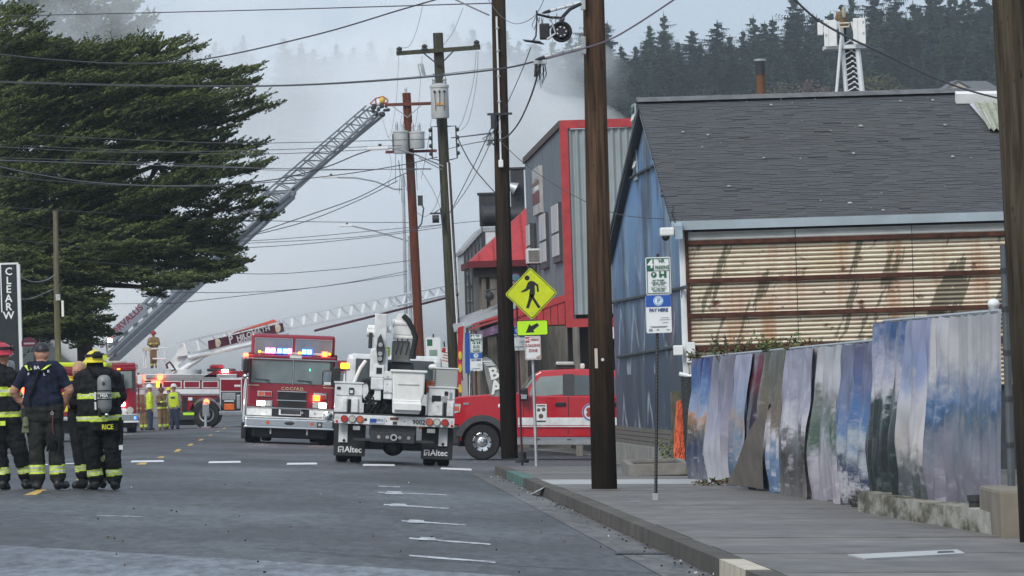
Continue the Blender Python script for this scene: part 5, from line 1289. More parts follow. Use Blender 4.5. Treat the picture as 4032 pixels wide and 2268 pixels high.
# bucket (covered) and the folded boom
bk = MB(); prof = [(-.08, .58, 2.0 - .12), (-.06, .57, 1.42), (-.06, .53, 1.3), (-.05, .5, 1.02)]
vs = []
for xl_, xr_, z in prof: vs += [(xl_, -.18, z), (xr_, -.18, z), (xr_, .5, z), (xl_, .5, z)]
fs = [(0, 1, 2, 3), (12, 15, 14, 13)]
for j in range(3):
    for i in range(4): fs.append((j * 4 + i, j * 4 + (i + 1) % 4, j * 4 + 4 + (i + 1) % 4, j * 4 + 4 + i))
bk.add(vs, fs); bko = bk.build('bucket', M_white2, bt); md = bko.modifiers.new('bev', 'BEVEL'); md.width = .03; md.segments = 2
bx('bucket_rim', M_white2, bko, -.12, .62, -.22, .54, 1.85, 1.9, .02); bx('bucket_rib', mat('grey_bucket_plastic', (.5, .5, .48), .5), bko, .04, .46, -.195, -.175, 1.6, 1.62)  # rib in a greyer plastic than the bucket
b = MB(); b.prism([(-.05, -.18, 1.28), (.52, -.18, 1.28), (.48, -.13, 1.1), (-.05, -.13, 1.1)], (0, -.04, 0)); b.prism([(-.03, -.18, 1.3), (.5, -.18, 1.3), (.52, -.26, 1.22), (-.05, -.26, 1.22)], (0, 0, -.12)); b.build('bucket_step', M_white2, bko)
bx('bucket_mount', M_white, bt, -.24, -.07, -.1, .3, 1.3, 1.86, .02)
for z in (1.45, 1.6, 1.75): disc('mount_bolt', M_steel, bt, -.17, -.1, z, .015, .01, 8)
for z in (1.7, 1.42): bx('mount_band', M_steel, bt, -.25, -.06, -.115, -.1, z, z + .02)
bx('upper_boom', M_white, bt, -.47, -.22, .05, .35, 2.25, 3.0, .02); bx('boom_knuckle', M_white, bt, -.53, -.18, -.02, .4, 1.72, 2.3, .03)
b = MB(); b.prism([(-.4, -.04, 2.5), (-.34, -.04, 2.6), (-.3, -.04, 2.5), (-.24, -.04, 2.3), (-.28, -.04, 2.02), (-.38, -.04, 2.02), (-.42, -.04, 2.3)], (0, -.08, 0)); b.build('winch_head', M_dark, bt)
for z in (2.38, 2.2, 2.1): disc('pulley', M_steel, bt, -.34, -.11, z, .045, .03)
bx('winch_frame', M_signw, bt, -.46, -.24, -.08, -.02, 1.72, 1.98, .02); bx('winch_gap', M_ink, bt, -.4, -.29, -.09, -.08, 1.8, 1.92); bx('control_valve', M_white, bt, -.5, -.24, -.1, .1, 1.48, 1.72, .03); bx('control_leg', M_signw, bt, -.42, -.29, -.06, .05, 1.27, 1.48, .02)
b = MB(); b.cyl((-.6, .2, 2.7), (-.14, .2, 2.7), .07, n=14); b.cyl((-.62, .2, 2.62), (-.46, .2, 2.62), .09, n=14); b.build('jib_pivot', M_white2, bt, True); bx('jib_bracket', M_dark, bt, -.58, -.5, .1, .3, 2.3, 2.62, .02)
tu = bx('turret', mat('grey_turret', (.2, .2, .19), .6, grime=.3), bt, -.1, .27, .5, 1.1, 2.05, 2.48, .04)
b = MB(); b.prism([(-.07, .4, 2.6), (.26, .4, 2.6), (.27, .4, 2.85), (.2, .4, 3.02), (0, .4, 3.03), (-.08, .4, 2.85)], (0, .7, 0)); b.build('boom_root', M_white2, tu)
b = MB(); b.cyl((-.1, .45, 2.83), (.24, .45, 2.83), .075, n=16); b.cyl((-.09, .45, 2.55), (.3, .45, 2.55), .055, n=14); b.ball((-.09, .45, 2.83), (.03, .09, .09)); b.build('boom_pin', M_white2, tu, True)
for x in (.0, .09, .2): tb('hydraulic_hose', M_dark, tu, [(x, .38, 2.52), (x + .02, .34, 2.4), (x - .02, .4, 2.2)], .016)
tb('thick_hose', M_black, tu, [(.1, .36, 2.98), (.19, .33, 2.9), (.3, .32, 2.72), (.36, .32, 2.55), (.33, .32, 2.35), (.31, .32, 2.18)], .055, 10)
bx('hose_clamp', M_dark, tu, .25, .39, .3, .45, 2.12, 2.26, .03); bx('warning_label', M_yel, tu, -.24, -.14, .45, .5, 2.15, 2.34)
bx('pedestal', M_dark, bt, -.35, .35, .6, 1.4, 1.0, 2.05, .05)
b = MB(); rs = random.Random(8)
for i in range(9): x = rs.uniform(-.62, -.1); b.tube([(x, .2, 1.02), (x + .1, .1, 1.15 + rs.random() * .2), (x + rs.uniform(-.1, .25), .15, 1.3), (x + .1, .4, 1.5)], .03, 6)
b.build('black_hoses', M_black, bt, True); tb('hose_reel', M_black, bt, [(-.6 + .1 * math.cos(a * .5), .2, 1.45 + .22 * math.sin(a * .5)) for a in range(13)], .04, 8)
bx('deck_gear', M_blackp, bt, -.62, .62, .25, .6, 1.0, 1.2, .03)
oc = bx('cone_rack', M_dark, bt, .58, .63, .2, .5, 1.42, 1.72)
for x in (.6, .69): bx('traffic_cone', M_orange, bt, x, x + .07, .15, .45, 1.46, 1.7, .02)
wb = bx('mesh_box', mat('wire_mesh_grey', (.4, .41, .4), .6, .4, var=.12, scale=40), bt, .78, 1.23, .1, .8, 1.58, 1.95, .01); bx('mesh_box_rim', M_signw, wb, .76, 1.25, .08, .82, 1.95, 1.975); bx('mesh_box_rim', M_signw, wb, .76, 1.25, .08, .82, 1.56, 1.585)
for i in range(9): bx('coil_loop', M_dark, wb, .75, .78, .07, .1, 1.6 + i * .04, 1.62 + i * .04)
MB().ball((.74, .3, 1.98), (.1, .1, .06)).build('white_cap', M_white2, bt, True)
tb('beacon_post', M_white2, bt, [(-1.03, .12, 1.6), (-1.03, .12, 1.88)], .02); be = bx('amber_beacon', M_amber, bt, -1.12, -.94, .05, .2, 1.87, 1.99, .03); bx('beacon_base', M_dark, be, -1.13, -.93, .04, .21, 1.84, 1.87)
tb('pole_guide', M_white2, bt, [(-.84, .2, 1.6), (-.72, .25, 1.9), (-.62, .3, 2.05)], .035, 8)
cb = bx('cab', M_white, bt, -.98, .98, 4.2, 6.2, .8, 2.2, .12); bx('rear_window', M_glass, cb, -.8, .8, 4.17, 4.2, 1.6, 2.1); bx('hood', M_white, cb, -.85, .85, 6.2, 7.3, .8, 1.6, .12)
MB().ball((-.2, 4.0, 1.95), (.12, .1, .14)).build('headrest', M_blackp, cb, True)
for s in (-1, 1): bx('wing_mirror', M_blackp, cb, s * 1.1, s * 1.25, 5.8, 5.9, 1.5, 1.9, .03)

# --- fire engine facing the viewer
ED2 = 171.0
fe = thing('fire_engine', 'red fire engine facing forward with flashing blue and pink roof lights', 'fire engine', M=tilted(on_road(1137, ED2), HD, TILT * 1.1))
cab = bx('cab', M_red, fe, -1.17, 1.17, 0, 2.6, .96, 2.36, .06)
bx('raised_roof', M_red, fe, -1.12, 1.14, .35, 2.6, 2.36, 2.95, .07)
for x0, x1 in ((-1.0, -.02), (.1, 1.05)):
    w = bx('roof_window', M_glassg, fe, x0, x1, .33, .36, 2.42, 2.82, .01); MB().ring(((x0 + x1) / 2, .345, 2.62), (0, 1, 0), [(.1, 0), (.1, .001)], 4).build('gasket', M_dark, w) if False else None
    for (a, c, e, f) in ((x0 - .02, x1 + .02, 2.82, 2.84), (x0 - .02, x1 + .02, 2.4, 2.42), (x0 - .02, x0, 2.42, 2.82), (x1, x1 + .02, 2.42, 2.82)): bx('gasket', M_grey, w, a, c, .32, .35, e, f)
bx('roof_ledge', M_red, fe, -1.19, 1.19, -.06, .4, 2.29, 2.38, .03); bx('drip_rail', M_alu, fe, -1.17, 1.17, -.075, -.06, 2.265, 2.29)
for x0, x1 in ((-1.08, .03), (.06, 1.12)):
    w = bx('windscreen', M_glassg, fe, x0, x1, -.02, .02, 1.62, 2.24, .01); xm = x0 + .25
    b = MB(); b.tube([(xm - .15, -.04, 1.72), (xm + .25, -.04, 1.7)], .012, 4); b.tube([(xm + .12, -.04, 1.71), (xm + .3, -.04, 1.6)], .01, 4); b.build('wiper', M_ink, w)
bx('screen_divider', M_alu, fe, .035, .055, -.04, .02, 1.6, 2.27); bx('pillar', M_dark, fe, -1.13, -1.08, -.015, .02, 1.6, 2.27); bx('pillar', M_dark, fe, 1.03, 1.12, -.03, .02, 1.75, 2.27)
bx('green_dash_light', mat('green_light', (.1, 1, .4), .3, emit=1.5, ecol=(.1, .9, .4)), fe, .48, .51, -.03, -.02, 1.98, 2.04)
lb = bx('light_bar', M_clear, fe, -.92, 1.05, .05, .3, 2.4, 2.47, .02)
for x, w, m in ((-.88, .07, M_amber), (-.66, .13, M_pinkl), (-.52, .13, M_pinkl), (-.34, .13, M_bluel), (-.2, .12, M_bluel), (-.07, .12, M_pinkl), (.32, .13, M_bluel), (.46, .15, M_bluel), (.2, .08, M_amber), (1.0, .07, M_amber)):
    if w > .085: bx('strobe_core', M_core, lb, x - w * .28, x + w * .28, -.02, .0, 2.455, 2.53, .01)
    bx('strobe', m, lb, x - w / 2, x + w / 2, .0, .08, 2.43 if w < .085 else 2.42, 2.49 if w < .085 else 2.57, .02)  # coloured lens enlarged so its emission stands for the halo round the core
bx('strobe', M_redl, lb, .8, .95, -.02, .1, 2.38, 2.52, .03); bx('lamp_core', M_amber, lb, .84, .91, -.03, -.02, 2.41, 2.49); bx('roof_badge', M_signw, lb, -.06, .26, -.07, -.06, 2.31, 2.39)
text('C.O.C.F.R.D.', .115, M_gold, fe, (.05, -.015, 1.485), bold=.002)
g = bx('grille', M_dark, fe, -.34, .42, -.05, .0, .97, 1.4)
for z in (.96, 1.17, 1.41): bx('chrome_bar', M_chrome, g, -.36, .43, -.07, -.04, z - .012, z + .012)
for i in range(14): bx('grille_slat', M_blackp, g, -.33, .41, -.06, -.05, .985 + i * .03, .993 + i * .03)
for s in (-1, 1):
    x0, x1 = (-.89, -.5) if s < 0 else (.62, .97)
    q = bx('signal_housing', M_chrome, fe, x0, x1, -.05, 0, 1.25, 1.4, .01)
    if s < 0: bx('lens', M_orangelens, q, x0 + .03, x0 + .18, -.06, -.05, 1.27, 1.38); bx('lens', M_redlens, q, x0 + .2, x1 - .02, -.06, -.05, 1.27, 1.38)
    else: bx('lens', M_redl, q, x0 - .02, x0 + .17, -.07, -.05, 1.18, 1.34, .01); bx('lamp_core', M_amber, q, x0, x0 + .15, -.075, -.07, 1.2, 1.32); bx('lens', M_redlens, q, x0 + .19, x1 - .02, -.06, -.05, 1.22, 1.34)
    q = bx('headlamp_housing', M_chrome, fe, x0 - .02, x1 + .02, -.05, 0, .99, 1.15, .01)
    hx = x0 + .1 if s < 0 else x1 - .1
    bx('headlamp', M_headl, q, hx - .1, hx + .1, -.06, -.05, 1.01, 1.13, .02); hx2 = x1 - .1 if s < 0 else x0 + .06; bx('lens', M_clear, q, hx2 - .07, hx2 + .07, -.06, -.05, 1.01, 1.13, .01)
    bx('gold_stripe', M_gold, fe, s * .86, s * 1.15, -.004, 0, 1.54, 1.56)
bx('white_band', M_white, fe, -1.17, -.49, -.02, .02, .74, .94, .01); bx('white_band', M_white, fe, .52, 1.17, -.02, .02, .74, .94, .01); bx('silver_trim', M_alu, fe, -1.18, 1.18, -.03, .02, .94, .97); bx('recess', M_blackp, fe, -.49, .52, -.01, .02, .74, .94)
p = bx('plate_frame', M_signw, fe, -.3, .3, -.04, -.01, .77, .93, .01); bx('front_plate', M_dark, p, -.25, .28, -.05, -.04, .8, .92); disc('siren_button', M_steel, p, .33, -.04, .85, .03)
bu = bx('front_bumper', M_chrome, fe, -1.2, 1.19, -.5, .1, .44, .68, .04); bx('bumper_trim', M_white, bu, -1.22, 1.2, -.52, .1, .68, .72, .01); bx('bumper_trim', M_chrome, bu, -1.22, 1.2, -.53, .05, .41, .45, .01)
for x in (-.58, .61): disc('fog_lamp', M_orangelens, bu, x, -.49, .56, .05, .03); 
MB().ball((0, -.51, .56), (.14, .015, .05), 16, 8).build('bumper_emblem', M_dark, bu, True); bx('bumper_step', M_dark, bu, .74, .88, -.53, -.49, .48, .62, .01); disc('bumper_lamp', M_clear, bu, .81, -.53, .55, .04)
b = MB(); b.ring((1.03, -.5, .78), (0, -1, 0), [(.03, .1), (.1, .08), (.13, 0), (.12, -.1), (0, -.1)], 20); b.build('siren_speaker', M_chrome, fe, True); disc('horn_button', M_steel, fe, .67, -.02, .84, .035)
bx('undercarriage', M_blackp, fe, -1.0, 1.0, -.25, 6, .15, .5, .05)
for x in (-.98, 1.0): wheel(fe, (x, .7, .5), (1, 0, 0), .5, .42)
for x in (-1.0, -.66, .68, 1.0): wheel(fe, (x, 5.6, .5), (1, 0, 0), .5, .28)
for x in (-.5, .48): bx('tow_hook', M_steel, fe, x - .02, x + .02, -.45, -.4, .26, .42)
bd = bx('pump_body', M_red, fe, -1.22, 1.22, 2.75, 8.2, .7, 2.45, .03); bx('pump_panel', M_alu, fe, -1.23, 1.23, 2.6, 3.6, .6, 2.3, .02)
bx('side_mirror', M_blackp, fe, -1.31, -1.14, -.35, -.2, 1.86, 2.27, .05); tb('mirror_arm', M_chrome, fe, [(-1.15, .05, 2.3), (-1.24, -.25, 2.3), (-1.24, -.25, 1.8), (-1.15, .05, 1.75)], .02)
MB().ball((-1.22, -.25, 1.78), (.09, .06, .07)).build('chrome_mirror', M_chrome, fe, True); bx('red_beacon', M_redl, fe, -1.31, -1.17, -.25, -.1, 2.3, 2.4, .03)
tb('grab_rail', M_chrome, fe, [(-1.22, 0, 1.7), (-1.25, -.02, 1.5), (-1.25, -.02, .6)], .022); tb('grab_rail', M_chrome, fe, [(-1.2, .3, 1.72), (-1.24, .3, .3)], .03); tb('aerial', M_ink, fe, [(-1.33, -.2, 1.95), (-1.34, -.2, 2.28)], .012)
bx('side_step', M_blackp, fe, -1.3, -1.16, .1, 2.0, .1, .55, .03)
mr = bx('front_mirror', M_blackp, fe, .83, 1.11, -.55, -.42, 1.6, 2.02, .06); bx('mirror_glass', mat('mirror_glass', (.25, .28, .3), .05, .8), mr, .86, 1.08, -.56, -.55, 1.72, 1.99); bx('mirror_glass', M_signw, mr, .88, 1.07, -.565, -.55, 1.63, 1.71); tb('mirror_arm', M_blackp, fe, [(1.1, -.5, 1.74), (1.25, -.45, 1.76), (1.2, .1, 1.75)], .035)

# --- second engine mostly hidden behind the boom truck
e2 = thing('fire_engine', 'fire engine with roof lights mostly hidden behind the boom truck', 'fire engine', M=tilted(on_road(1435, 188), HD, TILT))
bx('cab', M_red, e2, -1.15, 1.15, 0, 2.6, .5, 2.1, .06); bx('windscreen', M_glassg, e2, -1.05, 1.05, -.02, .02, 1.45, 2.02, .01); bx('raised_roof', M_red, e2, -1.08, 1.08, .3, 2.6, 2.1, 2.4, .05)
l2 = bx('light_bar', M_clear, e2, -.95, .95, .0, .28, 2.12, 2.18, .02)
for x, m in ((-.2, M_bluel), (-.05, M_core), (.12, M_bluel), (.3, M_redl), (.42, M_pinkl)): bx('strobe', m, l2, x - .08, x + .08, -.05, .1, 2.15, 2.27, .02)
bx('body', M_red, e2, -1.2, 1.2, 2.7, 7, .5, 2.2, .03)
for x in (-.95, .95): wheel(e2, (x, .8, .5), (1, 0, 0), .5, .3)

# --- red crew-cab pickup standing across the pavement, seen from its left side
PD = 142.0
pk = thing('pickup_truck', 'bright red fire department pickup with white stripes parked across the pavement', 'pickup', M=tilted(gp(ilp(1899, 1500, PD).x, PD, 0), 0, 0.0) @ Matrix.Translation((0, 0, 0)))
Wd = 2.05
def side_poly(name, m, pts, y0, y1, par, bev=0.0):
    o = MB().prism([(x, y0, z) for x, z in pts], (0, y1 - y0, 0)).build(name, m, par)
    if bev: md = o.modifiers.new('bevel', 'BEVEL'); md.width = bev; md.segments = 3; md.limit_method = 'ANGLE'; md.angle_limit = R(35)
    return o
arch = [(.47 * math.cos(a) , .39 + .47 * math.sin(a)) for a in [R(180 - 180 * k / 14) for k in range(15)]]
lower = [(-.7, .62), (-.71, 1.28), (-.66, 1.38), (-.5, 1.42), (.2, 1.47), (.78, 1.5), (.86, 1.44), (4.9, 1.42), (4.9, .52), (.56, .5)] + [(x, z) for x, z in reversed(arch)] + [(-.56, .55)]
body = side_poly('body', M_red2, lower, 0, Wd, pk, .03)
cabp = [(.78, 1.4), (1.18, 1.93), (1.3, 2.0), (2.0, 2.04), (2.9, 2.02), (3.25, 1.95), (3.35, 1.4)]
vs = [(x, .08 + .14 * max(0, (z - 1.4) / .6), z) for x, z in cabp] + [(x, Wd - .08 - .14 * max(0, (z - 1.4) / .6), z) for x, z in cabp]; n = len(cabp)
cbo = MB().add(vs, [tuple(range(n)), tuple(range(2 * n - 1, n - 1, -1))] + [(i, i + n, (i + 1) % n + n, (i + 1) % n) for i in range(n)]).build('cab', M_red2, pk); md = cbo.modifiers.new('bevel', 'BEVEL'); md.width = .05; md.segments = 3
def wy(z): return .08 + .14 * max(0, (z - 1.4) / .6)
def win(name, pts, m, par, off=-.008):
    v0 = [(x, wy(z) + off, z) for x, z in pts]; return MB().prism(v0, (0, .015, 0)).build(name, m, par)
w1 = win('side_window', [(1.04, 1.44), (1.1, 1.62), (1.3, 1.86), (1.8, 1.89), (1.8, 1.47), (1.45, 1.44), (1.3, 1.38)], M_glassp, cbo); win('side_window', [(2.06, 1.45), (2.06, 1.9), (2.95, 1.88), (3.1, 1.45)], M_glass, cbo); win('door_pillar', [(1.8, 1.43), (1.8, 1.92), (2.06, 1.92), (2.06, 1.43)], M_dark, cbo, -.005)
win('windscreen', [(.8, 1.43), (.88, 1.43), (1.22, 1.9), (1.18, 1.92)], M_glassp, cbo, -.012)
b = MB(); b.prism([(.74, .2, 1.43), (1.17, .27, 1.96), (1.17, Wd - .27, 1.96), (.74, Wd - .2, 1.43)], (-.015, 0, .0)); b.build('windscreen', M_glassp, cbo)
for x in (1.92, 3.4): bx('door_gap', M_ink, body, x, x + .012, -.006, .01, .58, 1.42)
bx('door_gap', M_ink, body, .92, .93, -.006, .01, .6, 1.4)
for z0, z1, m, nm in ((.78, .95, M_white, 'white_stripe'), (.74, .765, M_white, 'white_stripe'), (.7, .74, mat('dark_red_stripe', (.25, .01, .02), .4), 'red_stripe')): bx(nm, m, body, .8, 4.9, -.008, .0, z0, z1)
for x in (1.63, 2.95): hn = bx('door_handle', M_blackp, body, x, x + .24, -.03, .0, 1.2, 1.29, .02)
rb2 = bx('running_board', M_alu, pk, .78, 4.2, -.06, .2, .33, .5, .02); bx('step_edge', M_chrome, rb2, .78, 4.2, -.075, -.06, .48, .51)
for i in range(5): bx('step_bracket', M_dark, rb2, 1.2 + i * .7, 1.28 + i * .7, -.078, -.06, .45, .47)
fl_ = [(.62 * math.cos(a) + .0, .39 + .62 * math.sin(a)) for a in [R(165 - 165 * k / 14) for k in range(15)]]; ar2 = [(.48 * math.cos(a), .39 + .48 * math.sin(a)) for a in [R(165 - 165 * k / 14) for k in range(15)]]
b = MB(); vs = []
for (x, z), (x2, z2) in zip(fl_, ar2): vs += [(x, -.04, z), (x2, -.05, z2), (x2, .3, z2), (x, .02, z)]
fs = []
for i in range(14):
    for j in range(4): fs.append((i * 4 + j, i * 4 + (j + 1) % 4, i * 4 + 4 + (j + 1) % 4, i * 4 + 4 + j))
b.add(vs, fs); b.build('wheel_arch_flare', mat('dark_grey_plastic', (.045, .048, .055), .6), pk, True)
bx('wheel_well', M_ink, pk, -.55, .6, .32, Wd - .3, .3, 1.0)
for y in (.12, Wd - .12): wheel(pk, (0, y, .4), (0, 1, 0), .4, .26, M_chrome, 8 if y < 1 else 0); wheel(pk, (4.0, y, .4), (0, 1, 0), .4, .26, M_chrome, 0)
bx('front_bumper', mat('dark_bumper', (.03, .032, .036), .5), pk, -.75, -.5, -.02, Wd + .02, .32, .78, .05); bx('bumper_top', M_chrome, pk, -.78, -.5, 0, Wd, .76, .82, .02); bx('grille', M_chrome, pk, -.7, -.64, .35, Wd - .35, .85, 1.3, .02)
hl = MB().prism([(-.69, -.01, 1.02), (-.67, -.01, 1.26), (-.48, -.015, 1.25), (-.5, -.015, 1.08)], (0, .35, 0)).build('headlamp', M_clear, pk); bx('lens', M_orangelens, hl, -.63, -.52, -.02, -.012, 1.1, 1.2)
bx('hood_badge', M_chrome, pk, -.42, -.3, -.01, .0, 1.23, 1.28, .01); MB().ball((.4, -.005, 1.21), (.05, .02, .05)).build('fender_badge', M_signw, pk, True)
mr = bx('wing_mirror', M_blackp, pk, .82, 1.02, -.28, -.05, 1.33, 1.62, .05); bx('mirror_trim', M_chrome, mr, .87, 1.0, -.285, -.27, 1.36, 1.46, .01)
lb = bx('light_bar', M_clear, pk, 1.65, 2.05, .3, Wd - .3, 2.12, 2.2, .03); bx('light_bar_base', M_dark, lb, 1.62, 2.08, .35, Wd - .35, 2.04, 2.12, .02); bx('antenna_base', M_white2, pk, 2.2, 2.3, .9, 1.0, 2.04, 2.16, .03)
pc2 = bx('door_placard', M_signw, pk, 1.2, 1.44, -.012, -.002, .88, 1.25, .01)
for x, z, r in ((1.26, 1.12, .04), (1.37, 1.13, .045), (1.31, .98, .055)): MB().ball((x, -.013, z), (r, .004, r), 10, 6).build('crest', mat('crest_brown', (.12, .08, .06), .5, var=.5, scale=30), pc2)
bx('placard_print', M_ink, pc2, 1.23, 1.41, -.015, -.012, 1.2, 1.225); bx('placard_foot', M_ink, pc2, 1.22, 1.42, -.012, -.002, .85, .88)
em = MB().cyl((2.43, -.012, 1.07), (2.43, -.002, 1.07), .2, n=28).build('round_emblem', M_signw, pk); MB().ring((2.43, -.014, 1.07), (0, 1, 0), [(.195, 0), (.195, -.002), (.16, -.002), (.16, 0)], 28).build('emblem_ring', mat('emblem_purple', (.15, .1, .3), .5), em)
b = MB()
for k in range(4):
    a = R(45 + 90 * k); c = (2.43 + .075 * math.cos(a), 1.07 + .075 * math.sin(a)); b.ball((c[0], -.015, c[1]), (.055, .003, .055), 10, 6)
b.cyl((2.43, -.02, 1.07), (2.43, -.012, 1.07), .05, n=12); b.build('cross_emblem', M_redink, em)
bx('front_seat', M_blackp, pk, 1.4, 1.7, .3, .7, 1.0, 1.7, .05)

# --- ladder truck standing across the road (PHILOMATH)
LD = 251.0
lt = thing('ladder_truck', 'red and white ladder truck parked across the road below its raised ladder', 'fire engine', M=tilted(on_road(813, LD), 0, 0.0))
def lr(p, q, d_=LD): return lt.matrix_world.inverted() @ px(p, q, d_)
for x in (0, 4.2):
    wheel(lt, (x, .1, .52), (0, 1, 0), .52, .34, M_signw); wheel(lt, (x, 2.2, .52), (0, 1, 0), .52, .34, M_signw)
bx('body_side', M_red, lt, -1.75, 5.2, .05, 2.4, .65, 1.95, .02)
for x0, x1 in ((-1.75, -.98), (-.9, -.26), (-.18, .48)):
    f = bx('panel_frame', M_signw, lt, x0, x1, .02, .06, 1.56, 1.86); bx('panel', M_red, f, x0 + .04, x1 - .04, .01, .03, 1.6, 1.82)
bx('white_stripe', M_signw, lt, -1.78, .5, .03, .05, 1.34, 1.53); bx('silver_strip', M_alu, lt, -1.8, .52, .0, .05, 1.88, 1.95); bx('silver_strip', M_alu, lt, -.98, .52, .0, .05, 1.28, 1.32)
cf = bx('compartment_frame', M_signw, lt, .52, 1.4, .02, .05, .65, 1.97); bx('compartment_door', M_red, cf, .57, 1.36, .0, .02, 1.46, 1.9); bx('door_stripe', M_signw, cf, 1.1, 1.35, -.01, .0, 1.62, 1.7); bx('open_shelf', M_dark, cf, .57, 1.36, -.0, .02, .68, 1.42)
for x0, x1, z0, z1, m in ((.62, 1.15, 1.1, 1.38, M_grey), (.7, 1.1, 1.02, 1.08, M_signw), (.7, 1.1, .7, .95, M_orange), (1.2, 1.33, .75, 1.3, M_alu)): bx('stowed_gear', m, cf, x0, x1, -.05, .0, z0, z1, .02)
b = MB(); vs = []
for k in range(15):
    a = R(180 - 180 * k / 14)
    for r, y in ((.58, .0), (.68, .0), (.68, .08), (.58, .08)): vs.append((r * math.cos(a), y, .52 + r * math.sin(a)))
b.add(vs, [(i * 4 + j, i * 4 + (j + 1) % 4, i * 4 + 4 + (j + 1) % 4, i * 4 + 4 + j) for i in range(14) for j in range(4)]); b.build('wheel_arch', M_chrome, lt, True); MB().cyl((0, .0, .52), (0, .05, .52), .57, n=24).build('wheel_well', M_ink, lt)
disc('flashing_lamp', M_redl, lt, 0, -.02, 1.02, .12, .05, 14); disc('flashing_lamp', M_redl, lt, -1.83, -.05, 2.0, .13, .06, 14); bx('amber_pole', M_amber, lt, -1.98, -1.86, -.02, .04, 1.6, 1.85)
bx('outrigger', M_alu, lt, -.14, .12, -.35, .05, .45, .95, .02); tb('jack_leg', M_chrome, lt, [(-.02, -.3, .5), (-.02, -.3, .05)], .06, 8); bx('jack_pad', M_alu, lt, -.2, .2, -.45, -.15, .0, .05)
for s in (-.5, .45): bx('side_vent', M_dark, lt, s - .1, s + .08, .0, .05, 1.0, 1.2, .01)
bx('red_hatch', M_red, lt, -.76, -.5, .0, .05, .68, 1.05); bx('notice', M_signw, lt, -.72, -.56, -.01, .0, 1.08, 1.2); bx('open_bay', M_ink, lt, -.95, -.78, .0, .06, .6, 1.2)
bx('rear_bumper', M_dark, lt, -1.85, -.4, -.05, 2.3, .3, .62, .03); bx('yellow_strip', M_yelg, lt, -.92, -.42, -.07, -.05, .5, .6); bx('chrome_sill', M_chrome, lt, .5, 5.2, -.03, .1, .5, .64, .01); bx('fuel_tank', M_blackp, lt, -1.5, -.5, .2, 2.0, .1, .4, .05)
bx('deck', M_alu, lt, -2.4, 1.2, .1, 2.3, 1.95, 2.12, .02); bx('deck_box', M_red, lt, .3, 5.0, .2, 2.2, 2.0, 2.25, .03); b = MB(); b.prism([(-.15, .1, 2.0), (.4, .1, 2.0), (.4, .1, 2.25), (.3, .1, 2.25)], (0, 2, 0)); b.build('sloped_cover', M_red, lt)
bx('hose_cover', M_red, lt, .1, .65, .4, 1.5, 2.3, 2.5, .06); bx('hose_bundle', M_blackp, lt, .0, 1.1, .3, 1.6, 2.22, 2.34, .04); bx('work_lamp', M_headl, lt, .6, .85, .1, .2, 2.2, 2.3, .02); bx('platform_base', M_signw, lt, -2.6, -1.4, .2, 2.2, 1.75, 2.1, .03)
for i in range(5): bx('rear_ladder_rung', M_alu, lt, -2.65, -2.2, .2, .3, .6 + i * .3, .66 + i * .3)
bx('rear_column', M_alu, lt, -2.7, -1.85, .3, 2.0, .4, 1.8, .03)
# basket rail where the operator stands
for p in (565, 575, 620, 648): tb('handrail', M_signw, lt, [lr(p, 1450, LD + .5), lr(p, 1378, LD + .5)], .025)
tb('handrail', M_signw, lt, [lr(562, 1376, LD + .5), lr(655, 1370, LD + .5)], .03); tb('handrail', M_signw, lt, [lr(600, 1412, LD + .4), lr(655, 1414, LD + .4)], .03); a = lr(575, 1376, LD + .3); bx('control_box', mat('tan_control_box', (.5, .45, .35), .6), lt, a.x - .15, a.x + .2, a.y - .1, a.y + .1, a.z - .06, a.z + .08, .02)
tt = MB().cyl((-1.0, 1.2, 2.1), (-1.0, 1.2, 2.3), .75, n=24).build('turntable', M_signw, lt, True)
b = MB(); b.prism([lr(p, q, LD + .9) for p, q in ((655, 1455), (660, 1425), (690, 1400), (745, 1385), (735, 1410), (700, 1440), (715, 1465))], (0, .5, 0)); b.build('ladder_cradle', M_signw, lt)
tb('lift_cylinder', M_signw, lt, [lr(712, 1460, LD + .6), lr(795, 1405, LD + .7)], .11, 12); tb('lift_rod', M_chrome, lt, [lr(795, 1405, LD + .7), lr(870, 1378, LD + .8)], .06, 10)
tb('coiled_hose', M_dark, lt, [lr(*p, LD + .4) for p in ((660, 1452), (655, 1435), (668, 1425), (680, 1440), (690, 1455), (675, 1460))], .045)
b = MB(); b.prism([lr(p, q, LD + .7) for p, q in ((690, 1405), (700, 1375), (720, 1355), (732, 1360), (738, 1400))], (0, .1, 0)); b.build('guard_plate', M_signw, lt)

def truss(par, name, A0, B0, A1, B1, wid, nb, r, m, axis):
    """ladder section: two side trusses (bottom A, top B rails) a width apart, with rungs"""
    o = None; ax = Vector(axis)
    for s in (-.5, .5):
        k = ax * wid * s; b = MB(); b.tube([A0 + k, A1 + k], r * 1.5, 4); q = b.build(name, m, par); o = o or q
        b = MB(); b.tube([B0 + k, B1 + k], r, 4); b.build('hand_rail', m, q)
        for i in range(nb):
            t0, t1 = i / nb, (i + 1) / nb
            MB().tube([A0.lerp(A1, t0) + k, B0.lerp(B1, (t0 + t1) / 2) + k], r * .7, 4).build('lattice_bar', m, q); MB().tube([B0.lerp(B1, (t0 + t1) / 2) + k, A0.lerp(A1, t1) + k], r * .7, 4).build('lattice_bar', m, q)
    for i in range(nb * 2):
        t = (i + .5) / (nb * 2); MB().tube([A0.lerp(A1, t) - ax * wid / 2, A0.lerp(A1, t) + ax * wid / 2], r * .7, 4).build('rung', m, o)
    return o
M_lad = mat('white_ladder_paint', (.68, .7, .71), .4, var=.08, grime=.1)
d1, d2, d3 = LD + 1.0, LD + 4, LD + 12
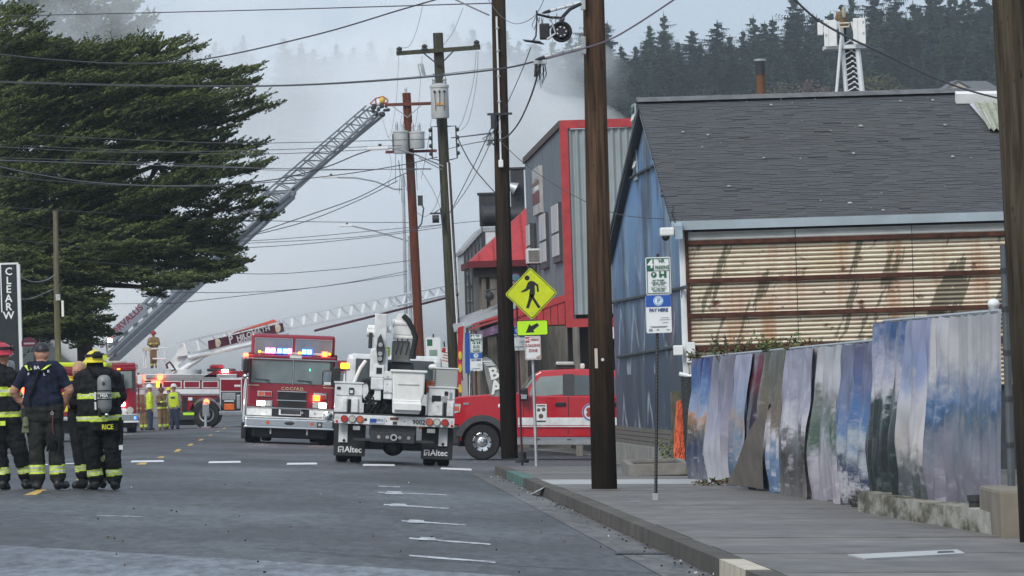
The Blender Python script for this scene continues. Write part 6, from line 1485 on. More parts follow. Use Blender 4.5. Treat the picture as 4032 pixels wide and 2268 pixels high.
truss(lt, 'ladder_base_section', lr(735, 1398, d1), lr(695, 1352, d1), lr(1130, 1302, d2), lr(1120, 1255, d2), .9, 8, .05, M_lad, (-.1, 1, 0))
truss(lt, 'ladder_fly_section', lr(1100, 1300, d2), lr(1080, 1262, d2), lr(1560, 1210, d2 + 4), lr(1550, 1165, d2 + 4), .75, 10, .042, M_lad, (-.1, 1, 0))
truss(lt, 'ladder_tip_section', lr(1540, 1210, d2 + 4), lr(1530, 1172, d2 + 4), lr(1845, 1142, d3), lr(1840, 1108, d3), .6, 7, .036, M_lad, (-.1, 1, 0))
b = MB(); b.tube([lr(740, 1410, d1 - .5), lr(1000, 1352, d1), lr(1130, 1312, d2 - .5)], .09, 8); b.build('ladder_beam', M_lad, lt, True); tb('lower_boom_edge', mat('ladder_maroon_edge', (.12, .03, .05), .5), lt, [lr(1240, 1302, d2), lr(1840, 1152, d3)], .05)
# name board on the ladder
c0, c1, c2, c3 = lr(822, 1378, d1 - .6), lr(1119, 1304, d2 - .8), lr(1113, 1271, d2 - .8), lr(818, 1342, d1 - .6)
nbd = MB().prism([c0, c1, c2, c3], (0, .05, 0)).build('name_board', M_maroon, lt)
ang = math.atan2(c1.z - c0.z, c1.x - c0.x); mid = (c0 + c1 + c2 + c3) / 4
yaw = math.atan2(c1.y - c0.y, c1.x - c0.x); bs_ = lambda t_, h_: (lambda q: Vector((q.x, q.y - .06, q.z)))(c0.lerp(c1, t_).lerp(c3.lerp(c2, t_), h_))
text('P', .46, M_lbl, nbd, bs_(.3, .5), ry=-ang, rz=yaw, bold=.012); text('HILOMATH', .3, M_lbl, nbd, bs_(.6, .6), ry=-ang, rz=yaw, bold=.01, sx=1.2); text('FIRE & RESCUE', .11, M_lbl, nbd, bs_(.5, .12), ry=-ang, rz=yaw, bold=.003, sx=1.3)
for t in (.12, .92): p = bs_(t, .5); MB().ball((p.x, p.y, p.z), (.14, .02, .17), 12, 8).build('crest', mat('gold_crest', (.5, .45, .35), .5, var=.5, scale=20), nbd)
MB().prism([c3 + Vector((.9, -.02, .26)), c2 + Vector((-.2, -.02, .03)), c2 + Vector((-.35, -.02, .14)), c3 + Vector((1.1, -.02, .36))], (0, .03, 0)).build('orange_panel', mat('orange_red_panel', (.6, .08, .03), .5), nbd)

# --- second aerial: grey ladder rising through the cypress (CORVALLIS) and its engine
CDp = 230.0
ce = thing('ladder_truck', 'red ladder truck behind the firefighters with a tall grey ladder raised', 'fire engine', M=tilted(on_road(408, CDp), HD, -R(1.5)))
def cr_(p, q, d_=CDp): return ce.matrix_world.inverted() @ px(p, q, d_)
bx('cab', M_red, ce, -1.25, 1.22, 0, 2.6, .6, 2.55, .07); bx('windscreen', M_glassp, ce, -1.05, 1.08, -.02, .02, 1.62, 2.25, .02); bx('roof_lip', M_red, ce, -1.2, 1.24, -.06, .4, 2.28, 2.38, .02); bx('pillar', M_dark, ce, 1.08, 1.18, -.015, .02, 1.5, 2.28)
bx('roof_lights', M_clear, ce, -.9, .9, .05, .3, 2.55, 2.63, .02); bx('marker_lamp', M_amber, ce, .55, .66, -.08, -.06, 2.3, 2.35); bx('marker_lamp', M_amber, ce, -.1, .0, -.08, -.06, 2.3, 2.35)
bx('headlamp', M_headl, ce, .55, .8, -.05, 0, .98, 1.12, .03); disc('driving_lamp', M_clear, ce, .98, -.01, .82, .13, .05); bx('chrome_panel', M_chrome, ce, -1.25, 1.26, -.25, .05, .42, .7, .03); bx('white_band', M_white, ce, -1.2, .85, -.02, 0, .7, .9); bx('bumper_lip', M_signw, ce, -1.28, 1.3, -.3, 0, .38, .43, .01); bx('blue_lamp', M_bluel, ce, 1.12, 1.2, -.27, -.25, .5, .6, .01)
bx('undercarriage', M_blackp, ce, -1.1, 1.1, 0, 6, .2, .5); bx('mirror', M_signw, ce, 1.28, 1.45, -.2, -.05, 1.75, 2.1, .04); bx('mirror', M_blackp, ce, .55, .8, -.3, -.2, 1.7, 2.15, .06)
for x in (-1.0, 1.0): wheel(ce, (x, .9, .5), (1, 0, 0), .5, .34)
bx('body', M_red, ce, -1.25, 1.25, 2.8, 10, .7, 2.2, .03)
M_gl = mat('grey_ladder_aluminium', (.24, .25, .265), .5, .5, var=.2, grime=.3)
A0, A1, A2, A3 = cr_(330, 1500, 236), cr_(640, 1130, 252), cr_(930, 945, 268), cr_(1480, 460, 292)
def off(p, q, d_): return cr_(p, q, d_)
truss(ce, 'ladder_base_section', off(440, 1400, 236), off(415, 1365, 236), off(790, 1075, 254), off(735, 1040, 254), .9, 9, .07, M_gl, (.3, 1, 0))
truss(ce, 'ladder_mid_section', off(700, 1150, 254), off(655, 1110, 254), off(1150, 760, 270), off(1070, 745, 270), .8, 10, .06, M_gl, (.3, 1, 0))
truss(ce, 'ladder_fly_section', off(1120, 780, 270), off(1040, 770, 270), off(1490, 445, 292), off(1450, 418, 292), .7, 12, .04, M_gl, (.3, 1, 0))
b = MB(); b.tube([off(440, 1425, 236), off(800, 1105, 254)], .16, 4); b.build('boom_beam', M_gl, ce); b = MB(); b.tube([off(800, 1105, 254), off(1155, 775, 270)], .11, 4); b.build('boom_beam', mat('dark_grey_ladder', (.14, .145, .155), .5, .5, grime=.3), ce)
tb('ladder_cable', M_dark, ce, [off(1155, 745, 270), off(1500, 462, 292)], .07, 6)
a, c = off(440, 1350, 235.5), off(580, 1235, 240); sd = MB().prism([a, c, c + Vector((-.1, 0, .45)), a + Vector((-.1, 0, .45))], (0, .03, 0)).build('name_panel', mat('pale_grey_panel', (.42, .43, .44), .5), ce)
an = math.atan2(c.z - a.z, c.x - a.x); m_ = (a + c) / 2; text('CORVALLIS', .34, mat('maroon_letters', (.16, .015, .03), .5), sd, (m_.x - .1, min(a.y, c.y) - .1, m_.z + .2), ry=-an, bold=.008)
lb = bx('pivot_lamp', M_headl, ce, *(lambda p: (p.x - .08, p.x + .08, p.y - .1, p.y, p.z - .07, p.z + .07))(off(432, 1340, 235)), .03)
cg = thing('ladder_tip_cage', 'red rescue cage with yellow gear at the tip of the grey ladder', 'ladder cage', px(1490, 440, 292))
def cgr(p, q): return rel(cg, p, q, 291.5)
for pts_ in (((1458, 408), (1478, 388), (1508, 380), (1525, 392), (1528, 402)), ((1458, 408), (1480, 418), (1528, 402)), ((1478, 388), (1482, 420)), ((1508, 380), (1510, 415))): tb('cage_bar', mat('cage_red', (.4, .05, .04), .5), cg, [cgr(*p) for p in pts_], .03)
MB().ball(cgr(1505, 395), (.14, .1, .16)).build('yellow_pack', mat('yellow_gear', (.6, .42, .05), .6), cg, True); MB().ball(cgr(1490, 405), (.09, .1, .14)).build('white_pack', M_white2, cg, True)
b = MB(); rs = random.Random(3)
for i in range(12): p = cgr(rs.uniform(1450, 1530), rs.uniform(415, 455)); b.ball(p, (rs.uniform(.06, .14), .1, rs.uniform(.06, .14)), 8, 6)
b.build('nozzle_gear', M_dark, cg, True)

# --- chevron-backed engine at the left
ch3 = thing('fire_engine', 'engine with red and yellow chevrons on its tail behind the firefighters', 'fire engine', M=tilted(on_road(262, 186), HD, 0))
bx('body', M_red, ch3, -1.1, 1.15, 0, 6, .75, 1.95, .03); bx('hose_bed_cover', mat('dark_red_cover', (.2, .02, .03), .6, var=.2), ch3, -1.05, 1.1, .0, 4, 1.95, 2.2, .08); bx('yellow_top', M_yel, ch3, -1.1, 1.15, .6, 5.5, 2.2, 2.33, .04)
bx('tail_step', M_alu, ch3, -1.15, 1.2, -.35, .05, .62, .72, .02); bx('under', M_blackp, ch3, -1.0, 1.0, 0, 5, .25, .65)
for x in (-.9, .9): wheel(ch3, (x, 1.0, .5), (1, 0, 0), .5, .5)
M_chy = mat('chevron_yellow', (.75, .6, .02), .5, var=.06); M_chr = mat('chevron_red', (.5, .02, .02), .5, var=.06)
for s in (-1, 1):
    for k in range(9):
        z0 = .45 + k * .22
        pts_ = [(0, z0 + .0), (1.1 * s, z0 - .75), (1.1 * s, z0 - .75 + .2), (0, z0 + .2)]
        cl_ = [(x, max(.74, min(1.95, z))) for x, z in pts_]
        if max(z for _, z in cl_) - min(z for _, z in cl_) < .05 or k % 2: continue
        MB().prism([(x + .02, -.01, z) for x, z in cl_], (0, .008, 0)).build('chevron', M_chy, ch3)
disc('round_lamp', M_clear, ch3, .52, -.01, 1.35, .09)

# --- pale truck at the left edge
lt2 = thing('parked_truck', 'pale truck cut off by the left edge with a red lamp and black mirror', 'truck', M=tilted(on_road(-40, 150), HD, 0))
bx('cab', M_grey, lt2, -1.3, .45, 0, 3, .6, 2.2, .1); bx('amber_lamp', M_amber, lt2, .12, .24, -.05, .05, 2.42, 2.52, .02); b = MB(); b.prism([(-1.3, 0, 2.2), (.3, 0, 2.2), (.45, 0, 2.3), (.1, 0, 2.6), (-1.3, 0, 2.8)], (0, 1.5, 0)); b.build('bonnet', M_grey, lt2); bx('light_panel', M_signw, lt2, .0, .3, -.03, .0, 2.1, 2.35)
disc('red_lamp', M_redl, lt2, .82, -.3, 1.5, .1); bx('mirror', M_blackp, lt2, .88, 1.1, -.3, -.2, 1.3, 1.75, .06); tb('mirror_arm', M_dark, lt2, [(.4, 0, 1.8), (.9, -.2, 1.8), (.95, -.2, 1.6)], .03)
for x in (-.9, .2): wheel(lt2, (x, .8, .5), (1, 0, 0), .5, .3)

# --- tower ladder with bucket behind the warehouse
TD = 230.0
tw = thing('tower_ladder', 'white tower ladder with bucket rising behind the shingle roof', 'fire engine', px(3330, 900, TD))
def tr_(p, q, d_=TD): return rel(tw, p, q, d_)
for (pa, qa, pb_, qb_), w in (((3312, 110, 3358, 700), .08), ((3368, 110, 3430, 700), .1)): tb('ladder_rail', M_lad, tw, [tr_(pa, qa), tr_(pb_, qb_)], w, 6)
for i in range(13):
    q = 165 + i * 20.5; xa = 3316 + (q - 110) * .078; xb2 = 3372 + (q - 110) * .105; xm = (xa + xb2) / 2
    tb('lattice_bar', M_lad, tw, [tr_(xa, q + 10), tr_(xm, q - 6, TD + .1), tr_(xb2, q + 10)], .03, 4); bx('rung_plate', M_lad, tw, *(lambda p: (p.x - .05, p.x + .05, p.y, p.y + .05, p.z - .02, p.z + .03))(tr_(xm, q - 7)))
    a = tr_(xm - 10, q - 2, TD + .6); 
b = MB(); b.prism([tr_(3322, 160, TD + .7), tr_(3365, 160, TD + .7), tr_(3415, 700, TD + .7), tr_(3362, 700, TD + .7)], (0, .02, 0)); b.build('inner_ladder', M_dark, tw)
tb('waterway_pipe', M_lad, tw, [tr_(3312, 150, TD - .3), tr_(3292, 380, TD - .3), tr_(3280, 600, TD - .3)], .055, 8)
bkt = bx('bucket_floor', M_lad, tw, *(lambda a, c: (a.x, c.x, a.y - .2, a.y + 1.2, c.z, a.z))(tr_(3245, 180, TD), tr_(3410, 190, TD)), .01)
for (p0, p1, q0, q1) in ((3243, 3296, 80, 182), (3358, 3410, 72, 172)):
    a, c = tr_(p0, q0, TD - .4), tr_(p1, q1, TD - .4); o = bx('bucket_panel', M_white2, bkt, a.x, c.x, a.y, a.y + .08, c.z, a.z, .02)
    for t in (.1, .9): bx('panel_handle', M_steel, o, a.x + (c.x - a.x) * (.1 if p0 < 3300 else .75), a.x + (c.x - a.x) * (.25 if p0 < 3300 else .9), a.y - .01, a.y, a.z - .15 - t * .5, a.z - .05 - t * .5)
    bx('panel_hinge', M_grey, o, a.x + (c.x - a.x) * .35, a.x + (c.x - a.x) * .37, a.y - .01, a.y, c.z + .05, a.z - .05)
a, c = tr_(3219, 88, TD - .4), tr_(3242, 138, TD - .4); bx('side_box', M_white2, bkt, a.x, c.x, a.y, a.y + .3, c.z, a.z, .03)
tb('gate_bar', mat('cream_gate', (.6, .52, .4), .5), bkt, [tr_(*p, TD - .4) for p in ((3303, 92), (3308, 107), (3342, 105), (3345, 90), (3303, 92))], .03); tb('gate_post', M_lad, bkt, [tr_(3300, 85, TD - .3), tr_(3316, 160, TD - .3)], .04); tb('gate_post', M_lad, bkt, [tr_(3352, 85, TD - .3), tr_(3372, 160, TD - .3)], .04)
# ---------------------------------------------------------------- people
M_skin = mat('skin', (.42, .22, .15), .55, var=.12, scale=14)
M_gear = mat('black_turnout_cloth', (.017, .018, .02), .85, spec=.1, var=.45, scale=14, bmp=.4)
M_trou = mat('dark_olive_turnout_cloth', (.026, .028, .025), .85, spec=.1, var=.4, scale=12, bmp=.4)
M_navy = mat('navy_tee_cloth', (.016, .02, .038), .85, spec=.1, var=.35, scale=10, bmp=.3)
M_boot = mat('black_boot', (.012, .012, .012), .5, var=.3)
M_hood = mat('tan_knit_hood', (.42, .27, .17), .9, var=.2, scale=40, bmp=.3)
M_tan = mat('tan_turnout_cloth', (.2, .135, .075), .85, spec=.1, var=.35, scale=10, bmp=.3)
M_jean = mat('dark_denim', (.03, .04, .075), .85, var=.3, scale=14)
M_hvj = mat('hi_vis_jacket_cloth', (.6, .72, .03), .7, var=.15, scale=10)
M_sleeve = mat('grey_sleeve_cloth', (.24, .25, .26), .85, var=.25, scale=10)
def capsule(b, p0, p1, r0, r1, n=12, k=4):
    p0, p1 = Vector(p0), Vector(p1); a = p1 - p0; ln = a.length; a = a.normalized() if ln > 1e-6 else Vector((0, 0, 1))
    prof = [(r0 * math.sin(math.pi / 2 * i / k), -r0 * math.cos(math.pi / 2 * i / k)) for i in range(k)] + [(r0, 0), (r1, ln)] + [(r1 * math.cos(math.pi / 2 * i / k), ln + r1 * math.sin(math.pi / 2 * i / k)) for i in range(1, k + 1)]
    prof = [(max(r, 1e-4), h) for r, h in prof]; b.ring(p0, a, prof, n)
def figure(par, caps, mats, voxel=.014, wrinkle=.008, smooth_it=4, name='body'):
    """one continuous skin grown over tapered limbs; caps = (p0, p1, r0, r1, default material, [(t0, t1, material)])"""
    b = MB()
    for c in caps: capsule(b, *c[:4])
    me = b.mesh('tmp', mats[0]); o = link('tmp', me)
    md = o.modifiers.new('r', 'REMESH'); md.mode = 'VOXEL'; md.voxel_size = voxel; md.adaptivity = 0
    sm = o.modifiers.new('s', 'SMOOTH'); sm.factor = .5; sm.iterations = smooth_it
    dg = bpy.context.evaluated_depsgraph_get(); out = bpy.data.meshes.new_from_object(o.evaluated_get(dg)); bpy.data.objects.remove(o); bpy.data.meshes.remove(me)
    out.name = name; out.materials.clear()
    for m in mats: out.materials.append(m)
    nv = len(out.vertices); co = np.empty(nv * 3); out.vertices.foreach_get('co', co); co = co.reshape(-1, 3)
    if wrinkle:
        no = np.empty(nv * 3); out.vertex_normals.foreach_get('vector', no); no = no.reshape(-1, 3)
        w = np.array([noise.noise((p[0] * 7, p[1] * 7, p[2] * 13)) + .5 * noise.noise((p[0] * 20, p[1] * 20, p[2] * 30)) for p in co]) * wrinkle
        co = co + no * w[:, None]; out.vertices.foreach_set('co', co.ravel())
    nf = len(out.polygons); ce_ = np.empty(nf * 3); out.polygons.foreach_get('center', ce_); ce_ = ce_.reshape(-1, 3)
    best = np.full(nf, 1e9); mi = np.zeros(nf, int)
    for c in caps:
        p0, p1 = np.array(c[0], float), np.array(c[1], float); a = p1 - p0; l2 = max(1e-9, a @ a)
        t = ((ce_ - p0) @ a) / l2; tc = np.clip(t, 0, 1); d_ = np.linalg.norm(ce_ - p0 - tc[:, None] * a, axis=1) - (c[2] + (c[3] - c[2]) * tc)
        q = np.full(nf, c[4])
        for bd_ in (c[5] if len(c) > 5 else []): q[(t >= bd_[0]) & (t < bd_[1])] = bd_[2]
        k = d_ < best; best[k] = d_[k]; mi[k] = q[k]
    out.polygons.foreach_set('material_index', mi.astype(int).tolist()); out.polygons.foreach_set('use_smooth', [True] * nf); out.update()
    return link(name, out, par)
def hand(caps, c, d_, m, up=(0, 0, 1)):
    """palm, four curled fingers of unequal length and a thumb, reaching along d_"""
    c, d_ = Vector(c), Vector(d_).normalized(); s = d_.cross(Vector(up)).normalized(); n = s.cross(d_)
    caps.append((c - d_ * .03, c + d_ * .05, .034, .03, m))
    for i, l in enumerate((.06, .07, .065, .05)):
        k = c + d_ * .065 + s * (-.03 + .02 * i); e = k + d_ * l * .55 - n * .012; caps.append((k, e, .0115, .0105, m)); caps.append((e, e + d_ * l * .3 - n * l * .45, .0105, .009, m))
    k = c - s * .035; e = k - s * .03 + d_ * .035; caps.append((k, e, .014, .012, m)); caps.append((e, e + d_ * .03 - n * .01, .012, .01, m))
def helmet(par, c, m, r=.125, rz=0.0, goggles=True, band=True):
    c = Vector(c); g = MB(); g.ball((0, 0, 0), (r, r * 1.15, r * .95), 20, 8, v1=.55); h = g.build('helmet', m, par, True); h.location = c; h.rotation_euler = (0, 0, rz)
    MB().ring((0, 0, -.01), (0, 0, 1), [(r * .92, .02), (r * 1.3, -.025), (r * 1.3, -.035), (r * .92, 0), (r * .92, .02)], 24).build('brim', m, h, True)
    b = MB(); b.prism([(-.012, -r * 1.1, .02), (-.012, -r * .6, r * .85), (-.012, 0, r * 1.08), (-.012, r * .7, r * .85), (-.012, r * 1.1, .05), (-.012, r * .5, r * .6), (-.012, -r * .5, r * .6)], (.024, 0, 0)); b.build('crest', m, h)
    if goggles:
        MB().ring((0, 0, .0), (0, 0, 1), [(r * 1.0, .03), (r * 1.08, .03), (r * 1.08, .065), (r * .98, .065)], 24).build('strap', M_blackp, h, True)
        bx('goggles', M_blackp, h, -.08, .08, -r * 1.35, -r * 1.0, .01, .08, .025)
    return h
FGS = 629.0
def fg(label, cx0, dextra=0.0, cyb=1385.0):
    base, d_ = onground((cx0) / 2.0125, 1240 + cyb / 2.0125, 80.0)
    if dextra:
        v = ilp(cx0 / 2.0125, 1500, d_ + dextra); base = gp(v.x, d_ + dextra)
    o = thing('person', label, 'person', base); 
    return o, (lambda cx, cyv, y=0.0: Vector(((cx - cx0) / FGS, y, (cyb - cyv) / FGS)))
MT = [M_skin, M_gear, M_trou, M_hiv, M_sil, M_boot, M_navy, M_hood]
SK, GE, TR, HV, SI, BO, NA, HO = range(8)
CUFF = [(.60, .66, HV), (.66, .72, SI), (.72, .79, HV), (.79, .84, SI), (.84, .9, HV)]
def leg(c, hip, knee, ank, toe, m, rs=(.148, .108, .104, .104), cuff=CUFF):
    ank = ank + Vector((0, 0, .075)); out = Vector((.045 if hip.x > 0 else -.045, 0, 0))
    c += [(hip, knee, rs[0], rs[1], m), (knee, ank, rs[2], rs[3], m, cuff), (ank, Vector((ank.x, ank.y, .08)), .07, .066, BO), (Vector((ank.x, ank.y - .06, .055)), toe + out, .06, .05, BO), (Vector((ank.x, ank.y - .07, .035)), toe + out + Vector((0, 0, -.02)), .042, .04, BO)]

# man in navy tee and cap, hands on hips, seen from behind
o, P = fg('person in navy t-shirt and black cap seen from behind, hands on hips', 365)
c = [(P(318, 440), P(305, 690), .135, .165, NA), (P(412, 440), P(420, 690), .135, .165, NA), (P(365, 430, -.02), P(365, 700, -.02), .13, .17, NA), (P(270, 405), P(460, 405), .085, .085, NA), (P(365, 380), P(365, 320), .068, .062, SK), (P(365, 312, .01), P(365, 268, .02), .088, .092, SK), (P(365, 300, .1), P(365, 292, .11), .03, .03, SK), (P(318, 300, .02), P(316, 290, .02), .022, .02, SK), (P(412, 300, .02), P(414, 290, .02), .022, .02, SK),
     (P(245, 430), P(135, 585, -.02), .088, .062, NA, [(.86, 2, SK)]), (P(490, 430), P(575, 590, -.02), .088, .062, NA, [(.86, 2, SK)]), (P(130, 590, -.02), P(200, 705, .06), .058, .04, SK), (P(577, 595, -.02), P(528, 705, .06), .058, .04, SK),
     (P(310, 735), P(312, 790), .165, .165, TR), (P(425, 735), P(425, 790), .165, .165, TR), (P(365, 740, -.03), P(365, 800, -.02), .16, .15, TR)]
hand(c, P(208, 725, .09), (.3, .7, -.35), SK); hand(c, P(520, 728, .09), (-.3, .7, -.35), SK)
leg(c, P(302, 790), P(300, 1050), P(300, 1325), P(318, 1352, .17), TR); leg(c, P(428, 790), P(455, 1050), P(462, 1330), P(485, 1350, .17), TR)
figure(o, c, MT, .0125, .013)
cap = MB(); cap.ball((0, 0, 0), (.1, .115, .1), 18, 8, v1=.55); q = cap.build('cap', M_blackp, o, True); q.location = P(366, 268, .02); MB().ball((0, .13, -.01), (.075, .09, .012), 14, 6).build('cap_peak', M_blackp, q, True)
for a_, b_ in (((243, 385), (275, 425)), ((428, 388), (378, 425))):
    u0, u1 = P(*a_, -.135), P(*b_, -.185); s = Vector((.026, 0, .006)); MB().prism([u0 - s, u0 + s, u1 + s, u1 - s], (0, -.008, 0)).build('brace_strap', M_hiv, o)
for pts_ in (((350, 420), (310, 520), (268, 625)), ((270, 420), (262, 380)), ((262, 625), (258, 720))): MB().tube([P(a, e, -.185) for a, e in pts_], .016, 5).build('dark_strap', M_gear, o)
for t_, a, e, s in (('BA', 327, 408, .06), ('K', 420, 440, .045), ('F', 260, 458, .045), ('L', 386, 462, .045)): text(t_, s, M_lbl, o, P(a, e, -.165), bold=.001)
gl = MB(); rs = random.Random(1)
for i in range(6): x = 400 + i * 16; capsule(gl, P(x, 985, -.13), P(x + rs.uniform(-12, 12), 1060 + rs.uniform(-15, 15), -.13), .018, .014, 7, 3)
capsule(gl, P(425, 950, -.13), P(450, 990, -.13), .045, .05, 8, 3); gl.build('hanging_gloves', M_gear, o, True)
MB().tube([P(440, 745, -.17), P(445, 800, -.17), P(438, 880, -.16), P(448, 960, -.15)], .009, 5).build('clip_strap', mat('red_clip', (.12, .04, .04), .6), o, True); MB().ring(P(440, 775, -.18), (0, 1, 0), [(.014, 0), (.02, .0), (.02, .006), (.014, .006), (.014, 0)], 12).build('carabiner', M_chrome, o, True)
g2 = MB()
for i in range(5): capsule(g2, P(205 + i * 8, 860, -.1), P(195 + i * 12, 920, -.1), .016, .012, 7, 3)
capsule(g2, P(225, 820, -.1), P(225, 860, -.1), .04, .045, 8, 3); g2.build('work_gloves', mat('green_grey_glove', (.13, .15, .09), .8, var=.4, scale=20), o, True)
bx('radio', M_blackp, o, *(lambda a: (a.x - .03, a.x + .03, a.y - .03, a.y + .03, a.z - .1, a.z + .08))(P(205, 770, -.05)), .01)

# firefighter with yellow helmet and air cylinder, back to the viewer
o, P = fg('person in black turnout gear with yellow helmet and grey air cylinder', 800)
c = [(P(735, 480), P(725, 840), .15, .175, GE), (P(870, 480), P(890, 840), .15, .175, GE), (P(800, 470, -.03), P(805, 845, -.03), .16, .185, GE), (P(700, 455), P(905, 455), .1, .1, GE), (P(785, 420), P(785, 390), .085, .08, HO), (P(782, 385), P(782, 320), .088, .095, HO),
     (P(665, 480), P(602, 655, .06), .105, .085, GE), (P(602, 655, .06), P(600, 710, .34), .085, .06, GE, [(.55, .8, HV)]), (P(935, 480), P(985, 635, .06), .105, .085, GE), (P(985, 635, .06), P(925, 690, .34), .085, .06, GE),
     (P(740, 850), P(738, 900), .165, .16, GE), (P(890, 850), P(895, 900), .165, .16, GE)]
bands = [(.335, .36, HV), (.36, .385, SI), (.385, .45, HV), (.84, .875, HV), (.875, .905, SI), (.905, .96, HV)]
c = [k + (bands,) if i < 3 else k for i, k in enumerate(c)]
hand(c, P(606, 705, .4), (.1, .9, .1), SK); hand(c, P(915, 700, .4), (-.3, .8, .1), SK)
leg(c, P(738, 900), P(738, 1115), P(760, 1335), P(735, 1362, .1), GE); leg(c, P(898, 900), P(905, 1115), P(912, 1340), P(895, 1360, .1), GE)
figure(o, c, MT, .0125, .016)
h = helmet(o, P(782, 320, .0), mat('yellow_helmet', (.72, .6, .03), .35, coat=.4, var=.08), .125, R(20)); bx('reflector', M_hiv, h, .06, .12, -.17, -.15, -.01, .05); bx('helmet_lamp', M_blackp, h, -.06, .03, -.2, -.14, .03, .1, .02)
MB().ring((0, 0, -.05), (0, 0, 1), [(.105, .02), (.12, -.1)], 20).build('ear_flap', M_gear, h, True)
y0 = -.31; tk = MB().ring(P(864, 755, y0), (0, 0, 1), [(.0, -.01), (.05, 0), (.078, .035), (.09, .07), (.09, .40), (.08, .445), (.05, .475), (0, .485)], 24).build('air_cylinder', mat('grey_cylinder', (.21, .22, .22), .4, var=.2, scale=6, grime=.25), o, True)
for z in (.175, .235, .27, .16): MB().ring(P(864, 755, y0) + Vector((0, 0, z)), (0, 0, 1), [(.091, 0), (.093, .001), (.093, .016), (.091, .017)], 24).build('cylinder_band', M_sil if z not in (.16, .27) else M_blackp, tk, True)
pz = P(864, 755, y0); bx('cylinder_label', M_blackp, tk, pz.x - .07, pz.x + .07, pz.y - .098, pz.y - .085, pz.z + .195, pz.z + .232); text('MSA', .045, M_lbl, tk, (pz.x, pz.y - .1, pz.z + .214), bold=.0015, sx=1.2); MB().cyl(pz + Vector((0, -.088, .37)), pz + Vector((0, -.096, .37)), .024, n=14).build('round_badge', mat('dark_badge', (.05, .04, .04), .5), tk)
MB().ball(pz + Vector((.02, -.02, -.035)), (.028, .028, .03)).build('valve_knob', M_chrome, tk, True); MB().cyl(pz + Vector((-.06, 0, .02)), pz + Vector((-.06, 0, -.06)), .02, n=8).build('regulator', M_blackp, tk, True); bx('gauge', M_blackp, tk, pz.x - .09, pz.x - .05, pz.y - .05, pz.y, pz.z - .04, pz.z + .06, .01)
for pts_ in (((800, 460), (760, 430), (745, 400)), ((905, 460), (925, 430), (920, 400)), ((795, 600), (793, 720))): MB().tube([P(a, e, -.2) for a, e in pts_], .022, 5).build('harness_strap', M_gear, o)
for a_, e_ in ((805, 620), (800, 700)): bx('harness_clip', M_signw, o, *(lambda k: (k.x - .012, k.x + .012, k.y - .01, k.y, k.z - .05, k.z + .05))(P(786, e_, -.24)))
tf = MB(); k0, k1 = P(818, 850, -.215), P(960, 908, -.225); tf.box(k0.x, k1.x, k0.y - .01, k0.y + .02, k1.z, k0.z); q = tf.build('name_flap', M_gear, o); text('RICE', .088, mat('yellow_letters', (.75, .8, .03), .5), q, (P(878, 878).x, k0.y - .013, P(878, 876).z), bold=.002, sx=.82)
MB().tube([P(975, 800, -.1), P(985, 900, -.1), P(978, 1020, -.1)], .028, 6).build('hose_tail', M_gear, o); bx('white_tag', M_white2, o, *(lambda k: (k.x - .025, k.x + .025, k.y - .01, k.y + .01, k.z - .03, k.z + .03))(P(977, 1045, -.1)))

# person in tan hood behind the one with the cylinder
o, P = fg('person in tan hood and dark gear, face visible behind the yellow helmet', 665, .9)
c = [(P(640, 580), P(640, 820), .14, .15, GE), (P(720, 580), P(720, 820), .14, .15, GE), (P(610, 545), P(750, 545), .085, .085, GE), (P(665, 500), P(662, 460), .075, .08, HO), (P(662, 450), P(660, 395), .09, .095, HO), (P(645, 445, -.045), P(645, 415, -.05), .068, .07, SK), (P(626, 432, -.1), P(624, 424, -.105), .018, .014, SK), (P(635, 460, -.07), P(648, 462, -.075), .03, .03, SK),
     (P(600, 555), P(590, 640, -.05), .085, .075, GE), (P(590, 645, -.05), P(590, 690, -.12), .07, .05, GE, [(.4, .9, HV)])]
hand(c, P(578, 690, -.16), (-.2, -.3, .6), SK)
leg(c, P(640, 840), P(645, 1090), P(665, 1305), P(630, 1352, -.1), GE); leg(c, P(735, 840), P(775, 1090, -.1), P(815, 1290), P(800, 1352, -.1), GE, cuff=[(.2, .28, HV), (.28, .36, SI), (.36, .45, HV)])
figure(o, c, MT, .014, .008)
for a_ in (628, 650): MB().ball(P(a_, 424, -.115), (.011, .008, .008), 8, 6).build('eye', M_ink, o, True)
MB().ball(P(634, 448, -.1), (.028, .018, .011), 10, 6).build('moustache', mat('brown_hair', (.1, .06, .04), .9), o, True)

# firefighter cut off by the left edge
o, P = fg('person in black turnout gear with red helmet at the left edge', 30)
c = [(P(-25, 480), P(-30, 790), .15, .17, GE), (P(95, 480), P(100, 790), .15, .17, GE), (P(35, 470, -.03), P(35, 790, -.03), .15, .175, GE), (P(-40, 445), P(100, 445), .1, .1, GE), (P(35, 400), P(38, 350), .075, .075, GE), (P(48, 330), P(50, 270), .088, .09, SK), (P(92, 315), P(96, 308), .022, .018, SK),
     (P(115, 470), P(150, 620, .05), .1, .085, GE, [(.35, .5, HV), (.5, .56, SI), (.56, .72, HV)]), (P(150, 620, .05), P(85, 700, .22), .085, .06, GE), (P(-20, 800), P(-15, 860), .165, .16, GE), (P(100, 800), P(105, 860), .165, .16, GE)]
bands = [(.25, .32, HV), (.32, .38, SI), (.38, .48, HV), (.87, .91, HV), (.91, .945, SI), (.945, 1.02, HV)]
c = [k + (bands,) if i < 3 else k for i, k in enumerate(c)]
hand(c, P(78, 705, .28), (-.5, .7, .1), SK)
leg(c, P(-15, 860), P(5, 1100), P(25, 1325), P(85, 1358, .05), GE); leg(c, P(108, 860), P(170, 1090), P(205, 1300, .1), P(225, 1345, .2), GE)
figure(o, c, MT, .0135, .016)
helmet(o, P(45, 265), mat('red_helmet', (.4, .03, .05), .35, coat=.4, var=.1), .125, R(100))
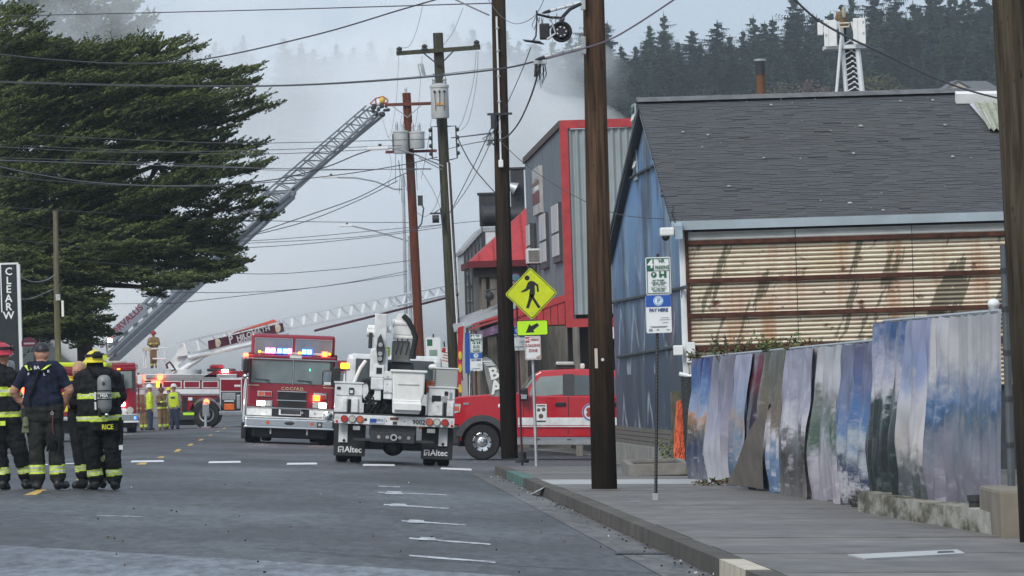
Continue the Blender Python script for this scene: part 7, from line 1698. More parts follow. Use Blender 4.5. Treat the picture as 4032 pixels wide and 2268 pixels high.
MB().tube([P(15, 400, -.17), P(-10, 480, -.2), P(0, 600, -.2)], .03, 5).build('harness_strap', M_grey, o, True); bx('yellow_patch', M_hiv, o, *(lambda k: (k.x - .03, k.x + .04, k.y - .02, k.y, k.z - .03, k.z + .03))(P(45, 845, -.2)))
MB().tube([P(150, 800, -.08), P(175, 860, -.08), P(165, 930, -.08)], .02, 5).build('tool_strap', M_gear, o, True)

# small standing figures at the far trucks
def stander(label, p, q, d_, h, cols, hat, hatm, vox=.03, rz=0.0, arms=0, up=None, cuffs=True, boots=True):
    base = px(p, q, d_) if up else on_road(p, d_)
    o = thing('person', label, 'person', base, rz=rz); s = h / 1.8
    V = lambda x, y, z: Vector((x * s, y * s, z * s)); mats = [M_skin, cols[0], cols[1], M_hiv, M_sil, M_boot]
    cu = [(.6, .85, 3)] if cuffs else []; jb = [(.3, .42, 3), (.82, .98, 3)] if cuffs else []
    c = [(V(-.09, 0, 1.36), V(-.08, 0, .9), .13 * s, .14 * s, 1, jb), (V(.09, 0, 1.36), V(.08, 0, .9), .13 * s, .14 * s, 1, jb), (V(-.16, 0, 1.43), V(.16, 0, 1.43), .08 * s, .08 * s, 1), (V(0, 0, 1.5), V(0, 0, 1.58), .06 * s, .06 * s, 0), (V(0, -.01, 1.63), V(0, -.01, 1.68), .088 * s, .09 * s, 0), (V(0, -.1, 1.62), V(0, -.105, 1.61), .018 * s, .015 * s, 0)]
    for k in (-1, 1):
        el = V(k * .28, .02, 1.14) if arms == 0 else V(k * .27, -.08, 1.16); wr = V(k * .26, -.06, .9) if arms == 0 else V(k * .06, -.3, 1.18)
        c += [(V(k * .2, 0, 1.42), el, .075 * s, .06 * s, 1 if len(cols) < 3 else 1), (el, wr, .058 * s, .042 * s, 1, [(.5, .85, 3)] if cuffs else [])]
        hand(c, wr + (wr - el).normalized() * .05, wr - el, 0)
        c += [(V(k * .09, 0, .88), V(k * .1, -.02, .48), .12 * s, .1 * s, 2), (V(k * .1, -.02, .48), V(k * .11, 0, .1), .095 * s, .08 * s, 2, cu), (V(k * .11, .04, .05), V(k * .13, -.13, .045), .05 * s, .04 * s, 5)]
    figure(o, c, mats, vox, .006, 2)
    if hat == 'helmet': helmet(o, V(0, 0, 1.7), hatm, .13 * s, 0, False)
    else:
        g = MB(); g.ball((0, 0, 0), (.125 * s, .14 * s, .13 * s), 16, 7, v1=.52); hh_ = g.build('hard_hat', hatm, o, True); hh_.location = V(0, 0, 1.71); MB().ring((0, -.02, -.005), (0, 0, 1), [(.11 * s, .012), (.155 * s, 0), (.155 * s, -.008), (.11 * s, 0)], 16).build('brim', hatm, hh_, True)
    return o
cpx = lambda cx_: 400 + cx_ / 3.018
stander('person in tan turnout gear with orange helmet beside the ladder truck tail', cpx(505), 0, 247, 1.58, (M_tan, M_tan), 'helmet', M_orange, rz=R(150))
stander('person in bright hi-vis jacket, white hard hat and navy trousers', cpx(582), 0, 246, 1.76, (M_hvj, M_jean), 'hat', M_white2, rz=R(100), cuffs=False)
stander('person in tan turnout gear with brown helmet between the two hi-vis workers', cpx(725), 0, 245, 1.64, (M_tan, M_tan), 'helmet', mat('brown_helmet', (.1, .05, .03), .5), rz=R(30), arms=1)
stander('person in yellow hood and tan gear partly hidden by the hi-vis vest worker', cpx(812), 0, 248, 1.62, (M_tan, M_tan), 'hat', mat('yellow_hood', (.65, .55, .05), .8), rz=R(180))
v5 = stander('person in hi-vis vest over grey sleeves with white hard hat and jeans', cpx(872), 0, 244.5, 1.74, (M_sleeve, M_jean), 'hat', M_white2, rz=R(165), cuffs=False)
b = MB(); b.ring((0, 0, .86), (0, 0, 1), [(.215, 0), (.225, .1), (.23, .3), (.225, .5), (.15, .57)], 20); b.v = [(x * 1.0, y * .68, z) for x, y, z in b.v]; b.build('vest', M_hvj, v5, True); bx('vest_print', M_navyink, v5, -.08, .08, .15, .17, 1.2, 1.27)
stander('person in tan turnout gear and red helmet standing on the ladder truck platform', 608, 1452, LD + 1.0, 1.5, (M_tan, M_tan), 'helmet', mat('dark_red_helmet', (.3, .02, .03), .4), up=True, arms=1)
tb_ = stander('person in turnout gear and dark helmet standing in the tower bucket', 3318, 178, TD + .4, 1.45, (M_tan, M_trou), 'helmet', M_blackp, up=True, rz=R(200), arms=1, cuffs=False)
MB().ring((.0, .2, 1.0), (0, 0, 1), [(0, -.02), (.07, 0), (.08, .3), (.05, .38), (0, .4)], 12).build('air_cylinder', mat('pale_cylinder', (.3, .31, .25), .5), tb_, True)
# ---------------------------------------------------------------- trees
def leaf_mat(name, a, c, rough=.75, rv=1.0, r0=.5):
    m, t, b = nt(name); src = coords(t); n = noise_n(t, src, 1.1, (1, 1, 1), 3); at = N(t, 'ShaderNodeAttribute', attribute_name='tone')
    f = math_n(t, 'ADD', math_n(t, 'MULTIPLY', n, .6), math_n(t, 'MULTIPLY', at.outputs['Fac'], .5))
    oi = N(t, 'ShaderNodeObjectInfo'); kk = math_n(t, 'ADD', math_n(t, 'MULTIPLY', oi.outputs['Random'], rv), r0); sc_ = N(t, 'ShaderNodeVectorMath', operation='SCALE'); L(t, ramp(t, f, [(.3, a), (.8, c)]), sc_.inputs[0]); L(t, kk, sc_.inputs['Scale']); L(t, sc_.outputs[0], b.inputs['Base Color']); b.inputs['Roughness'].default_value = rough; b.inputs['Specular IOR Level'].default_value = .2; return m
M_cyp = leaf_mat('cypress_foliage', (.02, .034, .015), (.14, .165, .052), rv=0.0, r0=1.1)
M_fir = leaf_mat('fir_foliage', (.009, .02, .012), (.06, .095, .05))
M_bark = mat('bark', (.06, .048, .04), .95, var=.4, scale=3, bmp=.5)
class LB:
    def __init__(s): s.v = []; s.f = []; s.t = []
    def tri(s, a, b, c, t): o = len(s.v); s.v += [tuple(a), tuple(b), tuple(c)]; s.f.append((o, o + 1, o + 2)); s.t.append(t)
    def quad(s, a, b, c, d_, t): o = len(s.v); s.v += [tuple(a), tuple(b), tuple(c), tuple(d_)]; s.f.append((o, o + 1, o + 2, o + 3)); s.t.append(t)
    def mesh(s, name, m):
        me = bpy.data.meshes.new(name); me.from_pydata(s.v, [], s.f); me.materials.append(m); me.attributes.new('tone', 'FLOAT', 'FACE').data.foreach_set('value', s.t); return me
def conifer(seed, h=20.0, wr=3.0, gap=.1, m=M_fir):
    rs = random.Random(seed); l = LB(); lv = 44
    for i in range(lv):
        t = .1 + .9 * i / lv; z = h * t; Rr = wr * min(1, (1 - t) ** .55 * 1.05) * rs.uniform(.6, 1.15) + .12
        for k in range(14 if t < .85 else 5):
            if rs.random() < gap: continue
            a = rs.uniform(0, 6.283); r = Rr * rs.uniform(.35, 1.25) * (1 + .25 * math.sin(a * 2 + i * .7)); d_ = Vector((math.cos(a), math.sin(a), 0)); s = Vector((-d_.y, d_.x, 0)); z0 = z + rs.uniform(-.3, .3)
            dr = rs.uniform(.05, .4); n = 7
            for j in range(n):
                u = (j + .3) / n; c = d_ * (r * u) + Vector((0, 0, z0 - dr * r * u + .25 * r * u * u)); w = (.3 + .25 * rs.random()) * (1.1 - u * .7); e = r / n * 1.6; tn = rs.random()
                l.quad(c - s * w, c + d_ * e - s * w * .3 + Vector((0, 0, -.12)), c + d_ * e + s * w * .3 + Vector((0, 0, -.12)), c + s * w, tn)
                l.tri(c - s * w * .7, c + s * w * .7, c + d_ * e * .4 + Vector((0, 0, -rs.uniform(.3, .8))), tn * .5)
    l.tri((-.12, 0, h * .96), (.12, 0, h * .96), (0, 0, h * 1.03), .5); l.tri((0, -.12, h * .96), (0, .12, h * .96), (0, 0, h * 1.03), .5)
    return l.mesh('crown', m), MB().cyl((0, 0, -4), (0, 0, h * .97), .3, .03, n=7).mesh('trunk', M_bark)
VAR = [conifer(s, 20.0, w, g) for s, w, g in ((1, 5.4, .1), (2, 4.6, .15), (3, 6.2, .2), (4, 5.2, .05), (5, 4.2, .3), (6, 6.6, .15))]
def clump(parts, m=M_fir):
    l = None
    for (sd, h, w, dx, dy) in parts:
        c_, t_ = conifer(sd, h, w, .2); vs = [(v.co.x + dx, v.co.y + dy, v.co.z) for v in c_.vertices]; fs = [tuple(p.vertices) for p in c_.polygons]; tn = [a.value for a in c_.attributes['tone'].data]
        l = l or LB(); o_ = len(l.v); l.v += vs; l.f += [tuple(o_ + i for i in f) for f in fs]; l.t += tn
    return l.mesh('crown', m), t_
VAR[1] = clump([(21, 20, 4.4, 0, 0), (22, 16.5, 4.2, 2.6, .8), (23, 14, 4.4, -2.8, -.6)]); VAR[3] = clump([(24, 20, 5.2, 0, 0), (25, 18, 4.0, -2.4, .5)]); VAR[5] = clump([(26, 19, 5, 1.2, 0), (27, 20, 3.6, -1.6, 0), (28, 13, 5, 3.6, .5), (29, 12, 5, -4, .5)])
def put_conifer(p, q_top, d_, hill_z, label, group, v=None, sc=None, name='conifer'):
    top = ilp(p, q_top, d_); hgt = max(9.0, min(30.0, top.z - hill_z)) if sc is None else sc
    base = il(top.x, d_, top.z - hgt * 1.02); v = rng.randrange(6) if v is None else v
    o = thing(name, label, 'tree', base, rz=rng.uniform(0, 6.28), group=group); o.scale = (hgt / 20 * rng.uniform(.9, 1.6),) * 2 + (hgt / 20,)
    c = link('crown', VAR[v][0], o); link('trunk', VAR[v][1], o); return o
SKY = [(900, 150), (1000, 190), (1150, 170), (1400, 150), (1560, 165), (1690, 120), (1760, 70), (1850, 95), (1950, 120), (2050, 150), (2160, 165), (2260, 120), (2340, 30), (2420, 90), (2500, 150), (2560, 95), (2640, 50), (2700, 130), (2790, 80), (2900, 95), (3000, 55), (3080, 60), (3160, -10), (3300, 10), (3400, -30), (3600, -40), (3800, -60), (4100, -80)]
def skyl(p):
    for (a, c), (e, f) in zip(SKY, SKY[1:]):
        if a <= p <= e: return c + (f - c) * (p - a) / (e - a)
    return SKY[-1][1]
def hill_z(d_): return max(-3.0, -3 + (d_ - 560) * .0735)
sheet('hill', [-260, -160, -100, -60, -20, 20, 60, 100, 150, 260], [520, 560, 700, 900, 1100, 1250, 1400, 1700], mat('wooded_hill_ground', (.03, .034, .022), .95, var=.4, scale=.05), absx=True, f=lambda x, d_: il(x, d_, hill_z(d_) - 1.0 if d_ > 530 else -6))
for r in range(7):
    d_ = 1330 - r * 50; p = (1130 if r < 2 else 1680) + r * 23
    while p < 4080:
        q = skyl(p) + r * 62 + rng.uniform(-45, 60)
        if r == 0: put_conifer(p, q, d_ + rng.uniform(-12, 12), hill_z(d_), 'dark conifer standing out on the skyline of the wooded hill', 'conifers along the skyline')
        else: put_conifer(p, q, d_ + rng.uniform(-20, 20), hill_z(d_), 'dark conifer in the mass of trees on the hillside', 'conifers on the hillside')
        p += rng.uniform(42, 108)
for p, q, w, od in ((752, 108, 1, 'tallest of the five, second from the left'), (700, 165, 0, 'leftmost of the five'), (858, 155, 3, 'third of five from the left'), (965, 128, 1, 'rightmost of the five'), (905, 175, 5, 'fourth of five from the left')): put_conifer(p, q, 900.0, 40, 'faint misty conifer beside the cypress, ' + od, 'misty conifers', w, 10.0)
def leafy(seed, m):
    rs = random.Random(seed); l = LB()
    for i in range(1500):
        a = rs.uniform(0, 6.283); z = rs.random(); r = 3.2 * math.sqrt(max(0, 1 - (z * 1.3 - .4) ** 2)) * rs.random() ** .4; c = Vector((r * math.cos(a), r * math.sin(a), .6 + z * 5.5 + .5 * math.sin(a * 3))); d1_ = Vector((rs.uniform(-1, 1), rs.uniform(-1, 1), rs.uniform(-.6, .6))) * .45; d2_ = Vector((rs.uniform(-1, 1), rs.uniform(-1, 1), rs.uniform(-.6, .6))) * .45
        l.tri(c, c + d1_, c + d2_, rs.random())
    return l.mesh('crown', m)
M_br = leaf_mat('autumn_brown_foliage', (.06, .045, .035), (.13, .1, .075)); M_ol = leaf_mat('olive_foliage', (.04, .045, .02), (.09, .08, .035))
lt_tr = MB().cyl((0, 0, -2), (0, 0, 4), .25, .08, n=7).mesh('trunk', M_bark); LV = {'b': leafy(1, M_br), 'o': leafy(2, M_ol)}
for p, q, w, k, lab in ((3090, 330, 1.1, 'b', 'misty brown bare thicket left of the tower ladder behind the roof'), (3190, 320, 1.2, 'b', 'larger brown thicket close to the tower ladder behind the roof'), (3260, 345, .9, 'b', 'low brown thicket touching the white tower ladder'), (3450, 285, 1.5, 'o', 'olive broadleaf tree right of the tower ladder'), (3530, 330, 1.1, 'o', 'smaller olive shrub between the broadleaf tree and the hill house')):
    d_ = 950.0; o = thing('broadleaf_tree', lab, 'tree', px(p, q + 6.5 * w * F / d_, d_)); o.scale = (w, w, w); link('crown', LV[k], o); link('trunk', lt_tr, o)
# house on the hill
HDp = 1000.0; hs = thing('hill_house', 'small cream house with a grey roof among trees on the hill', 'house', px(3820, 420, HDp), rz=R(8)); K = HDp / F
M_cream = mat('cream_wall', (.5, .43, .33), .7, var=.08); zh = (420 - 352) * K; zt = (420 - 318) * K
b = MB(); b.prism([(-4.0, 0, -3), (.2, 0, -3), (.2, 0, zh), (-1.9, 0, zt - .1), (-4.0, 0, zh)], (0, 6, 0)); b.build('gable_wall', M_cream, hs); b = MB(); b.box(.2, 4.3, .4, 6, -3, zh); b.build('wing_wall', M_cream, hs)
b = MB(); b.prism([(-4.4, -.3, zh - .25), (-1.9, -.3, zt), (.9, -.3, zh - .25), (.9, -.3, zh - .05), (-1.9, -.3, zt + .2), (-4.4, -.3, zh - .05)], (0, 6.5, 0)); rf = b.build('roof', mat('grey_house_roof', (.11, .115, .125), .8, var=.15), hs)
b = MB(); b.prism([(-1.6, 3, zt), (3.4, 3, zt - .1), (4.8, -.1, zh - .1), (.6, -.1, zh - .1)], (0, 0, .15)); b.build('roof_slope', mat('grey_house_roof', (.11, .115, .125), .8), rf); b = MB(); b.box(.6, 4.8, -.15, -.05, zh - .3, zh - .05); b.build('eave_board', mat('tan_eave', (.42, .33, .26), .7), rf)
for i, x in enumerate((.7, 1.15, 1.75, 2.1, 2.5, 3.0)): b = MB(); b.box(x, x + .3, .3, .4, zh - 1.5, zh - .55); w = b.build('window', M_signw, hs); b = MB(); b.box(x + .05, x + .25, .27, .3, zh - 1.4, zh - .6); b.build('pane', M_glass if i < 2 else M_wpane, w)

# the big cypress on the left
def inside(pt, poly):
    x, y = pt; r = False; j = len(poly) - 1
    for i in range(len(poly)):
        (xi, yi), (xj, yj) = poly[i], poly[j]
        if (yi > y) != (yj > y) and x < (xj - xi) * (y - yi) / (yj - yi) + xi: r = not r
        j = i
    return r
s_ = 1.1145     # photo px per unit of crop coordinates
CYP = [(-120, 20), (60, 30), (150, 55), (120, 110), (185, 170), (190, 215), (300, 210), (390, 190), (480, 215), (600, 160), (740, 165), (880, 220), (720, 260), (900, 290), (1130, 285), (1060, 330), (1100, 420), (1160, 485), (1080, 540), (1000, 600), (1180, 590), (1080, 650), (1160, 720), (1000, 780), (1150, 855), (1170, 960), (960, 950), (1010, 1020), (1110, 1130), (1060, 1230), (980, 1180), (880, 1270), (760, 1230), (700, 1300), (560, 1380), (520, 1240), (380, 1240), (340, 1270), (500, 1380), (490, 1470), (400, 1530), (240, 1540), (120, 1480), (-120, 1480)]
CYP = [(x / s_, y / s_) for x, y in CYP]
HOLES = [((560, 1330), 90, 60), ((640, 1330), 70, 30), ((790, 1190), 60, 16), ((700, 1150), 40, 12), ((690, 735), 105, 28), ((640, 780), 120, 22), ((510, 655), 45, 22), ((840, 920), 90, 24), ((930, 880), 60, 14), ((790, 940), 40, 30), ((430, 1250), 40, 22), ((690, 1205), 30, 18), ((620, 720), 50, 14)]
HOLES = [((x / s_, y / s_), a / s_, c / s_) for (x, y), a, c in HOLES]
TDp = 205.0
def in_hole(x, y): return any(((x - a) / w) ** 2 + ((y - b_) / h) ** 2 < 1 for (a, b_), w, h in HOLES)
def right_edge(y, poly):
    best = None
    for x in range(1080, -110, -12):
        if inside((x, y), poly): return x
    return None
def foliage(name, sp, m, seed, leaf=(.07, .15), wid=(.015, .03)):
    """sp: list of sprays (centre, direction, length, half width, leaves, tone) turned into small overlapping sprigs"""
    g = np.random.default_rng(seed); n = np.array([s[4] for s in sp]); tot = int(n.sum())
    rep = lambda a: np.repeat(np.array(a, float), n, axis=0)
    c, d_, ln, wd, tn = rep([tuple(s[0]) for s in sp]), rep([tuple(s[1]) for s in sp]), rep([s[2] for s in sp]), rep([s[3] for s in sp]), rep([s[5] for s in sp]); cv = rep(g.uniform(.03, .3, len(sp)))
    u = g.random(tot) ** .85; w = wd * (1 - u) ** .6 + .02; a = g.uniform(-1, 1, tot); v = g.uniform(-1, 1, tot)
    p = c + d_ * (ln * (u - .7))[:, None]; p[:, 1] += w * a * 1.8; p[:, 2] += w * v * .6 + cv * ln * u * u
    e = d_.copy(); e[:, 1] += a * .8; e[:, 0] += g.uniform(-.35, .35, tot); e[:, 2] += g.uniform(-.35, .6, tot) + cv * u
    e /= np.linalg.norm(e, axis=1)[:, None]; e *= (g.uniform(leaf[0], leaf[1], tot) * (1.1 - .35 * u))[:, None]
    q = np.cross(g.uniform(-1, 1, (tot, 3)), e); q /= np.linalg.norm(q, axis=1)[:, None] + 1e-9; q *= g.uniform(wid[0], wid[1], tot)[:, None]
    vs = np.stack([p, p + e * .45 + q, p + e, p + e * .45 - q], 1).reshape(-1, 3)
    me = bpy.data.meshes.new(name); me.vertices.add(tot * 4); me.vertices.foreach_set('co', vs.astype(np.float32).ravel()); me.loops.add(tot * 4); me.loops.foreach_set('vertex_index', np.arange(tot * 4, dtype=np.int32)); me.polygons.add(tot); me.polygons.foreach_set('loop_start', np.arange(0, tot * 4, 4, dtype=np.int32)); me.update(calc_edges=True)
    me.materials.append(m); me.attributes.new('tone', 'FLOAT', 'FACE').data.foreach_set('value', np.clip(tn + .35 * v + g.uniform(-.12, .12, tot), 0, 1)); return me  # upper sprigs lighter: light from above put into the leaf colour
rs = random.Random(77); cy_t = thing('cypress_tree', 'large dark windswept cypress tree filling the upper left', 'tree', on_road(330, TDp)); co_ = cy_t.location
SP = []; y = 30.0
while y < 1370:
    xr = right_edge(y, CYP)
    if xr is not None:
        tip = xr + (rs.uniform(0, 85) if y < 930 else rs.uniform(-50, 30))
        while tip > -90:
            ln = rs.uniform(230, 460); dy = (-rs.uniform(5, 70) if y < 880 else rs.uniform(-25, 70)); dz = TDp + rs.uniform(-2.4, 2.0)
            k = int(ln / 9)
            for i in range(k):
                t = (i + rs.random()) / k; x_ = tip - ln * (1 - t); th = 20 * (1 - t) ** .5 + 3; y_ = y - dy * (1 - t) + rs.gauss(0, .55) * th + 7 * math.sin(x_ / 31 + y)
                if in_hole(x_, y_) or not inside((x_ - 105, y_), CYP): continue
                dr = Vector((1, 0, -dy / ln * -1 * -1)) if False else Vector((1, 0, -dy / ln * .9 + .05)); fan = rs.uniform(-.5, .5)
                d_ = Vector((dr.x, fan * 1.2 - .15, dr.z + rs.uniform(-.18, .3) * (1 - .3 * t) - (.22 if y > 960 else 0))).normalized()
                SP.append((px(x_, y_, dz + rs.uniform(-.7, .7)) - co_, d_, rs.uniform(.35, .8), rs.uniform(.06, .13), 54, .3 - .25 * (y_ - y + dy * (1 - t)) / 20))  # bough tops lighter, their highlight is put into the leaf tone
            tip -= rs.uniform(110, 260)
    y += rs.uniform(18, 36) if y < 900 else rs.uniform(11, 22)
k = 0
while k < 3000:            # inner growth, its shade painted in as the darkest leaf tone
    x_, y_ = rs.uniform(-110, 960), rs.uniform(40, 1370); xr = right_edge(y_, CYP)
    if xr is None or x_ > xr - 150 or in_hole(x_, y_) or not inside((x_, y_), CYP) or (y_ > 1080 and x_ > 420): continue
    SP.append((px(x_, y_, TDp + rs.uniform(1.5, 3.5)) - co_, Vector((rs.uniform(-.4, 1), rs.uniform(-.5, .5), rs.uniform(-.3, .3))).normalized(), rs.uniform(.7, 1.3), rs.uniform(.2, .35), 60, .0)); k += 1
for i in range(150):       # upright leaders on the crown
    x_ = rs.uniform(-80, 640); yt = next((q for q in range(0, 400, 8) if inside((x_, q), CYP)), None)
    if yt is not None: SP.append((px(x_, yt + 10, TDp + rs.uniform(-1, 1)) - co_, Vector((rs.uniform(.3, .9), rs.uniform(-.3, .3), rs.uniform(.2, .7))).normalized(), rs.uniform(.4, .8), .06, 40, .45))
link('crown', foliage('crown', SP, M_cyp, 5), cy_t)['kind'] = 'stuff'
b = MB(); r0 = px(330, 1250, TDp + 1.0) - co_; b.tube([(0, 1.5, -.5), r0, px(345, 900, TDp + 1) - co_, px(380, 600, TDp + 1) - co_, px(430, 300, TDp + 1) - co_], .5, 9, rs=[.26, .26, .24, .2, .08]); b.build('trunk', M_bark, cy_t, True)
for pts_ in (((350, 760), (480, 700), (620, 650), (760, 690)), ((345, 900), (520, 790), (700, 800), (900, 830)), ((340, 1000), (500, 900), (720, 880), (940, 960)), ((340, 1100), (420, 1120), (560, 1130), (650, 1170)), ((380, 600), (560, 560), (760, 500), (950, 430)), ((350, 800), (200, 700), (60, 640)), ((345, 950), (180, 880), (20, 860)), ((450, 290), (520, 240), (620, 190)), ((450, 300), (440, 240), (360, 190)), ((620, 650), (600, 690), (580, 720)), ((640, 660), (650, 700), (640, 730))):
    k = len(pts_); b = MB(); b.tube([px(a, e, TDp + .5 - .2 * i) - co_ for i, (a, e) in enumerate(pts_)], .1, 6, rs=[.14 - .11 * i / (k - 1) for i in range(k)]); b.build('limb', M_bark, cy_t, True)
# a second cypress, dim in the smoke behind
o = thing('cypress_tree', 'smoke-veiled tree standing behind the top of the big cypress', 'tree', px(300, 900, 430)); rs = random.Random(5); SP = []
POLY2 = [(60, -60), (600, -40), (540, 20), (520, 60), (630, 70), (560, 130), (590, 180), (480, 220), (100, 230)]
while len(SP) < 420:
    x_, y_ = rs.uniform(40, 640), rs.uniform(-60, 260)
    if inside((x_, y_), POLY2): SP.append((px(x_, y_, 430 + rs.uniform(-3, 3)) - o.location, Vector((rs.uniform(-.2, 1), rs.uniform(-.4, .4), rs.uniform(-.2, .3))).normalized(), rs.uniform(1.2, 2.2), rs.uniform(.35, .6), 50, .3))
link('crown', foliage('crown', SP, M_cyp, 6, (.2, .4), (.05, .1)), o)['kind'] = 'stuff'; MB().tube([(0, 0, -10), px(300, 300, 431) - o.location, px(320, 60, 431) - o.location], .4, 7, rs=[.6, .4, .1]).build('trunk', M_bark, o, True)
# ---------------------------------------------------------------- overhead wires (photo view coordinates, each with its depth)
K_ = 4032 / 2576
def wire(label, pts, d0, d1, r, m=M_dark, group='overhead wires', name='overhead_wire', n=10):
    pts = [(a * K_, c * K_) for a, c in pts]; P_ = []
    k = len(pts)
    xs = [p[0] for p in pts]; L0 = 0; cum = [0.0]
    for i in range(k - 1): cum.append(cum[-1] + math.hypot(pts[i + 1][0] - pts[i][0], pts[i + 1][1] - pts[i][1]))
    def cat(p0, p1, p2, p3, t): return .5 * ((2 * p1) + (-p0 + p2) * t + (2 * p0 - 5 * p1 + 4 * p2 - p3) * t * t + (-p0 + 3 * p1 - 3 * p2 + p3) * t ** 3)
    for i in range(k - 1):
        a, b_, c, e = pts[max(i - 1, 0)], pts[i], pts[i + 1], pts[min(i + 2, k - 1)]
        for j in range(n):
            t = j / n; s = (cum[i] + (cum[i + 1] - cum[i]) * t) / cum[-1]
            P_.append(px(cat(a[0], b_[0], c[0], e[0], t), cat(a[1], b_[1], c[1], e[1], t), d0 + (d1 - d0) * s))
    P_.append(px(pts[-1][0], pts[-1][1], d1)); o0 = P_[len(P_) // 2].copy()
    o = MB().tube([p - o0 for p in P_], r * .78, 5).build(name, m, None, True, fix=False); o.location = o0
    return tag(o, label, 'wire', group)
M_wire = mat('grey_wire', (.07, .072, .08), .6, var=.2); M_wlt = mat('pale_wire', (.2, .2, .21), .6, var=.2)
wire('thick dark cable rising from the top left to the top centre', [(-30, 133), (120, 149), (330, 160), (520, 148), (800, 86), (1000, 27), (1110, -5)], 150, 130, .02)
wire('highest thin wire crossing the upper left sky', [(-30, 40), (120, 38), (700, 24), (1240, 8)], 170, 125, .016)
wire('long dark cable running level across the cypress to the lower cable guard', [(-30, 206), (350, 216), (700, 216), (1000, 200), (1245, 175), (1340, 156), (1366, 148)], 140, 86.3, .017)
wire('second strand just above the long level dark cable', [(-30, 203), (350, 213), (700, 214), (1000, 197), (1245, 171)], 140, 119.6, .007, M_wire)
wire('lilac cable sloping from the lower cable guard up to the top right', [(1366, 150), (1460, 124), (1530, 101), (1600, 62), (1700, -4)], 86.3, 84, .016, mat('lilac_cable', (.16, .13, .17), .6))
wire('heavy twisted cable descending across the hill to the warehouse roof', [(1990, -10), (2050, 45), (2130, 92), (2230, 138), (2330, 186), (2420, 222), (2510, 247)], 84, 112, .022)
ORD = 'first second third fourth fifth sixth seventh eighth ninth tenth eleventh twelfth thirteenth fourteenth'.split(); WY = [334, 362, 368, 396, 404, 519, 597, 655, 765, 735, 545, 612, 640, 760]
for i, pts in enumerate([[(-30, 334), (350, 352), (640, 360), (1085, 350)], [(-30, 362), (300, 377), (640, 388), (1010, 372)], [(-30, 368), (300, 383), (640, 378), (1010, 366)], [(-30, 396), (350, 408), (700, 424), (1085, 426)], [(-30, 404), (350, 414), (700, 428), (1085, 424)], [(-30, 519), (350, 540), (700, 556), (1030, 560)], [(-30, 597), (300, 626), (640, 622), (900, 600), (1110, 572)], [(200, 655), (600, 688), (820, 680), (1035, 655)], [(420, 765), (600, 745), (850, 715), (1025, 682)], [(420, 735), (620, 735), (800, 722), (1020, 690)], [(-30, 545), (300, 600), (620, 606), (1000, 575), (1235, 553)], [(620, 612), (900, 596), (1110, 566)], [(-30, 640), (200, 655), (420, 668)], [(-30, 760), (200, 765), (460, 762)]]):
    wire('thin dark street-span wire, %s in order from the highest at its left end' % ORD[sorted(range(14), key=lambda j: WY[j]).index(i)], pts, 205 - i, 190 + 4 * i, .014, M_wire)
wire('pale cable drooping low in front of the cypress', [(-30, 412), (60, 432), (200, 455), (350, 466), (480, 468), (560, 466)], 170, 186, .022, M_wlt)
wire('dark cable climbing from the cypress to the lamp on the grey pole', [(560, 466), (700, 450), (820, 420), (900, 388), (960, 370)], 186, 178, .022)
wire('pair of pale strands, upper one, across the middle of the cypress', [(-30, 402), (400, 416), (690, 424)], 150, 170, .016, M_wlt)
wire('dark cable from the cypress edge to the red brown pole top bracket', [(-30, 440), (300, 466), (620, 462), (850, 440), (1010, 415), (1100, 395)], 190, 178, .017)
wire('upper of two slack cables rising to the red brown pole', [(640, 588), (780, 540), (900, 497), (1000, 445), (1050, 425)], 240, 250, .024)
wire('lower of two slack cables rising to the red brown pole', [(600, 600), (760, 560), (900, 505), (1000, 455)], 240, 250, .022)
wire('cable loop hanging between the shop sign and the slim pole', [(-10, 655), (40, 690), (80, 708), (115, 705), (140, 690)], 176, 189.5, .022, M_wlt)
wire('second cable drooping to the slim pole below the loop', [(40, 752), (80, 750), (140, 725)], 176, 189.5, .016, M_wlt)
wire('cable drop from the lower guard down to the dark pole', [(1358, 165), (1340, 230), (1310, 300), (1280, 340), (1255, 352)], 86.3, 119.6, .018, mat('purple_drop', (.06, .05, .08), .6))
wire('thin service wire crossing behind the near pole to the mural', [(1255, 352), (1330, 420), (1440, 490), (1560, 540), (1715, 552)], 119.6, 118, .009)
wire('thin drop wire left of the near pole coil', [(1335, 120), (1320, 160), (1290, 230), (1240, 335)], 87, 119.6, .009)
wire('thin slack loop at the top between the two front poles', [(1225, -5), (1260, 40), (1300, 60), (1345, 40), (1370, -5)], 110, 95, .007, M_wire)
wire('dark cable crossing down from the grey pole to the roof duct', [(1150, 345), (1190, 420), (1250, 490)], 177.5, 186, .02)
wire('dark cable crossing down from the dark pole towards the splice drum', [(1245, 300), (1200, 400), (1150, 500), (1118, 560)], 119.6, 177.5, .014)
wire('second crossing cable beside the splice drum', [(1240, 345), (1190, 450), (1140, 525)], 119.6, 177.5, .012)
wire('short twin cable joining the grey pole and the dark pole', [(1135, 347), (1180, 342), (1235, 335)], 177.5, 119.6, .02)
wire('lower short cable joining the grey pole and the dark pole', [(1125, 375), (1180, 362), (1240, 352)], 177.5, 119.6, .012)
wire('steel bracket wire entering at the top towards the dark pole', [(1140, -4), (1190, 20), (1230, 38)], 125, 119.7, .022, M_wlt)
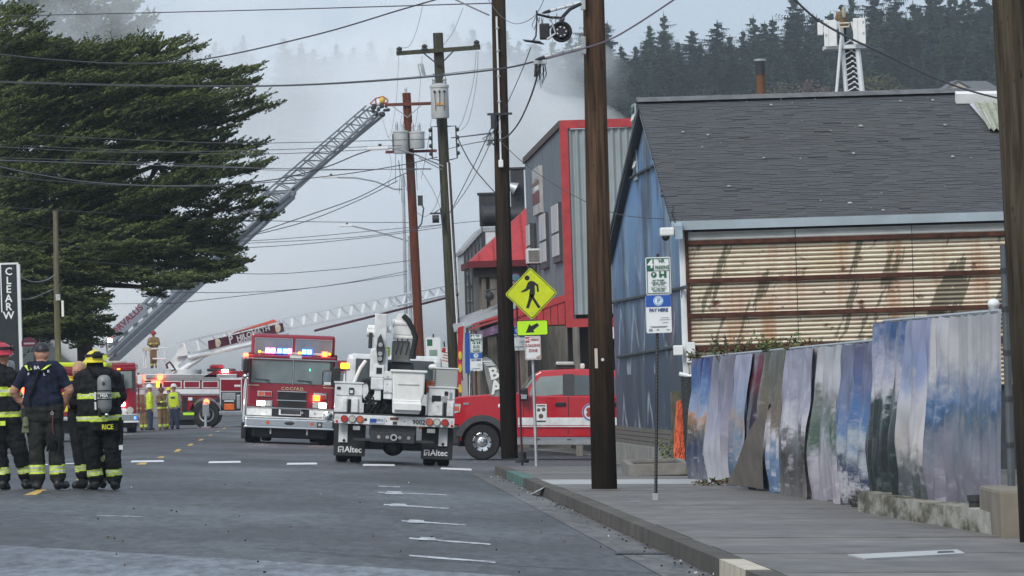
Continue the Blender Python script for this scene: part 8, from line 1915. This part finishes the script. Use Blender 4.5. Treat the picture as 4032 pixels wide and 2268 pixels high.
for i, pts in enumerate([[(1065, 5), (1050, 70), (1030, 115), (1008, 120)], [(1003, 140), (998, 240), (985, 330), (975, 345)], [(1062, 140), (1055, 240), (1045, 320)], [(1198, 130), (1190, 210), (1165, 300), (1150, 325)], [(1203, 130), (1198, 210), (1180, 300), (1160, 328)], [(1165, 20), (1140, 80), (1110, 120)], [(960, 290), (975, 340), (990, 360)], [(1085, 300), (1075, 370), (1060, 450)], [(1060, 430), (1090, 480), (1110, 530)], [(1110, 470), (1095, 520), (1070, 545), (1050, 535)], [(975, 370), (985, 420), (975, 470)], [(1010, 290), (1005, 330), (1000, 370)]]):
    wire('thin vertical jumper wire near the two transformer poles', pts, 178.2 if i in (0, 3, 4, 5, 7, 8, 9) else 249.5, 178 if i in (0, 3, 4, 5, 7, 8, 9) else 249.5, .008, M_wire, 'jumper wires')

# ---------------------------------------------------------------- smoke and haze
def blobs(name, lst, d_, vox, m):
    b = MB(); rs = random.Random(6)
    for (p, q, a, c, dd, ry_) in lst:
        ctr = px(p, q, d_ + dd); K = (d_ + dd) / F; b.ball(ctr, (a * K, ry_, c * K), 24, 16)
        for i in range(10):
            th, ph = rs.uniform(0, 6.28), rs.uniform(.3, 2.8); o_ = Vector((a * K * math.cos(th) * math.sin(ph), ry_ * .8 * math.sin(th) * math.sin(ph), c * K * math.cos(ph))) * .85; r = rs.uniform(.2, .38) * min(a, c) * K; b.ball(ctr + o_, (r, r, r), 14, 10)
    o = link(name, b.mesh(name, m)); md = o.modifiers.new('r', 'REMESH'); md.mode = 'VOXEL'; md.voxel_size = vox
    sm = o.modifiers.new('s', 'SMOOTH'); sm.iterations = 8; sm.factor = .6
    dg = bpy.context.evaluated_depsgraph_get(); out = bpy.data.meshes.new_from_object(o.evaluated_get(dg)); bpy.data.objects.remove(o)
    out.name = name; out.materials.clear(); out.materials.append(m); return link(name, out)
def m_smoke(name, base, z0, z1, top, col, lo=.44, hi=.62, sc=.1, k=1.0):
    m = bpy.data.materials.new(name); m.use_nodes = True; t = m.node_tree; t.nodes.clear()
    out = N(t, 'ShaderNodeOutputMaterial'); v = N(t, 'ShaderNodeVolumePrincipled'); v.inputs['Color'].default_value = c4(col); v.inputs['Anisotropy'].default_value = -.38
    src = coords(t); n = noise_n(t, src, sc, (1, .7, 1.1), 4, rough=.6); sep = N(t, 'ShaderNodeSeparateXYZ'); L(t, src, sep.inputs[0])
    mr = N(t, 'ShaderNodeMapRange'); mr.inputs[1].default_value = z0; mr.inputs[2].default_value = z1; mr.inputs[3].default_value = base; mr.inputs[4].default_value = top; L(t, sep.outputs['Z'], mr.inputs[0])
    lm = N(t, 'ShaderNodeMapRange'); lm.inputs[1].default_value = 6.0; lm.inputs[2].default_value = 13.0; lm.inputs[3].default_value = .7; lm.inputs[4].default_value = 0.0; L(t, sep.outputs['Z'], lm.inputs[0])
    L(t, math_n(t, 'MULTIPLY', mr.outputs[0], math_n(t, 'MAXIMUM', lm.outputs[0], ramp(t, n, [(lo, .0), (hi, 1.0)]))), v.inputs['Density']); L(t, v.outputs[0], out.inputs['Volume']); return m
M_sm = m_smoke('fire_smoke', .085, 4.0, 22.0, .022, (.985, .988, .99))
sm = blobs('smoke', [(1250, 1150, 1050, 420, 0, 30), (700, 1150, 560, 420, 0, 28), (1700, 850, 520, 430, 5, 28), (2100, 780, 300, 240, 5, 20), (2290, 520, 210, 140, 0, 16), (2420, 450, 90, 60, 0, 9), (1500, 420, 560, 330, 0, 28), (900, 520, 600, 420, 0, 28), (1050, 150, 520, 220, 10, 20), (1850, 330, 240, 150, 5, 14)], 375.0, 1.5, M_sm)
tag(sm, kind='stuff', label='bank of pale smoke billowing up behind the ladder trucks', cat='smoke')
M_sv = m_smoke('thin_smoke', .06, 4.0, 30.0, .06, (.92, .96, .995), .475, .6, .07)
sv = blobs('smoke_veil', [(1250, 700, 1250, 900, 0, 36), (1900, 480, 560, 430, 5, 30), (2300, 420, 290, 220, 0, 18), (2080, 300, 330, 260, 0, 20), (800, 150, 800, 420, 0, 32), (1650, 150, 420, 300, 0, 26)], 378.0, 2.0, M_sv)
tag(sv, kind='stuff', label='thin drifting veil of smoke around the dense bank', cat='smoke')
mh = bpy.data.materials.new('air_haze'); mh.use_nodes = True; t = mh.node_tree; t.nodes.clear(); out = N(t, 'ShaderNodeOutputMaterial'); v = N(t, 'ShaderNodeVolumePrincipled')
v.inputs['Color'].default_value = (.8, .88, .95, 1); v.inputs['Density'].default_value = .00014; v.inputs['Anisotropy'].default_value = .2; L(t, v.outputs[0], out.inputs['Volume'])
hz = MB().box(-420, 420, -6, 1760, -32, 118).build('haze', mh); tag(hz, kind='stuff', label='thin grey blue haze over the whole street', cat='haze')
